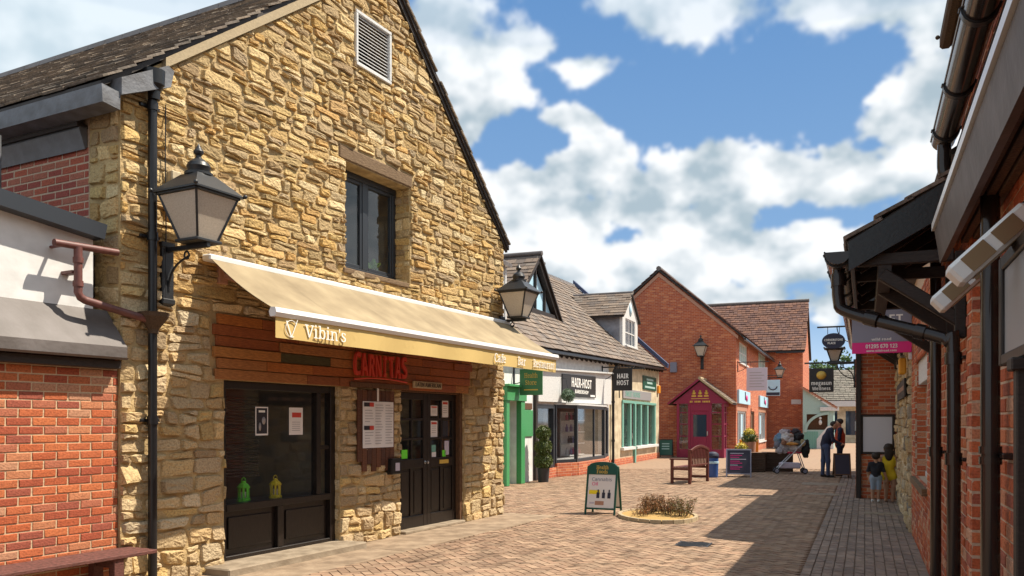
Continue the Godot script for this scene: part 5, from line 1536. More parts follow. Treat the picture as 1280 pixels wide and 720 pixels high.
func teal_porch() -> void:
	var fr := FR_RED
	var b := thing("teal_porch", "pale teal shop porch with arched front and orange tiled lean-to roof", "porch", place(fr, Vector3(14.0, 0, 2.2)), fr[1] - PI / 2)
	var g := Geo.new()
	wall_geo(g, PackedVector2Array([Vector2(0, 0), Vector2(1.75, 0), Vector2(1.75, 2.35), Vector2(0, 3.65)]), [Rect2(.22, 1.15, 1.2, .95)], -.12, 0); part(b, "front_wall", g, M.pale_teal)
	for k in 6:
		g = Geo.new(); g.bbox(Vector3(.08 + k * .135, .05, .003), Vector3(.205 + k * .135, 1.05, .022)); part(b, "board", g, M.teal)
	g = Geo.new()
	var arc := []
	for k in 11: arc.append(Vector3(1.5 - 1.35 * sin(k * PI / 20), 1.0 + 1.15 * cos(k * PI / 20), .04))
	for k in 10: g.beam(arc[k], arc[k + 1], .1, .16, Vector3(0, 0, 1).cross(arc[k + 1] - arc[k]).normalized())
	part(b, "arch", g, M.pale_teal)
	g = Geo.new(); g.prism(PackedVector2Array([Vector2(.8, 0), Vector2(1.75, 0), Vector2(1.75, 1.5), Vector2(1.4, 1.35), Vector2(.8, .6)]), .003, .06); part(b, "ramp_panel", g, M.white_paint)
	part(b, "window_back", box_geo(Vector3(.1, 1.0, -.5), Vector3(1.6, 2.2, -.45)), M.oak)
	g = Geo.new(); g.ball(Vector3(1.0, 1.85, .03), Vector3(.08, .09, .02), 10, 6); g.ball(Vector3(1.0, 1.6, .03), Vector3(.1, .16, .02), 10, 6); part(b, "white_figure_mark", g, M.white_paint)
	g = Geo.new(); g.bbox(Vector3(1.0, 2.30, -.1), Vector3(2.05, 2.52, .18)); part(b, "white_beam", g, M.white_paint)
	g = Geo.new(); g.prism(PackedVector2Array([Vector2(-.05, 3.66), Vector2(1.95, 2.40), Vector2(1.95, 2.48), Vector2(-.05, 3.76)]), -3.0, .2); part(b, "roof_deck", g, M.salmon)
	var up := Vector3(-2.0, 1.27, 0).normalized()
	pieces(b, "roof_tile", slates([place(fr, Vector3(14.0, 0, 2.2)), fr[1] - PI / 2], Vector3(1.97, 2.48, .22), Vector3(0, 0, -1), up, 3.2, 2.4, .24, .24, .3, .03, 73, [Color(.42, .17, .09), Color(.36, .14, .08)]), M.tile, "more_tiles", 40)
	g = Geo.new(); g.box(Vector3(1.63, 0, -3), Vector3(1.75, 2.35, -.121)); part(b, "side_wall", g, M.pale_teal)

func far_things() -> void:
	var b := thing("far_grey_building", "far low building with grey stone slate roof and white eave board", "building", Vector3(27.5, 0, -66), -.38)
	var g := Geo.new(); wall_geo(g, PackedVector2Array([Vector2(-6, 0), Vector2(6, 0), Vector2(6, 3.2), Vector2(-6, 3.2)]), [Rect2(-3.6, .6, 1.8, 1.9), Rect2(-1.2, .6, 1.6, 1.9)], -.3, 0); part(b, "wall", g, M.cream_render)
	for x in [-3.6, -1.2]:
		var w := group_part(b, "window")
		part(w, "pane", box_geo(Vector3(x, .6, -.2), Vector3(x + 1.8, 2.5, -.19)), M.window_glass)
		g = Geo.new(); g.bbox(Vector3(x + .75, .6, -.18), Vector3(x + .9, 2.5, -.1)); part(w, "frame", g, M.pale_teal)
	g = Geo.new(); g.bbox(Vector3(-6.1, 2.85, .0), Vector3(6.1, 3.3, .45)); part(b, "eave_board", g, M.white_paint)
	g = Geo.new(); along_x(g); g.prism(PackedVector2Array([Vector2(.4, 3.3), Vector2(-4.2, 6.0), Vector2(-9, 3.3)]), -6.2, 6.2); part(b, "roof_deck", g, M.lead_cap)
	pieces(b, "slate", slates([b.position, -.38], Vector3(-6.2, 3.32, .45), Vector3(1, 0, 0), Vector3(0, 2.7, -4.6).normalized(), 12.4, 5.3, .3, .3, .5, .03, 81, [Color(.26, .24, .21), Color(.31, .28, .25), Color(.22, .2, .18)]), M.slate, "roof_slates", 0)
	g = Geo.new(); g.box(Vector3(-6, 0, -8.8), Vector3(6, 3.2, -.301)); part(b, "body", g, M.cream_render)
	tree("round green tree on the left behind the grey slate roof", Vector3(27.0, 0, -82), 8.2, 3.0, 101)
	tree("taller dark green tree on the right behind the grey slate roof", Vector3(32.5, 0, -84), 8.8, 3.2, 102)
	tree("pale green tree seen between the lane signs", Vector3(29.6, 0, -92), 9.0, 3.2, 103)

func tree(label: String, at: Vector3, high: float, r: float, seed_: int) -> void:
	var t := thing("broadleaf_tree", label, "tree", at, 0, "trees behind the far roof")
	var q := RandomNumberGenerator.new(); q.seed = seed_
	var g := Geo.new(); g.tube([Vector3.ZERO, Vector3(.1, high * .3, 0), Vector3(-.1, high * .6, .1), Vector3(0, high * .85, 0)], .28, 8, .06)
	for k in 9:
		var a := q.randf() * TAU; var y := high * q.randf_range(.35, .7)
		g.tube([Vector3(0, y, 0), Vector3(cos(a) * r * .4, y + r * .25, sin(a) * r * .4), Vector3(cos(a) * r * .75, y + r * .45, sin(a) * r * .75)], .09, 6, .02)
	part(t, "trunk", g, M.bark)
	g = Geo.new()
	var clumps := []
	for k in 42:
		var d := Vector3(q.randfn(), q.randfn(), q.randfn()).normalized() * pow(q.randf(), .45)
		clumps.append([Vector3(d.x * r, high * .66 + d.y * high * .32, d.z * r), q.randf_range(.45, .95)])
	for c in clumps:
		var tone: Color = Color(.055, .115, .025).lerp(Color(.10, .17, .04), q.randf())
		for k in 90:
			var d: Vector3 = Vector3(q.randfn(), q.randfn(), q.randfn()).normalized() * c[1] * pow(q.randf(), .4)
			var p: Vector3 = c[0] + d
			g.col = tone * q.randf_range(.8, 1.25); g.col.a = 1
			var u := Vector3(q.randfn(), q.randfn(), q.randfn()).normalized() * .14; var v := u.cross(Vector3(q.randfn(), q.randfn(), q.randfn())).normalized() * .09
			g.quad(p - u, p + v, p + u, p - v)
	part(t, "crown", g, M.leaf)

# ---------- brick building along the right edge ----------
var FR_RIGHT: Array
func right_building() -> void:
	var fr := FR_RIGHT
	var b := thing("long_brick_building", "long shaded brick building with black canopy along the right side", "building", fr[0], fr[1])
	# local x runs towards the viewer along the wall, z out into the lane
	var win := Rect2(6.7, .88, 2.4, 1.55)
	var g := Geo.new()
	wall_geo(g, PackedVector2Array([Vector2(-11, 0), Vector2(25, 0), Vector2(25, 4.25), Vector2(12.6, 4.25), Vector2(12.6, 3.48), Vector2(6.2, 3.48), Vector2(6.2, 3.2), Vector2(-11, 3.2)]), [win], -.3, 0)
	g.box(Vector3(-11, 0, -6.3), Vector3(25, 3.2, -6)); g.box(Vector3(24.7, 0, -5.999), Vector3(25, 4.2, -.301))
	var wall := part(b, "wall", g, M.shade_mortar)
	var pal := [Color(.64, .17, .065), Color(.56, .13, .05), Color(.68, .21, .085), Color(.50, .115, .045), Color(.66, .27, .14), Color(.58, .15, .07), Color(.42, .12, .07), Color(.68, .36, .22), Color(.62, .16, .06)]
	pieces(wall, "brick", bricks(fr, Transform3D.IDENTITY, 5.86, 17.6, 0, 3.2, [win], 21, pal, .007), M.brick, "more_bricks")
	pieces(wall, "brick", bricks(fr, Transform3D.IDENTITY, 12.61, 17.6, 3.2, 4.2, [], 22, pal, .007), M.brick, "upper_bricks", 0)
	# stone stretch next to the projecting end
	var st := rubble(fr, Transform3D.IDENTITY, PackedVector2Array([Vector2(.0, 0), Vector2(5.85, 0), Vector2(5.85, 2.9), Vector2(.0, 2.9)]), [], .12, .26, .2, .5, .05, 23, PALE + [Color(.3, .27, .22)])
	pieces(wall, "stone", st, M.stone, "more_stones", 200)
	# reveal bricks of the window
	var tr := Transform3D(Basis(Vector3(0, 0, -1), Vector3.UP, Vector3(1, 0, 0)), Vector3(win.position.x + .002, 0, 0))
	pieces(wall, "brick", bricks(fr, tr, .02, .16, .88, 2.42, [], 24, pal, .004), M.brick, "reveal_bricks", 60)
	var w := group_part(b, "window")
	g = Geo.new()
	for x in [6.7, 7.85, 9.0]: g.bbox(Vector3(x, .95, -.22), Vector3(x + .1, 2.1, -.14))
	g.bbox(Vector3(6.7, .88, -.22), Vector3(9.1, .949, -.12)); g.bbox(Vector3(6.7, 2.101, -.22), Vector3(9.1, 2.42, -.04)); part(w, "frame", g, M.white_paint)
	part(w, "pane", box_geo(Vector3(6.75, .949, -.19), Vector3(9.05, 2.1, -.185)), M.window_glass)
	part(w, "sill", box_geo(Vector3(6.65, .80, -.15), Vector3(9.15, .878, .06)), M.lintel_wood)
	# the projecting end of brick that faces the viewer
	g = Geo.new(); g.box(Vector3(-10.9, 0, .001), Vector3(-.01, 3.2, .80)); var nib := part(b, "projecting_end", g, M.shade_mortar)
	var tn := Transform3D(Basis(Vector3(0, 0, -1), Vector3.UP, Vector3(1, 0, 0)), Vector3(-.01, 0, .80))
	pieces(nib, "brick", bricks(fr, tn, 0, .79, 0, 3.15, [], 25, pal, .007), M.brick, "more_bricks", 200)
	var tl := Transform3D(Basis(Vector3(1, 0, 0), Vector3.UP, Vector3(0, 0, 1)), Vector3(0, 0, .80))
	pieces(nib, "brick", bricks(fr, tl, -10.9, -.02, 0, 3.15, [], 26, pal, .007), M.brick, "side_bricks", 0)
	g = Geo.new(); g.bbox(Vector3(.0, 0, .70), Vector3(.07, 3.1, .80)); part(b, "corner_post", g, M.dark_timber)
	# upper storey set further along: its jettied eave shades the lane
	g = Geo.new(); g.box(Vector3(-10.9, 3.201, -6), Vector3(-4.0, 5.4, .79)); part(b, "upper_storey", g, M.far_wall)
	g = Geo.new(); along_x(g); g.prism(PackedVector2Array([Vector2(1.15, 5.40), Vector2(-2.6, 7.4), Vector2(-6.4, 5.4)]), 3.9, 11.0); part(b, "upper_roof", g, M.lead_cap)
	# canopy: near stretch lower, far stretch a step higher
	canopy(b, 10.3, 13.0, 2.80, "canopy_roof")
	canopy(b, -1.2, 6.2, 3.34, "far_canopy_roof")
	# struts
	for t in [12.93, 12.25, 10.5]: strut(b, t, 2.82)
	# main eave over the stretch between the canopies
	g = Geo.new(); along_x(g); g.prism(PackedVector2Array([Vector2(.12, 3.5), Vector2(-2.6, 5.2), Vector2(-5.9, 3.5)]), -12.55, -6.2); part(b, "middle_roof", g, M.lead_cap)
	for t in [5.6, 3.6, 1.7, .5]: strut(b, t, 3.34)
	# near gutter with swan neck
	g = Geo.new(); half_gutter(g, Vector3(10.2, 2.78, .80), Vector3(13.02, 2.78, .80), .085); part(b, "gutter", g, M.black_gloss)
	for t in [12.9, 12.2, 11.4, 10.6]:
		g = Geo.new(); half_gutter(g, Vector3(t - .03, 2.778, .80), Vector3(t + .03, 2.778, .80), .094); part(b, "gutter_bracket", g, M.black_paint)
	g = Geo.new(); half_gutter(g, Vector3(-1.2, 3.31, .86), Vector3(6.15, 3.31, .86), .085); part(b, "far_gutter", g, M.black_gloss)
	g = Geo.new()
	g.tube(smooth_path([Vector3(12.75, 2.72, .80), Vector3(12.75, 2.48, .80), Vector3(12.78, 2.38, .72), Vector3(12.98, 2.18, .20), Vector3(13.02, 2.13, .12), Vector3(13.03, 2.0, .09), Vector3(13.03, 0, .09)]), .042, 12)
	for y in [2.02, 1.36]: g.tube([Vector3(13.03, y - .04, .09), Vector3(13.03, y + .04, .09)], .053, 12); g.bbox(Vector3(12.94, y - .012, 0), Vector3(13.14, y + .012, .05))
	g.tube([Vector3(12.75, 2.58, .80), Vector3(12.75, 2.67, .80)], .053, 12); g.tube([Vector3(12.83, 2.34, .62), Vector3(12.86, 2.31, .54)], .053, 12); g.tube([Vector3(12.94, 2.22, .31), Vector3(12.96, 2.2, .25)], .053, 12)
	part(b, "swan_neck_pipe", g, M.black_gloss)
	g = Geo.new(); g.tube([Vector3(11.54, 0, .09), Vector3(11.54, 2.95, .09)], .042, 12)
	for y in [1.36]: g.tube([Vector3(11.54, y - .04, .09), Vector3(11.54, y + .04, .09)], .053, 12); g.bbox(Vector3(11.45, y - .012, 0), Vector3(11.66, y + .012, .05))
	part(b, "downpipe", g, M.black_gloss)
	g = Geo.new(); g.tube([Vector3(14.71, 0, .08), Vector3(14.71, 2.78, .08)], .042, 12)
	for y in [1.42, 1.47]: g.tube([Vector3(14.71, y - .018, .08), Vector3(14.71, y + .018, .08)], .05, 12)
	g.bbox(Vector3(14.70, 1.43, 0), Vector3(14.85, 1.46, .05)); part(b, "downpipe", g, M.black_gloss)
	g = Geo.new(); g.bbox(Vector3(15.44, 0, .0), Vector3(15.52, 1.84, .09), .006); g.bbox(Vector3(15.42, 1.80, .0), Vector3(15.54, 1.85, .11), .006); part(b, "square_post", g, M.dark_timber)
	# brick pilaster between the pipes
	g = Geo.new(); g.box(Vector3(13.5, 0, .008), Vector3(13.72, 2.75, .055)); var pil := part(b, "pilaster", g, M.shade_mortar)
	pieces(pil, "brick", bricks(fr, Transform3D(Basis.IDENTITY, Vector3(0, 0, .055)), 13.5, 13.72, 0, 2.75, [], 27, pal, .007), M.brick, "more_bricks", 60)
	pieces(pil, "brick", bricks(fr, Transform3D(Basis(Vector3(0, 0, -1), Vector3.UP, Vector3(1, 0, 0)), Vector3(13.72, 0, .055)), .0, .047, 0, 2.75, [], 28, pal, .004), M.brick, "side_bricks", 60)
	# near fascia with pale top edge and boarded soffit
	g = Geo.new(); along_x(g); g.prism(PackedVector2Array([Vector2(.16, 2.60), Vector2(.20, 2.58), Vector2(.23, 2.78), Vector2(.18, 2.79)]), -24, -13.45); part(b, "fascia", g, M.lead_cap)
	g = Geo.new(); along_x(g); g.prism(PackedVector2Array([Vector2(.19, 2.791), Vector2(.245, 2.785), Vector2(.245, 2.83), Vector2(.19, 2.84)]), -24, -13.43); part(b, "fascia_edge", g, M.white_metal)
	for k in 3:
		g = Geo.new(); g.bbox(Vector3(13.6, 2.66 + k * .005, .01 + k * .05), Vector3(24, 2.69 + k * .005, .05 + k * .05), .003); part(b, "soffit_board", g, M.oak)
	g = Geo.new(); along_x(g); g.prism(PackedVector2Array([Vector2(.008, 3.05), Vector2(.19, 2.842), Vector2(.19, 2.80), Vector2(.008, 2.78)]), -24, -13.45); part(b, "fascia_flashing", g, M.dark_timber)
	# upper eave and gutters
	g = Geo.new(); half_gutter(g, Vector3(12.5, 3.62, .11), Vector3(25, 3.62, .11), .078); part(b, "upper_gutter", g, M.black_gloss)
	for t in [12.75, 13.6, 14.6, 15.6]:
		g = Geo.new(); half_gutter(g, Vector3(t - .025, 3.618, .11), Vector3(t + .025, 3.618, .11), .088); part(b, "upper_gutter_bracket", g, M.black_paint)
	g = Geo.new(); g.tube(smooth_path([Vector3(12.62, 3.56, .11), Vector3(12.62, 3.36, .11), Vector3(12.62, 3.28, .05)]), .045, 12); part(b, "upper_outlet", g, M.black_gloss)
	g = Geo.new(); g.box(Vector3(12.5, 3.42, .008), Vector3(25, 3.55, .03)); part(b, "eave_board", g, M.dark_timber)
	g = Geo.new(); g.box(Vector3(12.5, 3.72, .008), Vector3(25, 4.2, .05)); part(b, "upper_cladding", g, M.dark_timber)
	g = Geo.new(); g.bbox(Vector3(12.72, 4.12, .051), Vector3(25, 4.22, .075)); part(b, "cream_fascia", g, M.cream_paint)
	g = Geo.new(); g.bbox(Vector3(12.72, 4.18, .076), Vector3(25, 4.28, .15), .02); g.ball(Vector3(12.85, 4.22, .17), Vector3.ONE * .015, 8, 6); part(b, "brown_gutter", g, M.rust)
	g = Geo.new(); along_x(g); g.prism(PackedVector2Array([Vector2(.06, 4.25), Vector2(-3.2, 6.0), Vector2(-6.4, 4.25)]), -25, -12.6); part(b, "main_roof", g, M.lead_cap)
	right_things()

func smooth_path(p: Array) -> Array:
	var out := []
	for k in p.size() - 1:
		var a: Vector3 = p[maxi(k - 1, 0)]; var b: Vector3 = p[k]; var c: Vector3 = p[k + 1]; var d: Vector3 = p[mini(k + 2, p.size() - 1)]
		for i in 5: out.append(b.cubic_interpolate(c, a, d, i / 5.0))
	out.append(p[-1])
	return out

func half_gutter(g: Geo, a: Vector3, b: Vector3, r: float) -> void: # along local x
	var n := 10
	for k in n:
		var p := PI + PI * k / n; var q := PI + PI * (k + 1) / n
		var u := Vector3(0, sin(p), cos(p)); var v := Vector3(0, sin(q), cos(q))
		g.trin(a + u * r, b + v * r, a + v * r, u, v, v); g.trin(a + u * r, b + u * r, b + v * r, u, u, v)
		var i := r - .006
		g.trin(a + u * i, a + v * i, b + v * i, -u, -v, -v); g.trin(a + u * i, b + v * i, b + u * i, -u, -v, -u)
		g.quad(a + u * r, a + u * i, a + v * i, a + v * r); g.quad(b + u * r, b + v * r, b + v * i, b + u * i)
		g.tri(b, b + u * i, b + v * i); g.tri(a, a + v * i, a + u * i)
	for s in [-1.0, 1.0]: g.tube([a + Vector3(0, 0, s * r), b + Vector3(0, 0, s * r)], .007, 5)

func canopy(b: Node3D, t0: float, t1: float, eave: float, called: String) -> void:
	var roof := group_part(b, called)
	var k := .60
	var g := Geo.new(); along_x(g)
	var top := -2.6
	var w0 := .72 if t1 > 10 else .78
	var y := func(z: float) -> float: return eave + (w0 - z) * k
	g.prism(PackedVector2Array([Vector2(w0, eave), Vector2(top, y.call(top)), Vector2(top, y.call(top) + .05), Vector2(w0 + .02, eave + .05)]), -t1, -t0); part(roof, "boarding", g, M.dark_timber)
	var up := Vector3(0, k, -1).normalized()
	pieces(roof, "slate", slates(FR_RIGHT, Vector3(t0, eave + .05, w0 + .02), Vector3(1, 0, 0), up, t1 - t0 + .03, 3.9, .22, .22, .36, .022, 91, SLATE), M.slate, "more_slates", 40)
	# barge board on the near end, eave fascia, rafters
	g = Geo.new(); along_x(g); g.prism(PackedVector2Array([Vector2(w0 + .01, eave - .16), Vector2(w0 + .01, eave + .04), Vector2(-.02, y.call(-.02) + .04), Vector2(-.02, y.call(-.02) - .19)]), -t1 - .028, -t1 - .001); part(roof, "barge_board", g, M.black_paint)
	g = Geo.new(); g.bbox(Vector3(t0, eave - .14, w0 - .03), Vector3(t1, eave - .001, w0 - .002), .003); part(roof, "eave_fascia", g, M.black_paint)
	var rf := Geo.new(); rf.beam(Vector3(0, eave - .07, w0 - .04), Vector3(0, y.call(.01) - .07, .01), .06, .10, Vector3.RIGHT.cross(Vector3(0, k, -1)).normalized())
	var rm := rf.mesh()
	var t := t1 - .4
	while t > t0:
		var o := part_mesh(roof, "rafter", rm, M.dark_timber); o.position.x = t
		t -= .6
	g = Geo.new(); g.beam(Vector3(t0, eave - .16, .50), Vector3(t1 - .05, eave - .16, .50), .09, .12); part(roof, "purlin", g, M.dark_timber)

func strut(b: Node3D, t: float, eave: float) -> void:
	var g := Geo.new()
	g.beam(Vector3(t, eave - .56, .02), Vector3(t, eave - .20, .52), .07, .085, Vector3(0, .5, -.36).normalized(), .008)
	g.bbox(Vector3(t - .04, eave - .66, .008), Vector3(t + .04, eave - .08, .075), .006)
	g.beam(Vector3(t, eave - .10, .08), Vector3(t, eave - .10, .70), .06, .08)
	part(b, "canopy_strut", g, M.dark_timber)

func right_things() -> void:
	var fr := FR_RIGHT
	# two infrared heaters
	for e in [[14.45, "white infrared heater further along the right wall"], [15.35, "white infrared heater nearest the top right corner"]]:
		var h := thing("patio_heater", e[1], "heater", place(fr, Vector3(e[0], 2.31, .0)), fr[1], "heaters on the right wall")
		var ax := Vector3(0, -.68, .73).normalized()
		var x := Vector3(1, 0, 0); var n := x.cross(ax)
		var t := Transform3D(Basis(x, ax, n), Vector3(0, .13, .02))
		var g := Geo.new(); g.xf = t; g.bbox(Vector3(-.075, 0, -.05), Vector3(.075, .37, .045), .015); part(h, "body", g, M.white_metal)
		g = Geo.new(); g.xf = t; g.bbox(Vector3(.0755, .06, -.038), Vector3(.079, .165, .034), .001); g.bbox(Vector3(.0755, .20, -.038), Vector3(.079, .31, .034), .001); g.bbox(Vector3(-.06, .06, .0455), Vector3(.06, .31, .049), .001); part(h, "mesh_grille", g, M.heater_mesh)
		g = Geo.new(); g.bbox(Vector3(-.03, .05, .0), Vector3(.03, .17, .05), .004); part(h, "bracket", g, M.black_paint)
	var nb := thing("notice_board", "dark framed grey notice board on the near right wall", "notice board", fr[0], fr[1])
	box_part(nb, "panel", Vector3(15.0, 1.90, .05), Vector3(17.0, 2.27, .06), M.notice_grey)
	var g := Geo.new(); g.bbox(Vector3(14.93, 1.85, .008), Vector3(14.999, 2.33, .075)); g.bbox(Vector3(15.0, 1.85, .008), Vector3(17.0, 1.899, .075)); g.bbox(Vector3(15.0, 2.271, .008), Vector3(17.0, 2.33, .075)); part(nb, "frame", g, M.brown_paint)
	# to-let board standing out of the wall
	var s := thing("to_let_board", "grey and pink TO LET estate agent board under the canopy", "sign", place(fr, Vector3(6.0, 0, 0)), fr[1] - PI / 2 + PI)
	s.rotation.y = fr[1] + PI / 2
	# local: x runs back into the wall, z towards the viewer
	var x0 := -.80; var x1 := -.01; var y0 := 2.60; var y1 := 3.22
	box_part(s, "board", Vector3(x0, y0 + .16, -.008), Vector3(x1, y1, .008), M.sign_grey, .002)
	box_part(s, "pink_band", Vector3(x0, y0, -.008), Vector3(x1, y0 + .159, .008), M.pink, .002)
	text(s, "TO LET", .13, Vector3((x0 + x1) / 2, 3.08, .011), M.letter_white, .56, false, true)
	text(s, "wild road", .035, Vector3((x0 + x1) / 2, 2.80, .011), M.letter_white, .26, false, true)
	text(s, "01295 670 123", .055, Vector3((x0 + x1) / 2, 2.70, .011), M.letter_white, .42, false, true)
	text(s, "www.wildroad.com", .028, Vector3((x0 + x1) / 2, 2.635, .011), M.letter_white, .40, false, true)
	box_part(s, "post", Vector3(-.05, 2.5, -.03), Vector3(-.005, 3.25, -.009), M.white_paint)
	# white board on the projecting end
	var wb := thing("blank_notice_board", "blank pale board in a dark frame on the projecting brick end", "notice board", place(fr, Vector3(0, 0, 0)), fr[1] + PI / 2)
	box_part(wb, "panel", Vector3(-.66, .98, .012), Vector3(-.10, 1.72, .03), M.poster_grey, .004)
	g = Geo.new(); g.bbox(Vector3(-.71, .93, .008), Vector3(-.661, 1.77, .04)); g.bbox(Vector3(-.099, .93, .008), Vector3(-.05, 1.77, .04)); g.bbox(Vector3(-.66, .93, .008), Vector3(-.10, .979, .04)); g.bbox(Vector3(-.66, 1.721, .008), Vector3(-.10, 1.77, .04)); part(wb, "frame", g, M.dark_timber)
	var ps := thing("brown_plank_sign", "dark brown plank sign on the pale stone wall under the canopy", "sign", fr[0], fr[1])
	box_part(ps, "plank", Vector3(2.6, 1.98, .06), Vector3(5.5, 2.26, .09), M.dark_timber)
	for k in 6: box_part(ps, "text_line", Vector3(3.0 + k * .4, 2.09, .0905), Vector3(3.25 + k * .4, 2.16, .093), M.salmon, .001)
	var yb := thing("orange_bell_box", "orange alarm bell box on the wall below the TO LET board", "alarm", fr[0], fr[1])
	box_part(yb, "case", Vector3(5.2, 2.32, .06), Vector3(5.5, 2.56, .16), M.yellow_box, .02)
	# signs on the far side of the projecting end
	var fp := FR_RIGHT
	var m := hang_right("mega_sun_sign", "black hanging sign reading mega sun Wellness with yellow disc", -.6, 2.92, .46, .97, 2.27, 2.80, M.sign_black, false)
	g = Geo.new(); g.ball(Vector3(-.715, 2.645, .022), Vector3(.105, .095, .01), 16, 8); part(m, "sun_disc", g, M.gold)
	text(m, "megasun", .085, Vector3(-.715, 2.47, .024), M.letter_white, .42, false, true); text(m, "Wellness", .075, Vector3(-.715, 2.35, .024), M.letter_white, .38, false, true)
	var o := hang_right("oval_sign", "dark oval sign reading CORNERSTONE hanging near the far lamp", -.5, 3.70, .22, .70, 3.22, 3.56, M.navy, true)
	text(o, "CORNERSTONE", .045, Vector3(-.46, 3.41, .024), M.letter_white, .38, false, true); text(o, "PLACE", .045, Vector3(-.5, 3.34, .024), M.letter_white, .16, false, true)
	var l := street_lamp("black lantern lamp beside the oval sign over the lane", place(fr, Vector3(-.9, 2.93, .80)), fr[1], .45, .62)
	var ws := thing("small_white_sign", "small white sign fixed to the corner of the projecting brick end", "sign", place(fr, Vector3(0, 0, .80)), fr[1] + PI / 2)
	box_part(ws, "plate", Vector3(-.02, 1.42, .012), Vector3(.16, 1.62, .02), M.white_paint, .003)
	for k in 3: box_part(ws, "text_line", Vector3(.01, 1.46 + k * .055, .0205), Vector3(.13, 1.485 + k * .055, .022), M.ink, .0005)

# hanging signs on the corner of the projecting end: local x runs into the wall, z towards the viewer, wall face at x = 0
func hang_right(called: String, label: String, t: float, arm_y: float, w0: float, w1: float, y0: float, y1: float, m: Material, oval: bool) -> Node3D:
	var s := thing(called, label, "sign", place(FR_RIGHT, Vector3(t, 0, .80)), FR_RIGHT[1] + PI / 2)
	var g := Geo.new()
	g.beam(Vector3(0, arm_y, 0), Vector3(-w1 - .1, arm_y, 0), .03, .035); g.bbox(Vector3(-.03, arm_y - .4, -.03), Vector3(.0, arm_y + .05, .03))
	var pts := []
	for k in 11: pts.append(Vector3(-.03 - .36 * sin(k * PI / 20), arm_y - .36 * cos(k * PI / 20), 0))
	g.tube(pts, .012, 6)
	part(s, "bracket", g, M.iron)
	g = Geo.new()
	for x in [lerpf(w0, w1, .25), lerpf(w0, w1, .75)]: g.tube([Vector3(-x, y1 - .02, 0), Vector3(-x, arm_y, 0)], .007, 5)
	part(s, "hanger", g, M.iron)
	g = Geo.new()
	if oval:
		var pl := PackedVector2Array()
		for k in 28: pl.append(Vector2(-(w0 + w1) / 2 + cos(TAU * k / 28) * (w1 - w0) / 2, (y0 + y1) / 2 + sin(TAU * k / 28) * (y1 - y0) / 2))
		g.prism(pl, -.018, .018)
	else: g.bbox(Vector3(-w1, y0, -.018), Vector3(-w0, y1, .018), .005)
	part(s, "board", g, m)
	return s

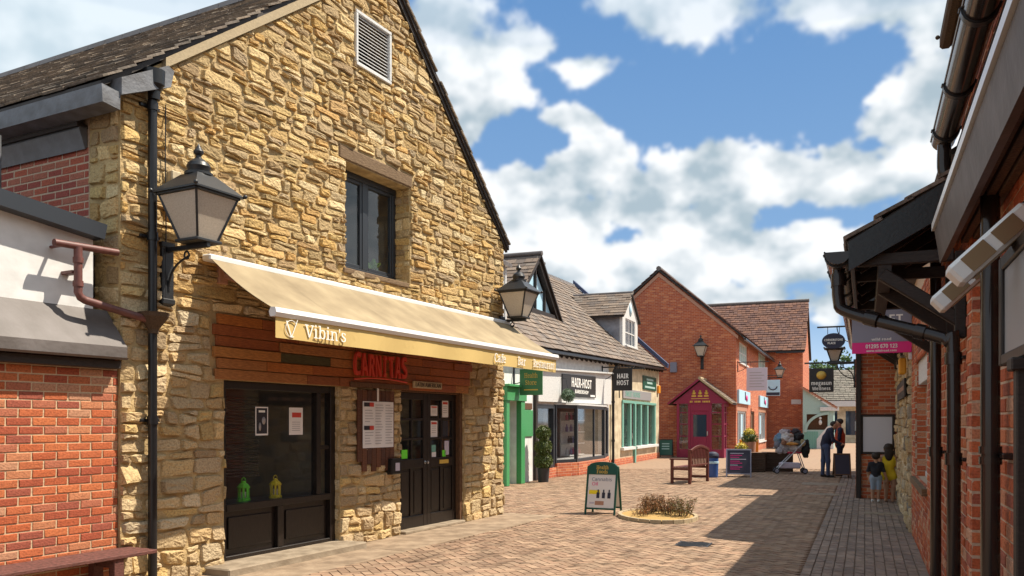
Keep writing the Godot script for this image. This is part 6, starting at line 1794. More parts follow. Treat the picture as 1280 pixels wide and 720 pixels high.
# ---------- paving ----------
func ground() -> void:
	var g := Geo.new()
	g.quad(Vector3(-300, -.03, 60), Vector3(300, -.03, 60), Vector3(300, -.03, -500), Vector3(-300, -.03, -500))
	var o := part(self, "ground", g, M.joint_sand); tag(o, "ground under and around the paved lane", "", "", "structure")
	# far paving where single blocks can no longer be told apart
	g = Geo.new()
	g.box(Vector3(-30, -.025, -110), Vector3(60, -.004, -29.0)); g.box(Vector3(-30, -.025, -29.0), Vector3(-6, -.004, 30)); g.box(Vector3(-6, -.025, 4), Vector3(40, -.004, 30))
	o = part(self, "far_paving", g, M.far_paving); tag(o, "brown block paving of the far lane", "", "", "structure")
	# block paving
	g = Geo.new(); g.quad(Vector3(-6, -.012, 4), Vector3(40, -.012, 4), Vector3(40, -.012, -29), Vector3(-6, -.012, -29))
	var pv := part(self, "pavement", g, M.joint_sand); tag(pv, "brown herringbone block paving of the lane", "", "", "structure")
	var blocks := []
	for k in 4:
		var s := Geo.new(); var r0 := RandomNumberGenerator.new(); r0.seed = 300 + k
		var b := .06
		var lo := []; var hi := []
		for q in [[-.5, .5], [.5, .5], [.5, -.5], [-.5, -.5]]:
			lo.append(Vector3(q[0], -1, q[1])); hi.append(Vector3(q[0] * (1 - b * .5), r0.randf_range(-.06, .06), q[1] * (1 - b)))
		s.quad(hi[0], hi[1], hi[2], hi[3])
		for q in 4: s.quad(lo[q], lo[(q + 1) % 4], hi[(q + 1) % 4], hi[q])
		blocks.append(s)
	var r := RandomNumberGenerator.new(); r.seed = 19
	var tones := [Color(0.344, 0.228, 0.150), Color(0.314, 0.202, 0.131), Color(0.361, 0.245, 0.163), Color(0.288, 0.187, 0.125), Color(0.327, 0.206, 0.136), Color(0.348, 0.232, 0.155)]
	var darks := [Color(.31, .235, .185), Color(.27, .20, .165), Color(.34, .25, .195), Color(.29, .215, .17)]
	var list := []
	var rn: Vector3 = Vector3(0, 0, 1).rotated(Vector3.UP, FR_RIGHT[1]); var rt: Vector3 = Vector3(1, 0, 0).rotated(Vector3.UP, FR_RIGHT[1])
	var fn: Vector3 = Vector3(0, 0, 1).rotated(Vector3.UP, FR_STONE[1]); var ft: Vector3 = Vector3(1, 0, 0).rotated(Vector3.UP, FR_STONE[1])
	var unit := .105
	var a45: float = FR_RIGHT[1] + PI / 4
	var ex := Vector3(1, 0, 0).rotated(Vector3.UP, a45); var ez := Vector3(0, 0, 1).rotated(Vector3.UP, a45)
	var o0 := Vector3(3, 0, -16)
	for i in range(-190, 190):
		for j in range(-190, 190):
			var k := posmod(i - j, 4)
			if k != 0 and k != 3: continue
			var c := o0 + ex * ((i + (1.0 if k == 0 else .5)) * unit) + ez * ((j + (.5 if k == 0 else 1.0)) * unit)
			if c.z > -7.6 or c.z < -28.9: continue
			if absf(c.x / -c.z) > .66: continue
			var w := rn.dot(c - FR_RIGHT[0])
			if w < 1.22: continue
			var wf := fn.dot(c - FR_STONE[0]); var tf := ft.dot(c - FR_STONE[0])
			if tf < 7.35 and wf < .95: continue
			if wf < -.3 and tf < 7.3: continue
			if Vector2((c.x - 2.45) / .63, (c.z + 14.15) / .92).length() < 1.0: continue
			if Vector2(c.x - 2.39, c.z + 11.05).length() < .26: continue
			var bs := Basis(ex * (2 * unit - .006), Vector3.UP * .03, ez * (unit - .006)) if k == 0 else Basis(-ez * (2 * unit - .006), Vector3.UP * .03, ex * (unit - .006))
			list.append({"g": blocks[r.randi() % 4], "at": Transform3D(bs, c + Vector3(0, r.randf_range(-.0025, .0015), 0)), "tint": tones[r.randi() % tones.size()], "size": seen_size(c, unit * unit * 2, Vector3.UP)})
	# darker straight courses along the right wall
	for i in 12:
		var t := -9.0 + (.1 if i % 2 else 0.0)
		while t < 13:
			var c: Vector3 = FR_RIGHT[0] + rt * t + rn * (.05 + i * .105)
			var inside: bool = t < .12 and i < 8
			if c.z < -7.4 and not inside:
				list.append({"g": blocks[r.randi() % 4], "at": Transform3D(Basis(rt * .202, Vector3.UP * .03, rn * .097), c + Vector3(0, r.randf_range(-.0025, .0015), 0)), "tint": darks[r.randi() % 4], "size": seen_size(c, .02, Vector3.UP)})
			t += .21
	pieces(pv, "paving_block", list, M.paver, "paving_blocks")
	# concrete apron along the stone front
	for e in [[-6.0, -.5, .55], [-.49, 2.87, .55], [2.88, 5.0, .92], [5.01, 7.35, .92]]:
		g = Geo.new(); g.xf = Transform3D(Basis(Vector3.UP, FR_STONE[1]), FR_STONE[0]); g.bbox(Vector3(e[0], -.03, -.2), Vector3(e[1], .004, e[2]), .004); part(pv, "concrete_slab", g, M.concrete)
	if true:
		g = Geo.new(); g.xf = Transform3D(Basis(Vector3.UP, FR_STONE[1]), FR_STONE[0]); g.bbox(Vector3(-6, -.03, .552), Vector3(2.87, .002, .945), .004); part(pv, "concrete_slab", g, M.concrete)
	# pale cover slabs in the shaded paving
	for e in [[6.9, -18.7, .75, .5], [6.6, -14.7, .8, .35], [8.1, -21.8, 1.1, .9]]:
		g = Geo.new(); g.xf = Transform3D(Basis(Vector3.UP, FR_RIGHT[1] + PI / 2), Vector3(e[0], 0, e[1])); g.bbox(Vector3(-e[2] / 2, -.02, -e[3] / 2), Vector3(e[2] / 2, .007, e[3] / 2), .003); part(pv, "cover_slab", g, M.step_stone)
	var dg := thing("drain_grate", "small dark iron drain grate in the sunlit paving", "drain", Vector3(2.39, 0, -11.05), FR_RIGHT[1])
	box_part(dg, "pit", Vector3(-.2, -.03, -.2), Vector3(.2, -.012, .2), M.dark_room)
	g = Geo.new()
	for s in [-1, 1]: g.bbox(Vector3(-.21, -.012, s * .2 - .015), Vector3(.21, .004, s * .2 + .015)); g.bbox(Vector3(s * .2 - .012, -.011, -.184), Vector3(s * .2 + .012, .003, .184))
	part(dg, "frame", g, M.iron)
	for k in 7: box_part(dg, "bar", Vector3(-.16 + k * .05, -.011, -.184), Vector3(-.14 + k * .05, .002, .184), M.iron)

func planting_bed() -> void:
	var b := thing("planting_bed", "oval planting bed with stone edging and dry brown shrubs in the paving", "planting bed", Vector3(2.45, 0, -14.15))
	var rx := .60; var rz := .88
	var g := Geo.new(); var r := RandomNumberGenerator.new(); r.seed = 6
	var n := 40
	for k in n:
		var a := TAU * k / n; var c := TAU * (k + 1) / n
		var p := Vector3(cos(a) * rx, .035, sin(a) * rz); var q := Vector3(cos(c) * rx, .035, sin(c) * rz)
		g.tri(Vector3(0, .07, 0), q, p)
	part(b, "soil", g, M.soil)
	for k in 22:
		var e := Geo.new()
		var a0 := TAU * k / 22 + .01; var a1 := TAU * (k + 1) / 22 - .01
		var o := func(a: float, f: float) -> Vector3: return Vector3(cos(a) * (rx + f), 0, sin(a) * (rz + f))
		var u := Vector3.UP * .06
		e.quad(o.call(a0, 0) + u, o.call(a0, .055) + u, o.call(a1, .055) + u, o.call(a1, 0) + u)
		e.quad(o.call(a0, .06) - u * .5, o.call(a1, .06) - u * .5, o.call(a1, .055) + u, o.call(a0, .055) + u)
		e.quad(o.call(a1, -.01) - u * .5, o.call(a0, -.01) - u * .5, o.call(a0, 0) + u, o.call(a1, 0) + u)
		for aa in [a0, a1]: e.quad(o.call(aa, -.01) - u * .5, o.call(aa, .06) - u * .5, o.call(aa, .055) + u, o.call(aa, 0) + u)
		part(b, "edging_stone", e, M.kerb_stone)
	var i := 0
	for e in [[-.14, -.1, "dry brown shrub on the left of the planting bed"], [.14, .05, "reddish brown shrub in the middle of the planting bed"], [.36, .28, "greenish brown shrub on the right of the planting bed"], [.05, -.45, "small brown shrub at the back of the planting bed"], [-.3, .2, "tiny dry sprig on the left of the planting bed"]]:
		var s := thing("low_shrub", e[2], "shrub", Vector3(2.45 + e[0], .05, -14.15 + e[1]), 0, "shrubs in the planting bed")
		var st := Geo.new(); var lf := Geo.new()
		var big := .30 if i < 4 else .14
		for k in (46 if i < 4 else 12):
			var a := r.randf() * TAU; var d := Vector3(cos(a) * r.randf() * .75, 1, sin(a) * r.randf() * .75).normalized()
			var ln := big * r.randf_range(.6, 1.15)
			var base := Vector3(cos(a), 0, sin(a)) * r.randf() * .13
			st.tube([base, base + d * ln * .5, base + d * ln], .004, 4, .002)
			for q in 16:
				var p := base + d * ln * r.randf_range(.25, 1.0)
				lf.col = [Color(.30, .15, .07), Color(.36, .20, .08), Color(.24, .16, .06), Color(.38, .18, .09)][r.randi() % 4] if i != 2 or r.randf() < .5 else Color(.15, .16, .04)
				leaf_blade(lf, p, Vector3(r.randfn(), r.randf_range(-.1, 1), r.randfn()).normalized(), r.randf_range(.03, .055), .007, r)
		part(s, "stems", st, M.bark); part(s, "foliage", lf, M.leaf)
		i += 1

# ---------- street furniture ----------
func a_board(called: String, label: String, at: Vector3, turn: float, w: float, h: float, spread: float, frame_m: Material, face_m: Material, arched: bool) -> Node3D:
	var s := thing(called, label, "sandwich board", at, turn)
	for side in [1.0, -1.0]:
		var lean := atan2(spread / 2, h)
		var pnl := group_part(s, "panel")
		pnl.transform = Transform3D(Basis(Vector3.RIGHT, -lean * side), Vector3(0, 0, spread / 2 * side)) if side > 0 else Transform3D(Basis(Vector3.UP, PI) * Basis(Vector3.RIGHT, -lean), Vector3(0, 0, -spread / 2))
		var g := Geo.new()
		g.bbox(Vector3(-w / 2, 0, -.012), Vector3(-w / 2 + .035, h - (.08 if arched else .0), .012), .004); g.bbox(Vector3(w / 2 - .035, 0, -.012), Vector3(w / 2, h - (.08 if arched else .0), .012), .004)
		g.bbox(Vector3(-w / 2 + .036, .09, -.011), Vector3(w / 2 - .036, .12, .011), .003)
		part(pnl, "frame", g, frame_m)
		g = Geo.new()
		if arched:
			var pl := PackedVector2Array([Vector2(w / 2 - .036, h * .76), Vector2(w / 2 - .036, h - .06)])
			pl = PackedVector2Array([Vector2(-w / 2, h * .76), Vector2(w / 2, h * .76), Vector2(w / 2, h - .09)])
			for k in 9: pl.append(Vector2(cos(PI * k / 8) * (w / 2 - .04), h - .06 + sin(PI * k / 8) * .06))
			pl.append(Vector2(-w / 2, h - .09))
			g.prism(pl, -.014, .014)
			part(pnl, "header", g, frame_m)
		else:
			g.bbox(Vector3(-w / 2 + .036, h - .04, -.011), Vector3(w / 2 - .036, h, .011), .003); part(pnl, "top_rail", g, frame_m)
		var f := Geo.new(); f.bbox(Vector3(-w / 2 + .036, .121, -.006), Vector3(w / 2 - .036, h * .759 if arched else h - .041, .004), .001); part(pnl, "face", f, face_m)
	return s

func street_things() -> void:
	var g: Geo
	# green health food sandwich board
	var turn := -.42
	var s := a_board("sandwich_board", "green arched sandwich board reading Health Foods on the sunlit paving", Vector3(1.60, .0, -14.72), turn, .56, .93, .42, M.bottle_green, M.paper, true)
	var p := s.get_child(0)
	text(p, "Health", .065, Vector3(0, .83, .017), M.gold, .22, true, true); text(p, "Foods", .065, Vector3(0, .755, .017), M.gold, .2, true, true)
	text(p, "Cannabis", .06, Vector3(.0, .62, .006), M.sign_grey, .36); text(p, "Oil", .06, Vector3(-.12, .54, .006), M.pink, .1)
	var gd := Geo.new(); gd.bbox(Vector3(-.22, .36, .0045), Vector3(-.02, .43, .006), .0005); part(p, "picture", gd, M.yellow)
	for k in 3:
		g = Geo.new(); g.bbox(Vector3(-.08 + k * .1, .29, .0062), Vector3(-.025 + k * .1, .39, .008), .0005); g.bbox(Vector3(-.065 + k * .1, .391, .0062), Vector3(-.04 + k * .1, .44, .008), .0005); part(p, "bottle_picture", g, M.navy)
	g = Geo.new(); g.bbox(Vector3(-.1, .17, .0045), Vector3(.06, .24, .006), .0005); part(p, "picture", g, M.salmon)
	g = Geo.new(); g.bbox(Vector3(-.2, .19, .0045), Vector3(-.11, .22, .006), .0005); part(p, "picture", g, M.sign_lilac)
	# chalk board
	var cb := a_board("chalk_board", "navy chalkboard sign with pale frame by the blue bin", Vector3(6.68, .0, -24.75), -.28, .72, .86, .6, M.sign_grey, M.chalk_board, false)
	p = cb.get_child(0)
	var r := RandomNumberGenerator.new(); r.seed = 2
	for k in 9:
		g = Geo.new(); g.bbox(Vector3(-.24, .72 - k * .06, .0045), Vector3(-.24 + r.randf_range(.2, .46), .738 - k * .06, .006), .0005); part(p, "chalk_line", g, M.sign_lilac if k % 3 == 0 else M.pink)
	# wooden board beside the man
	var wb := a_board("wooden_board", "wooden framed blackboard beside the bending man", Vector3(9.56, 0, -24.35), -.25, .46, .74, .5, M.oak, M.chalk_board, false)
	# dark board by the cream shop
	var db := a_board("dark_board", "dark sandwich board between cream shop and maroon porch", Vector3(7.08, 0, -38.6), -.3, .62, .86, .5, M.black_paint, M.bottle_green, false)
	p = db.get_child(0)
	for k in 3: box_part(p, "text_line", Vector3(-.18, .62 - k * .12, .0045), Vector3(.16, .67 - k * .12, .006), M.pale_teal, .0005)
	bench()
	# blue litter bin
	var b := thing("litter_bin", "blue cylindrical litter bin behind the wooden bench", "bin", Vector3(5.85, 0, -24.5))
	g = Geo.new(); g.lathe([Vector2(0, 0), Vector2(.15, 0), Vector2(.155, .03), Vector2(.17, .55), Vector2(.175, .57), Vector2(0, .57)], 20); part(b, "drum", g, M.royal_blue)
	g = Geo.new(); g.lathe([Vector2(.175, .575), Vector2(.185, .60), Vector2(.185, .64), Vector2(.16, .70), Vector2(.08, .74), Vector2(0, .75)], 20); part(b, "lid", g, M.navy)
	g = Geo.new(); g.lathe([Vector2(.174, .40), Vector2(.178, .41), Vector2(.178, .46), Vector2(.174, .47)], 20); part(b, "band", g, M.sign_blue)
	topiary()
	planters()
	trolley()
	# hanging shop signs on the row
	var hs := hanging_sign("green_hanging_sign", "green square sign reading Health Store hanging beside the awning", FR_ROW, -.75, 3.02, .18, .80, 2.30, 2.97, M.green_sign)
	text(hs, "Health", .12, Vector3(.49, 2.80, .024), M.gold, .36, true); text(hs, "Store", .12, Vector3(.49, 2.62, .024), M.gold, .3, true); box_part(hs, "text_line", Vector3(.3, 2.42, .0205), Vector3(.68, 2.45, .023), M.gold, .001)
	var hh := hanging_sign("barber_hanging_sign", "black square sign reading HAIR HOST hanging over the lane", FR_ROW, 7.5, 3.52, .42, 1.08, 2.70, 3.46, M.sign_black)
	text(hh, "HAIR", .16, Vector3(.75, 3.2, .024), M.letter_white, .4, false, true); text(hh, "HOST", .16, Vector3(.75, 2.97, .024), M.letter_white, .42, false, true)
	var bb := thing("empty_sign_bracket", "bare black sign bracket on the cream shop wall", "bracket", place(FR_ROW, Vector3(9.4, 0, .02)), FR_ROW[1] - PI / 2)
	g = Geo.new(); g.beam(Vector3(0, 3.58, 0), Vector3(1.05, 3.58, 0), .06, .05); g.bbox(Vector3(0, 3.1, -.03), Vector3(.04, 3.7, .03)); g.tube([Vector3(.1, 2.5, 0), Vector3(.1, 3.9, 0)], .02, 6); part(bb, "arm", g, M.iron)
	# hanging flower ball on the barber sign
	var fb := thing("topiary_ball", "hanging green leaf ball below the barber fascia sign", "hanging plant", place(FR_ROW, Vector3(2.70, 2.40, .34)), FR_ROW[1])
	leaf_ball(fb, "foliage", .19, 600, [Color(.10, .17, .10), Color(.16, .24, .15), Color(.22, .3, .2)], 88)
	g = Geo.new(); g.tube([Vector3(0, .12, 0), Vector3(0, .5, -.05), Vector3(0, .5, -.215)], .01, 5); part(fb, "hook", g, M.iron)

func leaf_ball(parent: Node3D, called: String, rad: float, n: int, tones: Array, seed_: int, at := Vector3.ZERO) -> void:
	var r := RandomNumberGenerator.new(); r.seed = seed_
	var g := Geo.new()
	for k in n:
		var d := Vector3(r.randfn(), r.randfn(), r.randfn()).normalized()
		g.col = tones[r.randi() % tones.size()]
		var p := d * rad * r.randf_range(.72, .98)
		var o := (d + Vector3(r.randfn(), r.randfn(), r.randfn()) * .5).normalized()
		leaf_blade(g, at + p, o, rad * .28, rad * .07, r)
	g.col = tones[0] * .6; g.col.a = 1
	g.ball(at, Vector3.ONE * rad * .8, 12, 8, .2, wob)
	part(parent, called, g, M.leaf)

func bench() -> void:
	# faces left; long side runs along the lane
	var b := thing("wooden_bench", "red brown slatted wooden bench seen end on, facing left", "bench", Vector3(4.75, 0, -22.4), FR_ROW[1] - .18 + PI)
	# local: x along the seat, z is the front (towards the left)
	var g := Geo.new()
	var L := 1.35
	for x in [-L / 2, L / 2]:
		for e in [[.24, .62], [-.24, .90]]:
			var lg := Geo.new(); lg.bbox(Vector3(x - .035, 0, e[0] - .035), Vector3(x + .035, e[1], e[0] + .035), .006)
			part(b, "leg", lg, M.bench_wood)
		var ar := Geo.new(); ar.bbox(Vector3(x - .045, .621, -.205), Vector3(x + .045, .655, .30), .008); part(b, "arm_rest", ar, M.bench_wood)
		var lr := Geo.new(); lr.bbox(Vector3(x - .025, .1, -.204), Vector3(x + .025, .16, .204), .004); lr.bbox(Vector3(x - .025, .36, -.204), Vector3(x + .025, .42, .204), .004); part(b, "side_rail", lr, M.bench_wood)
	for k in 5:
		var sl := Geo.new(); sl.bbox(Vector3(-L / 2 + .04, .421, -.19 + k * .09), Vector3(L / 2 - .04, .445, -.11 + k * .09), .004); part(b, "seat_slat", sl, M.bench_wood)
	for k in 11:
		var x := -L / 2 + .1 + k * (L - .2) / 10
		var t := .84 + .10 * cos((x / L) * PI)
		var bs := Geo.new(); bs.beam(Vector3(x, .46, -.235), Vector3(x, t, -.27), .02, .05, Vector3.RIGHT); part(b, "back_slat", bs, M.bench_wood)
	var pts := []
	for k in 13: pts.append(Vector3(-L / 2 + L * k / 12.0, .86 + .11 * cos((k / 12.0 - .5) * PI), -.272))
	for k in 12: g.beam(pts[k], pts[k + 1], .04, .07, Vector3.UP, .006)
	g.bbox(Vector3(-L / 2 + .036, .455, -.26), Vector3(L / 2 - .036, .50, -.222), .005)
	part(b, "back_rail", g, M.bench_wood)

func topiary() -> void:
	var t := thing("potted_topiary", "three ball topiary in a dark pot by the green shopfront", "plant", place(FR_ROW, Vector3(.35, 0, .42)), 0)
	var g := Geo.new(); g.lathe([Vector2(0, 0), Vector2(.14, 0), Vector2(.17, .36), Vector2(.18, .38), Vector2(.15, .38), Vector2(.14, .34), Vector2(0, .34)], 16); part(t, "pot", g, M.pot)
	g = Geo.new(); g.tube([Vector3(0, .33, 0), Vector3(0, 1.35, 0)], .025, 6); part(t, "stem", g, M.bark)
	var k := 0
	for e in [[.58, .23], [.95, .22], [1.32, .19]]:
		leaf_ball(t, "foliage_ball", e[1], 900, [Color(.075, .11, .025), Color(.11, .15, .035), Color(.15, .18, .05)], 90 + k, Vector3(0, e[0], 0)); k += 1

func planters() -> void:
	# low woven planters in front of the brick shop
	for e in [[7.75, -27.3, .92, "left woven brown planter box behind the chalkboard"], [8.72, -27.55, .92, "right woven brown planter box behind the loaded pushchair"]]:
		var p := thing("woven_planter", e[3], "planter", Vector3(e[0], 0, e[1]), -.25, "woven planters in the lane")
		for k in 8:
			var g := Geo.new(); g.bbox(Vector3(-.46, .02 + k * .072, .20), Vector3(.46, .085 + k * .072, .225 + .012 * (k % 2)), .006); part(p, "slat", g, M.wicker)
		var g2 := Geo.new()
		for x in [-.46, .42]: g2.bbox(Vector3(x, 0, -.22), Vector3(x + .04, .62, .199), .005)
		g2.bbox(Vector3(-.419, .0, -.22), Vector3(.419, .6, -.18), .005); g2.bbox(Vector3(-.419, .5, -.179), Vector3(.419, .56, .198), .005); part(p, "box", g2, M.wicker)
		g2 = Geo.new(); g2.bbox(Vector3(-.5, .601, -.25), Vector3(.5, .63, .26), .006); part(p, "top_rail", g2, M.oak)
	for e in [[8.0, -28.3, .0, "pot of yellow flowers behind the woven planter"], [7.35, -26.9, .0, "low pot of yellow flowers by the chalkboard"]]:
		var f := thing("flower_pot", e[3], "plant", Vector3(e[0], 0, e[1]), 0, "yellow flower pots")
		var g := Geo.new(); var hh := .95 if e[0] > 7.5 else .5
		g.lathe([Vector2(0, 0), Vector2(.16, 0), Vector2(.22, hh), Vector2(.19, hh), Vector2(0, hh - .04)], 14); part(f, "pot", g, M.salmon if e[0] > 7.5 else M.pot)
		leaf_ball(f, "foliage", .25, 350, [Color(.08, .14, .03), Color(.13, .18, .05)], 97, Vector3(0, hh + .14, 0))
		leaf_ball(f, "blossom", .2, 200, [Color(.75, .55, .03), Color(.8, .62, .1)], 98, Vector3(0, hh + .26, 0))
	var ob := thing("orange_crate_box", "orange box standing on the paving behind the woven planter", "box", Vector3(8.15, 0, -28.9), -.2)
	box_part(ob, "body", Vector3(-.3, 0, -.2), Vector3(.3, .95, .2), M.amber, .01); box_part(ob, "lid", Vector3(-.32, .951, -.22), Vector3(.32, 1.0, .22), M.amber, .01)

func trolley() -> void:
	var t := thing("loaded_pushchair", "pushchair piled high with bags and clothes in the lane", "pushchair", Vector3(8.72, 0, -26.35), -.2)
	var g := Geo.new()
	for s in [-.24, .24]:
		g.tube([Vector3(-.42, .12, s), Vector3(.05, .62, s), Vector3(.42, 1.02, s)], .016, 8); g.tube([Vector3(.42, .12, s), Vector3(.25, .62, s), Vector3(-.25, .78, s)], .016, 8)
	g.tube([Vector3(.42, 1.02, -.24), Vector3(.42, 1.02, .24)], .018, 8); g.tube([Vector3(-.25, .78, -.24), Vector3(-.25, .78, .24)], .016, 8); g.tube([Vector3(.05, .60, -.24), Vector3(.05, .60, .24)], .014, 8)
	part(t, "frame", g, M.steel)
	for e in [[-.42, -.24], [-.42, .24], [.42, -.24], [.42, .24]]:
		var w := group_part(t, "wheel")
		w.position = Vector3(e[0], .09, e[1])
		g = Geo.new(); g.xf = Transform3D(Basis(Vector3.RIGHT, PI / 2), Vector3.ZERO); g.lathe([Vector2(.06, -.02), Vector2(.085, -.02), Vector2(.09, 0), Vector2(.085, .02), Vector2(.06, .02), Vector2(.055, 0), Vector2(.06, -.02)], 16); part(w, "tyre", g, M.black_paint)
		g = Geo.new(); g.xf = Transform3D(Basis(Vector3.RIGHT, PI / 2), Vector3.ZERO); g.lathe([Vector2(0, -.012), Vector2(.058, -.012), Vector2(.058, .012), Vector2(0, .012)], 12); part(w, "rim", g, M.sign_grey)
	g = Geo.new(); g.bbox(Vector3(-.32, .16, -.2), Vector3(.30, .34, .2), .03); part(t, "under_basket", g, M.sign_lilac)
	# pile of goods: each bag a part
	var lumps := [[-.22, .80, .0, .24, .16, .2, Color(.55, .52, .54)], [.14, .82, .05, .22, .17, .2, Color(.62, .60, .60)], [-.36, 1.06, .0, .12, .20, .15, Color(.17, .28, .40)], [-.08, 1.08, .08, .20, .19, .16, Color(.60, .58, .58)], [.26, 1.10, .0, .16, .22, .17, Color(.03, .03, .035)], [.05, .93, .24, .2, .05, .1, Color(.60, .28, .06)], [.46, .80, .0, .13, .26, .16, Color(.025, .03, .03)], [.20, 1.30, -.05, .15, .11, .14, Color(.05, .04, .05)], [-.14, 1.30, -.04, .17, .09, .14, Color(.45, .40, .42)], [-.32, .72, .2, .1, .12, .07, Color(.35, .33, .36)], [.1, .66, .2, .2, .04, .05, Color(.5, .03, .08)], [.36, .98, .18, .08, .12, .07, Color(.45, .38, .2)], [-.2, .97, .2, .09, .11, .06, Color(.30, .16, .10)], [.0, 1.2, .16, .1, .07, .06, Color(.5, .42, .36)], [.2, .95, .2, .1, .09, .06, Color(.12, .12, .1)], [-.4, .9, .08, .1, .14, .1, Color(.2, .2, .24)]]
	for e in lumps:
		g = Geo.new(); g.col = e[6]; g.ball(Vector3(e[0], e[1], e[2]), Vector3(e[3], e[4], e[5]), 22, 16, .5, wob); part(t, "bag", g, M.goods)
	g = Geo.new(); g.bbox(Vector3(-.22, 1.41, -.02), Vector3(.3, 1.44, .03), .008); part(t, "hanger_rail", g, M.salmon)

# ---------- people ----------
func people() -> void:
	var skin := Color(.42, .24, .16); var navy := Color(.014, .018, .04); var jean := Color(.045, .065, .13); var shoe := Color(.02, .018, .018); var white := Color(.6, .6, .6)
	# man bending forward over the stall, seen from behind and the side; local x is his right in the picture
	var m := thing("person", "person in navy jacket and blue jeans bending forward beside the wooden board", "person", Vector3(9.22, 0, -24.55), -.3)
	var hair := Color(.06, .045, .03)
	var v := func(x: float, y: float, z: float) -> Vector3: return Vector3(x, y, z)
	var bones := []
	for s in [-1.0, 1.0]:
		var z: float = .10 * s
		bones.append([v.call(-.05 + .03 * s, .88, z), v.call(-.05 + .06 * s, .48, z * 1.1), .095, .065, jean])
		bones.append([v.call(-.05 + .06 * s, .48, z * 1.1), v.call(-.06 + .07 * s, .10, z * 1.1), .068, .05, jean])
		bones.append([v.call(-.08 + .07 * s, .04, z * 1.1), v.call(.10 + .07 * s, .035, z * 1.2), .042, .034, shoe])
		bones.append([v.call(.10, 1.33, .17 * s), v.call(.14, 1.08, .21 * s), .062, .052, navy])
		bones.append([v.call(.14, 1.08, .21 * s), v.call(.34, .98, .16 * s), .05, .042, navy])
		var hp: Vector3 = v.call(.38, .965, .15 * s)
		bones.append([v.call(.35, .975, .16 * s), hp, .036, .036, skin])
		for f in 4: bones.append([hp + v.call(.02, .01, -.03 + f * .02), hp + v.call(.085 - absf(f - 1.5) * .01, -.015, -.03 + f * .02), .011, .009, skin])
		bones.append([hp + v.call(-.01, .01, -.035 * s), hp + v.call(.03, .035, -.05 * s), .012, .010, skin])
	bones.append([v.call(-.05, .90, -.06), v.call(-.05, .90, .06), .115, .115, jean])
	bones.append([v.call(-.05, .96, 0), v.call(.0, 1.14, 0), .15, .155, navy]); bones.append([v.call(.0, 1.14, -.05), v.call(.07, 1.34, -.08), .13, .11, navy]); bones.append([v.call(.0, 1.14, .05), v.call(.07, 1.34, .08), .13, .11, navy]); bones.append([v.call(.09, 1.36, -.14), v.call(.09, 1.36, .14), .075, .075, navy])
	bones.append([v.call(.11, 1.38, 0), v.call(.17, 1.46, 0), .06, .055, skin])
	bones.append([v.call(.19, 1.54, 0), v.call(.21, 1.48, 0), .085, .07, skin])
	bones.append([v.call(.285, 1.505, 0), v.call(.29, 1.49, 0), .015, .017, skin])
	for s in [-1, 1]: bones.append([v.call(.19, 1.52, .085 * s), v.call(.19, 1.50, .085 * s), .018, .015, skin])
	part(m, "body", figure(bones, .018, .035), M.person)
	var hb := Geo.new(); hb.ball(v.call(.165, 1.555, 0), Vector3(.095, .085, .09), 14, 10, .12, wob); part(m, "hair", hb, M.hair)
	# second figure beyond, in dark coat with orange scarf
	var q := thing("person", "person in dark coat with orange red top half hidden behind the bending person", "person", Vector3(9.82, 0, -25.15), -.35 + PI)
	var red := Color(.45, .07, .03)
	bones = []
	for s in [-1.0, 1.0]:
		bones.append([v.call(0, .86, .09 * s), v.call(.02, .46, .1 * s), .09, .065, navy]); bones.append([v.call(.02, .46, .1 * s), v.call(0, .1, .1 * s), .065, .048, navy]); bones.append([v.call(-.04, .04, .1 * s), v.call(.14, .035, .12 * s), .04, .032, shoe])
		bones.append([v.call(0, 1.36, .19 * s), v.call(.03, 1.1, .24 * s), .06, .05, navy if s < 0 else red]); bones.append([v.call(.03, 1.1, .24 * s), v.call(.22, 1.0, .16 * s), .048, .038, red])
		var hp: Vector3 = v.call(.26, .99, .15 * s); bones.append([hp - v.call(.03, 0, 0), hp, .034, .034, skin])
		for f in 4: bones.append([hp + v.call(.02, .01, -.03 + f * .02), hp + v.call(.08 - absf(f - 1.5) * .01, -.01, -.03 + f * .02), .011, .009, skin])
		bones.append([hp + v.call(-.01, .01, -.03 * s), hp + v.call(.03, .03, -.05 * s), .012, .010, skin])
	bones.append([v.call(0, .9, -.05), v.call(0, .9, .05), .12, .12, navy]); bones.append([v.call(0, .96, 0), v.call(0, 1.2, 0), .145, .15, red]); bones.append([v.call(0, 1.2, -.06), v.call(0, 1.36, -.09), .12, .1, red]); bones.append([v.call(0, 1.2, .06), v.call(0, 1.36, .09), .12, .1, red]); bones.append([v.call(0, 1.38, -.14), v.call(0, 1.38, .14), .07, .07, navy])
	bones.append([v.call(0, 1.4, 0), v.call(.02, 1.5, 0), .058, .052, skin]); bones.append([v.call(.03, 1.6, 0), v.call(.04, 1.53, 0), .085, .068, skin]); bones.append([v.call(.125, 1.56, 0), v.call(.125, 1.545, 0), .015, .017, skin])
	part(q, "body", figure(bones, .018, .035), M.person)
	hb = Geo.new(); hb.ball(v.call(.0, 1.63, 0), Vector3(.1, .085, .095), 14, 10, .12, wob); part(q, "hair", hb, M.hair)
	child("child with dark hair in yellow top leaning on the stone wall", Vector3(7.60, 0, -16.95), -.35, 1.17, Color(.02, .02, .02), Color(.70, .50, .02), skin, Color(.42, .24, .16), true)
	child("child in dark top and pale denim shorts beside the yellow clad child", Vector3(7.30, 0, -16.85), -.4, 1.0, Color(.012, .014, .02), Color(.25, .32, .42), skin, white, false)

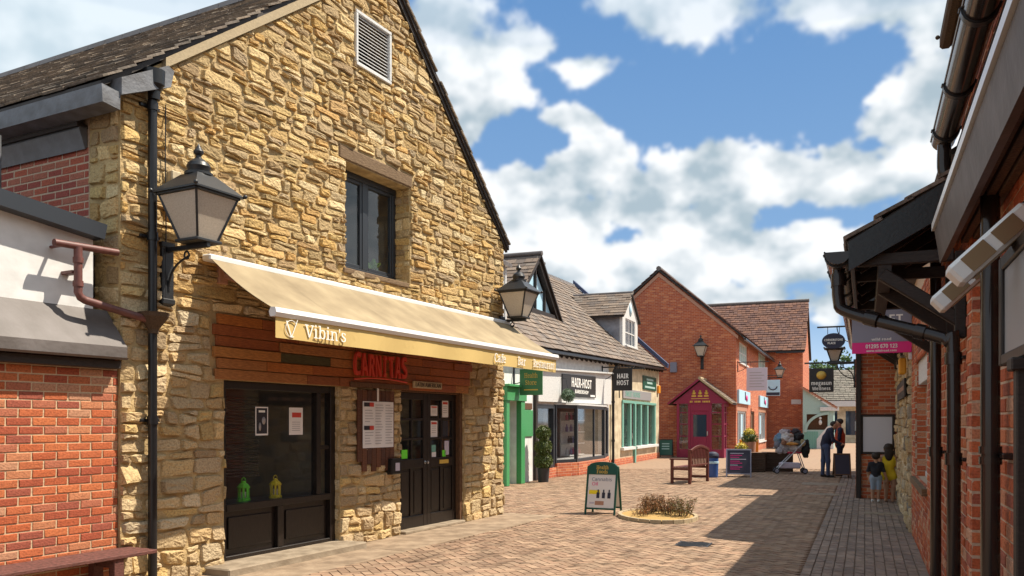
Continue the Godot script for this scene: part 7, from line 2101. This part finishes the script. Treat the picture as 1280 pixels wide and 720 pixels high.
# a child standing with its back to the viewer; sizes for a height of 1 m, scaled
func child(label: String, at: Vector3, turn: float, high: float, top: Color, low: Color, skin: Color, shoe: Color, girl: bool) -> void:
	var c := thing("person", label, "person", at, turn)
	var v := func(x: float, y: float, z: float) -> Vector3: return Vector3(x, y, z) * high
	var bones := []
	var mid := low if girl else top
	for s in [-1.0, 1.0]:
		var x: float = .055 * s + (.02 if girl else 0.0)
		bones.append([v.call(x, .47, 0), v.call(x + (.0 if not girl else .01 * s), .27, .01), .062 * high, .042 * high, low if not girl else skin])
		bones.append([v.call(x, .27, .01), v.call(x - .01, .07, 0), .04 * high, .028 * high, skin])
		bones.append([v.call(x - .01, .028, .02), v.call(x - .005, .022, -.085), .028 * high, .022 * high, shoe])
		var ex: float = .15 * s; var hx: float = (.20 if s > 0 else -.12)
		var hy := .55 if girl and s > 0 else .46
		bones.append([v.call(.115 * s, .755, 0), v.call(ex, .62, .01), .036 * high, .03 * high, (skin if girl else top)])
		bones.append([v.call(ex, .62, .01), v.call(hx, hy, -.04), .029 * high, .022 * high, skin])
		var hp: Vector3 = v.call(hx, hy - .02, -.045)
		bones.append([v.call(hx, hy, -.04), hp, .022 * high, .022 * high, skin])
		for f in 4: bones.append([hp + v.call(-.018 + f * .012, -.012, 0), hp + v.call(-.018 + f * .012, -.055 + absf(f - 1.5) * .006, -.01), .0075 * high, .006 * high, skin])
		bones.append([hp + v.call(-.02 * s, 0, 0), hp + v.call(-.034 * s, -.03, -.01), .008 * high, .007 * high, skin])
	bones.append([v.call(-.04, .50, 0), v.call(.04, .50, 0), .075 * high, .075 * high, low]); bones.append([v.call(0, .55, 0), v.call(0, .64, 0), .088 * high, .085 * high, mid])
	bones.append([v.call(-.03, .64, 0), v.call(-.06, .75, 0), .075 * high, .055 * high, mid]); bones.append([v.call(.03, .64, 0), v.call(.06, .75, 0), .075 * high, .055 * high, mid]); bones.append([v.call(-.1, .765, 0), v.call(.1, .765, 0), .042 * high, .042 * high, skin if girl else top])
	if girl:
		bones.append([v.call(-.05, .45, 0), v.call(.06, .45, 0), .085 * high, .085 * high, low])
	bones.append([v.call(0, .77, 0), v.call(0, .84, 0), .036 * high, .034 * high, skin])
	bones.append([v.call(0, .92, -.01), v.call(0, .875, -.015), .072 * high, .052 * high, skin]); bones.append([v.call(0, .895, -.085), v.call(0, .885, -.087), .011 * high, .012 * high, skin])
	for s in [-1, 1]: bones.append([v.call(.074 * s, .9, 0), v.call(.074 * s, .885, 0), .013 * high, .011 * high, skin])
	part(c, "body", figure(bones, .014, .025), M.person)
	var h := Geo.new(); h.ball(v.call(0, .935, .012), Vector3(.082, .075, .08) * high, 14, 10, .12, wob)
	if girl: h.ball(v.call(0, .84, .045), Vector3(.07, .13, .05) * high, 14, 10, .15, wob)
	part(c, "hair", h, M.hair)

# ---------- the scene ----------
func _ready() -> void:
	rng.seed = 1
	wob.seed = 5; wob.noise_type = FastNoiseLite.TYPE_SIMPLEX_SMOOTH; wob.frequency = .02; wob.fractal_octaves = 3
	# camera: level, eye height, lens shifted upwards
	var cam := Camera3D.new(); cam.name = "camera"
	add_child(cam)
	cam.position = Vector3(0, 1.6, 0)
	cam.near = .1; cam.far = 900
	cam.projection = Camera3D.PROJECTION_FRUSTUM
	cam.size = .1 * 720.0 / 1050.0
	cam.frustum_offset = Vector2(0, .1 * 168.0 / 1050.0)
	cam.current = true
	# sky
	var sky := Sky.new(); var pm := PanoramaSkyMaterial.new()
	pm.panorama = ImageTexture.create_from_image(make_sky())
	sky.sky_material = pm
	var env := Environment.new()
	env.background_mode = Environment.BG_SKY; env.sky = sky
	env.background_energy_multiplier = 1.0
	env.tonemap_mode = Environment.TONE_MAPPER_LINEAR
	env.tonemap_exposure = 1.8
	env.sdfgi_enabled = true; env.ssao_enabled = true; env.ssil_enabled = true
	var we := WorldEnvironment.new(); we.name = "environment"; we.environment = env
	add_child(we)
	# sun: high on the right, slightly ahead
	var sun := DirectionalLight3D.new(); sun.name = "sun"
	add_child(sun)
	sun.look_at_from_position(Vector3(1.267, 2.0, -.26), Vector3.ZERO)
	sun.light_energy = 1.42; sun.light_angular_distance = .5; sun.light_color = Color(1.0, .955, .88); sun.shadow_enabled = true
	make_materials()
	make_brick_shapes()
	FR_STONE = frame(-3.486, 8.32, .527)
	FR_ROW = frame(.32, 22.4, .406)
	FR_RED = frame(10.4, 39.0, .406)
	FR_RIGHT = frame(8.03, 17.5, .42, -1.0)
	ground()
	stone_building()
	extension()
	shop_row()
	red_building()
	right_building()
	far_things()
	awning()
	front_things()
	street_lamp("large black lantern lamp on the stone wall near the black downpipe", place(FR_STONE, Vector3(.06, 3.32, 0)), FR_STONE[1], .47)
	street_lamp("black lantern lamp at the far corner of the stone building", place(FR_STONE, Vector3(7.04, 3.36, 0)), FR_STONE[1], .36, .97)
	planting_bed()
	street_things()
	people()
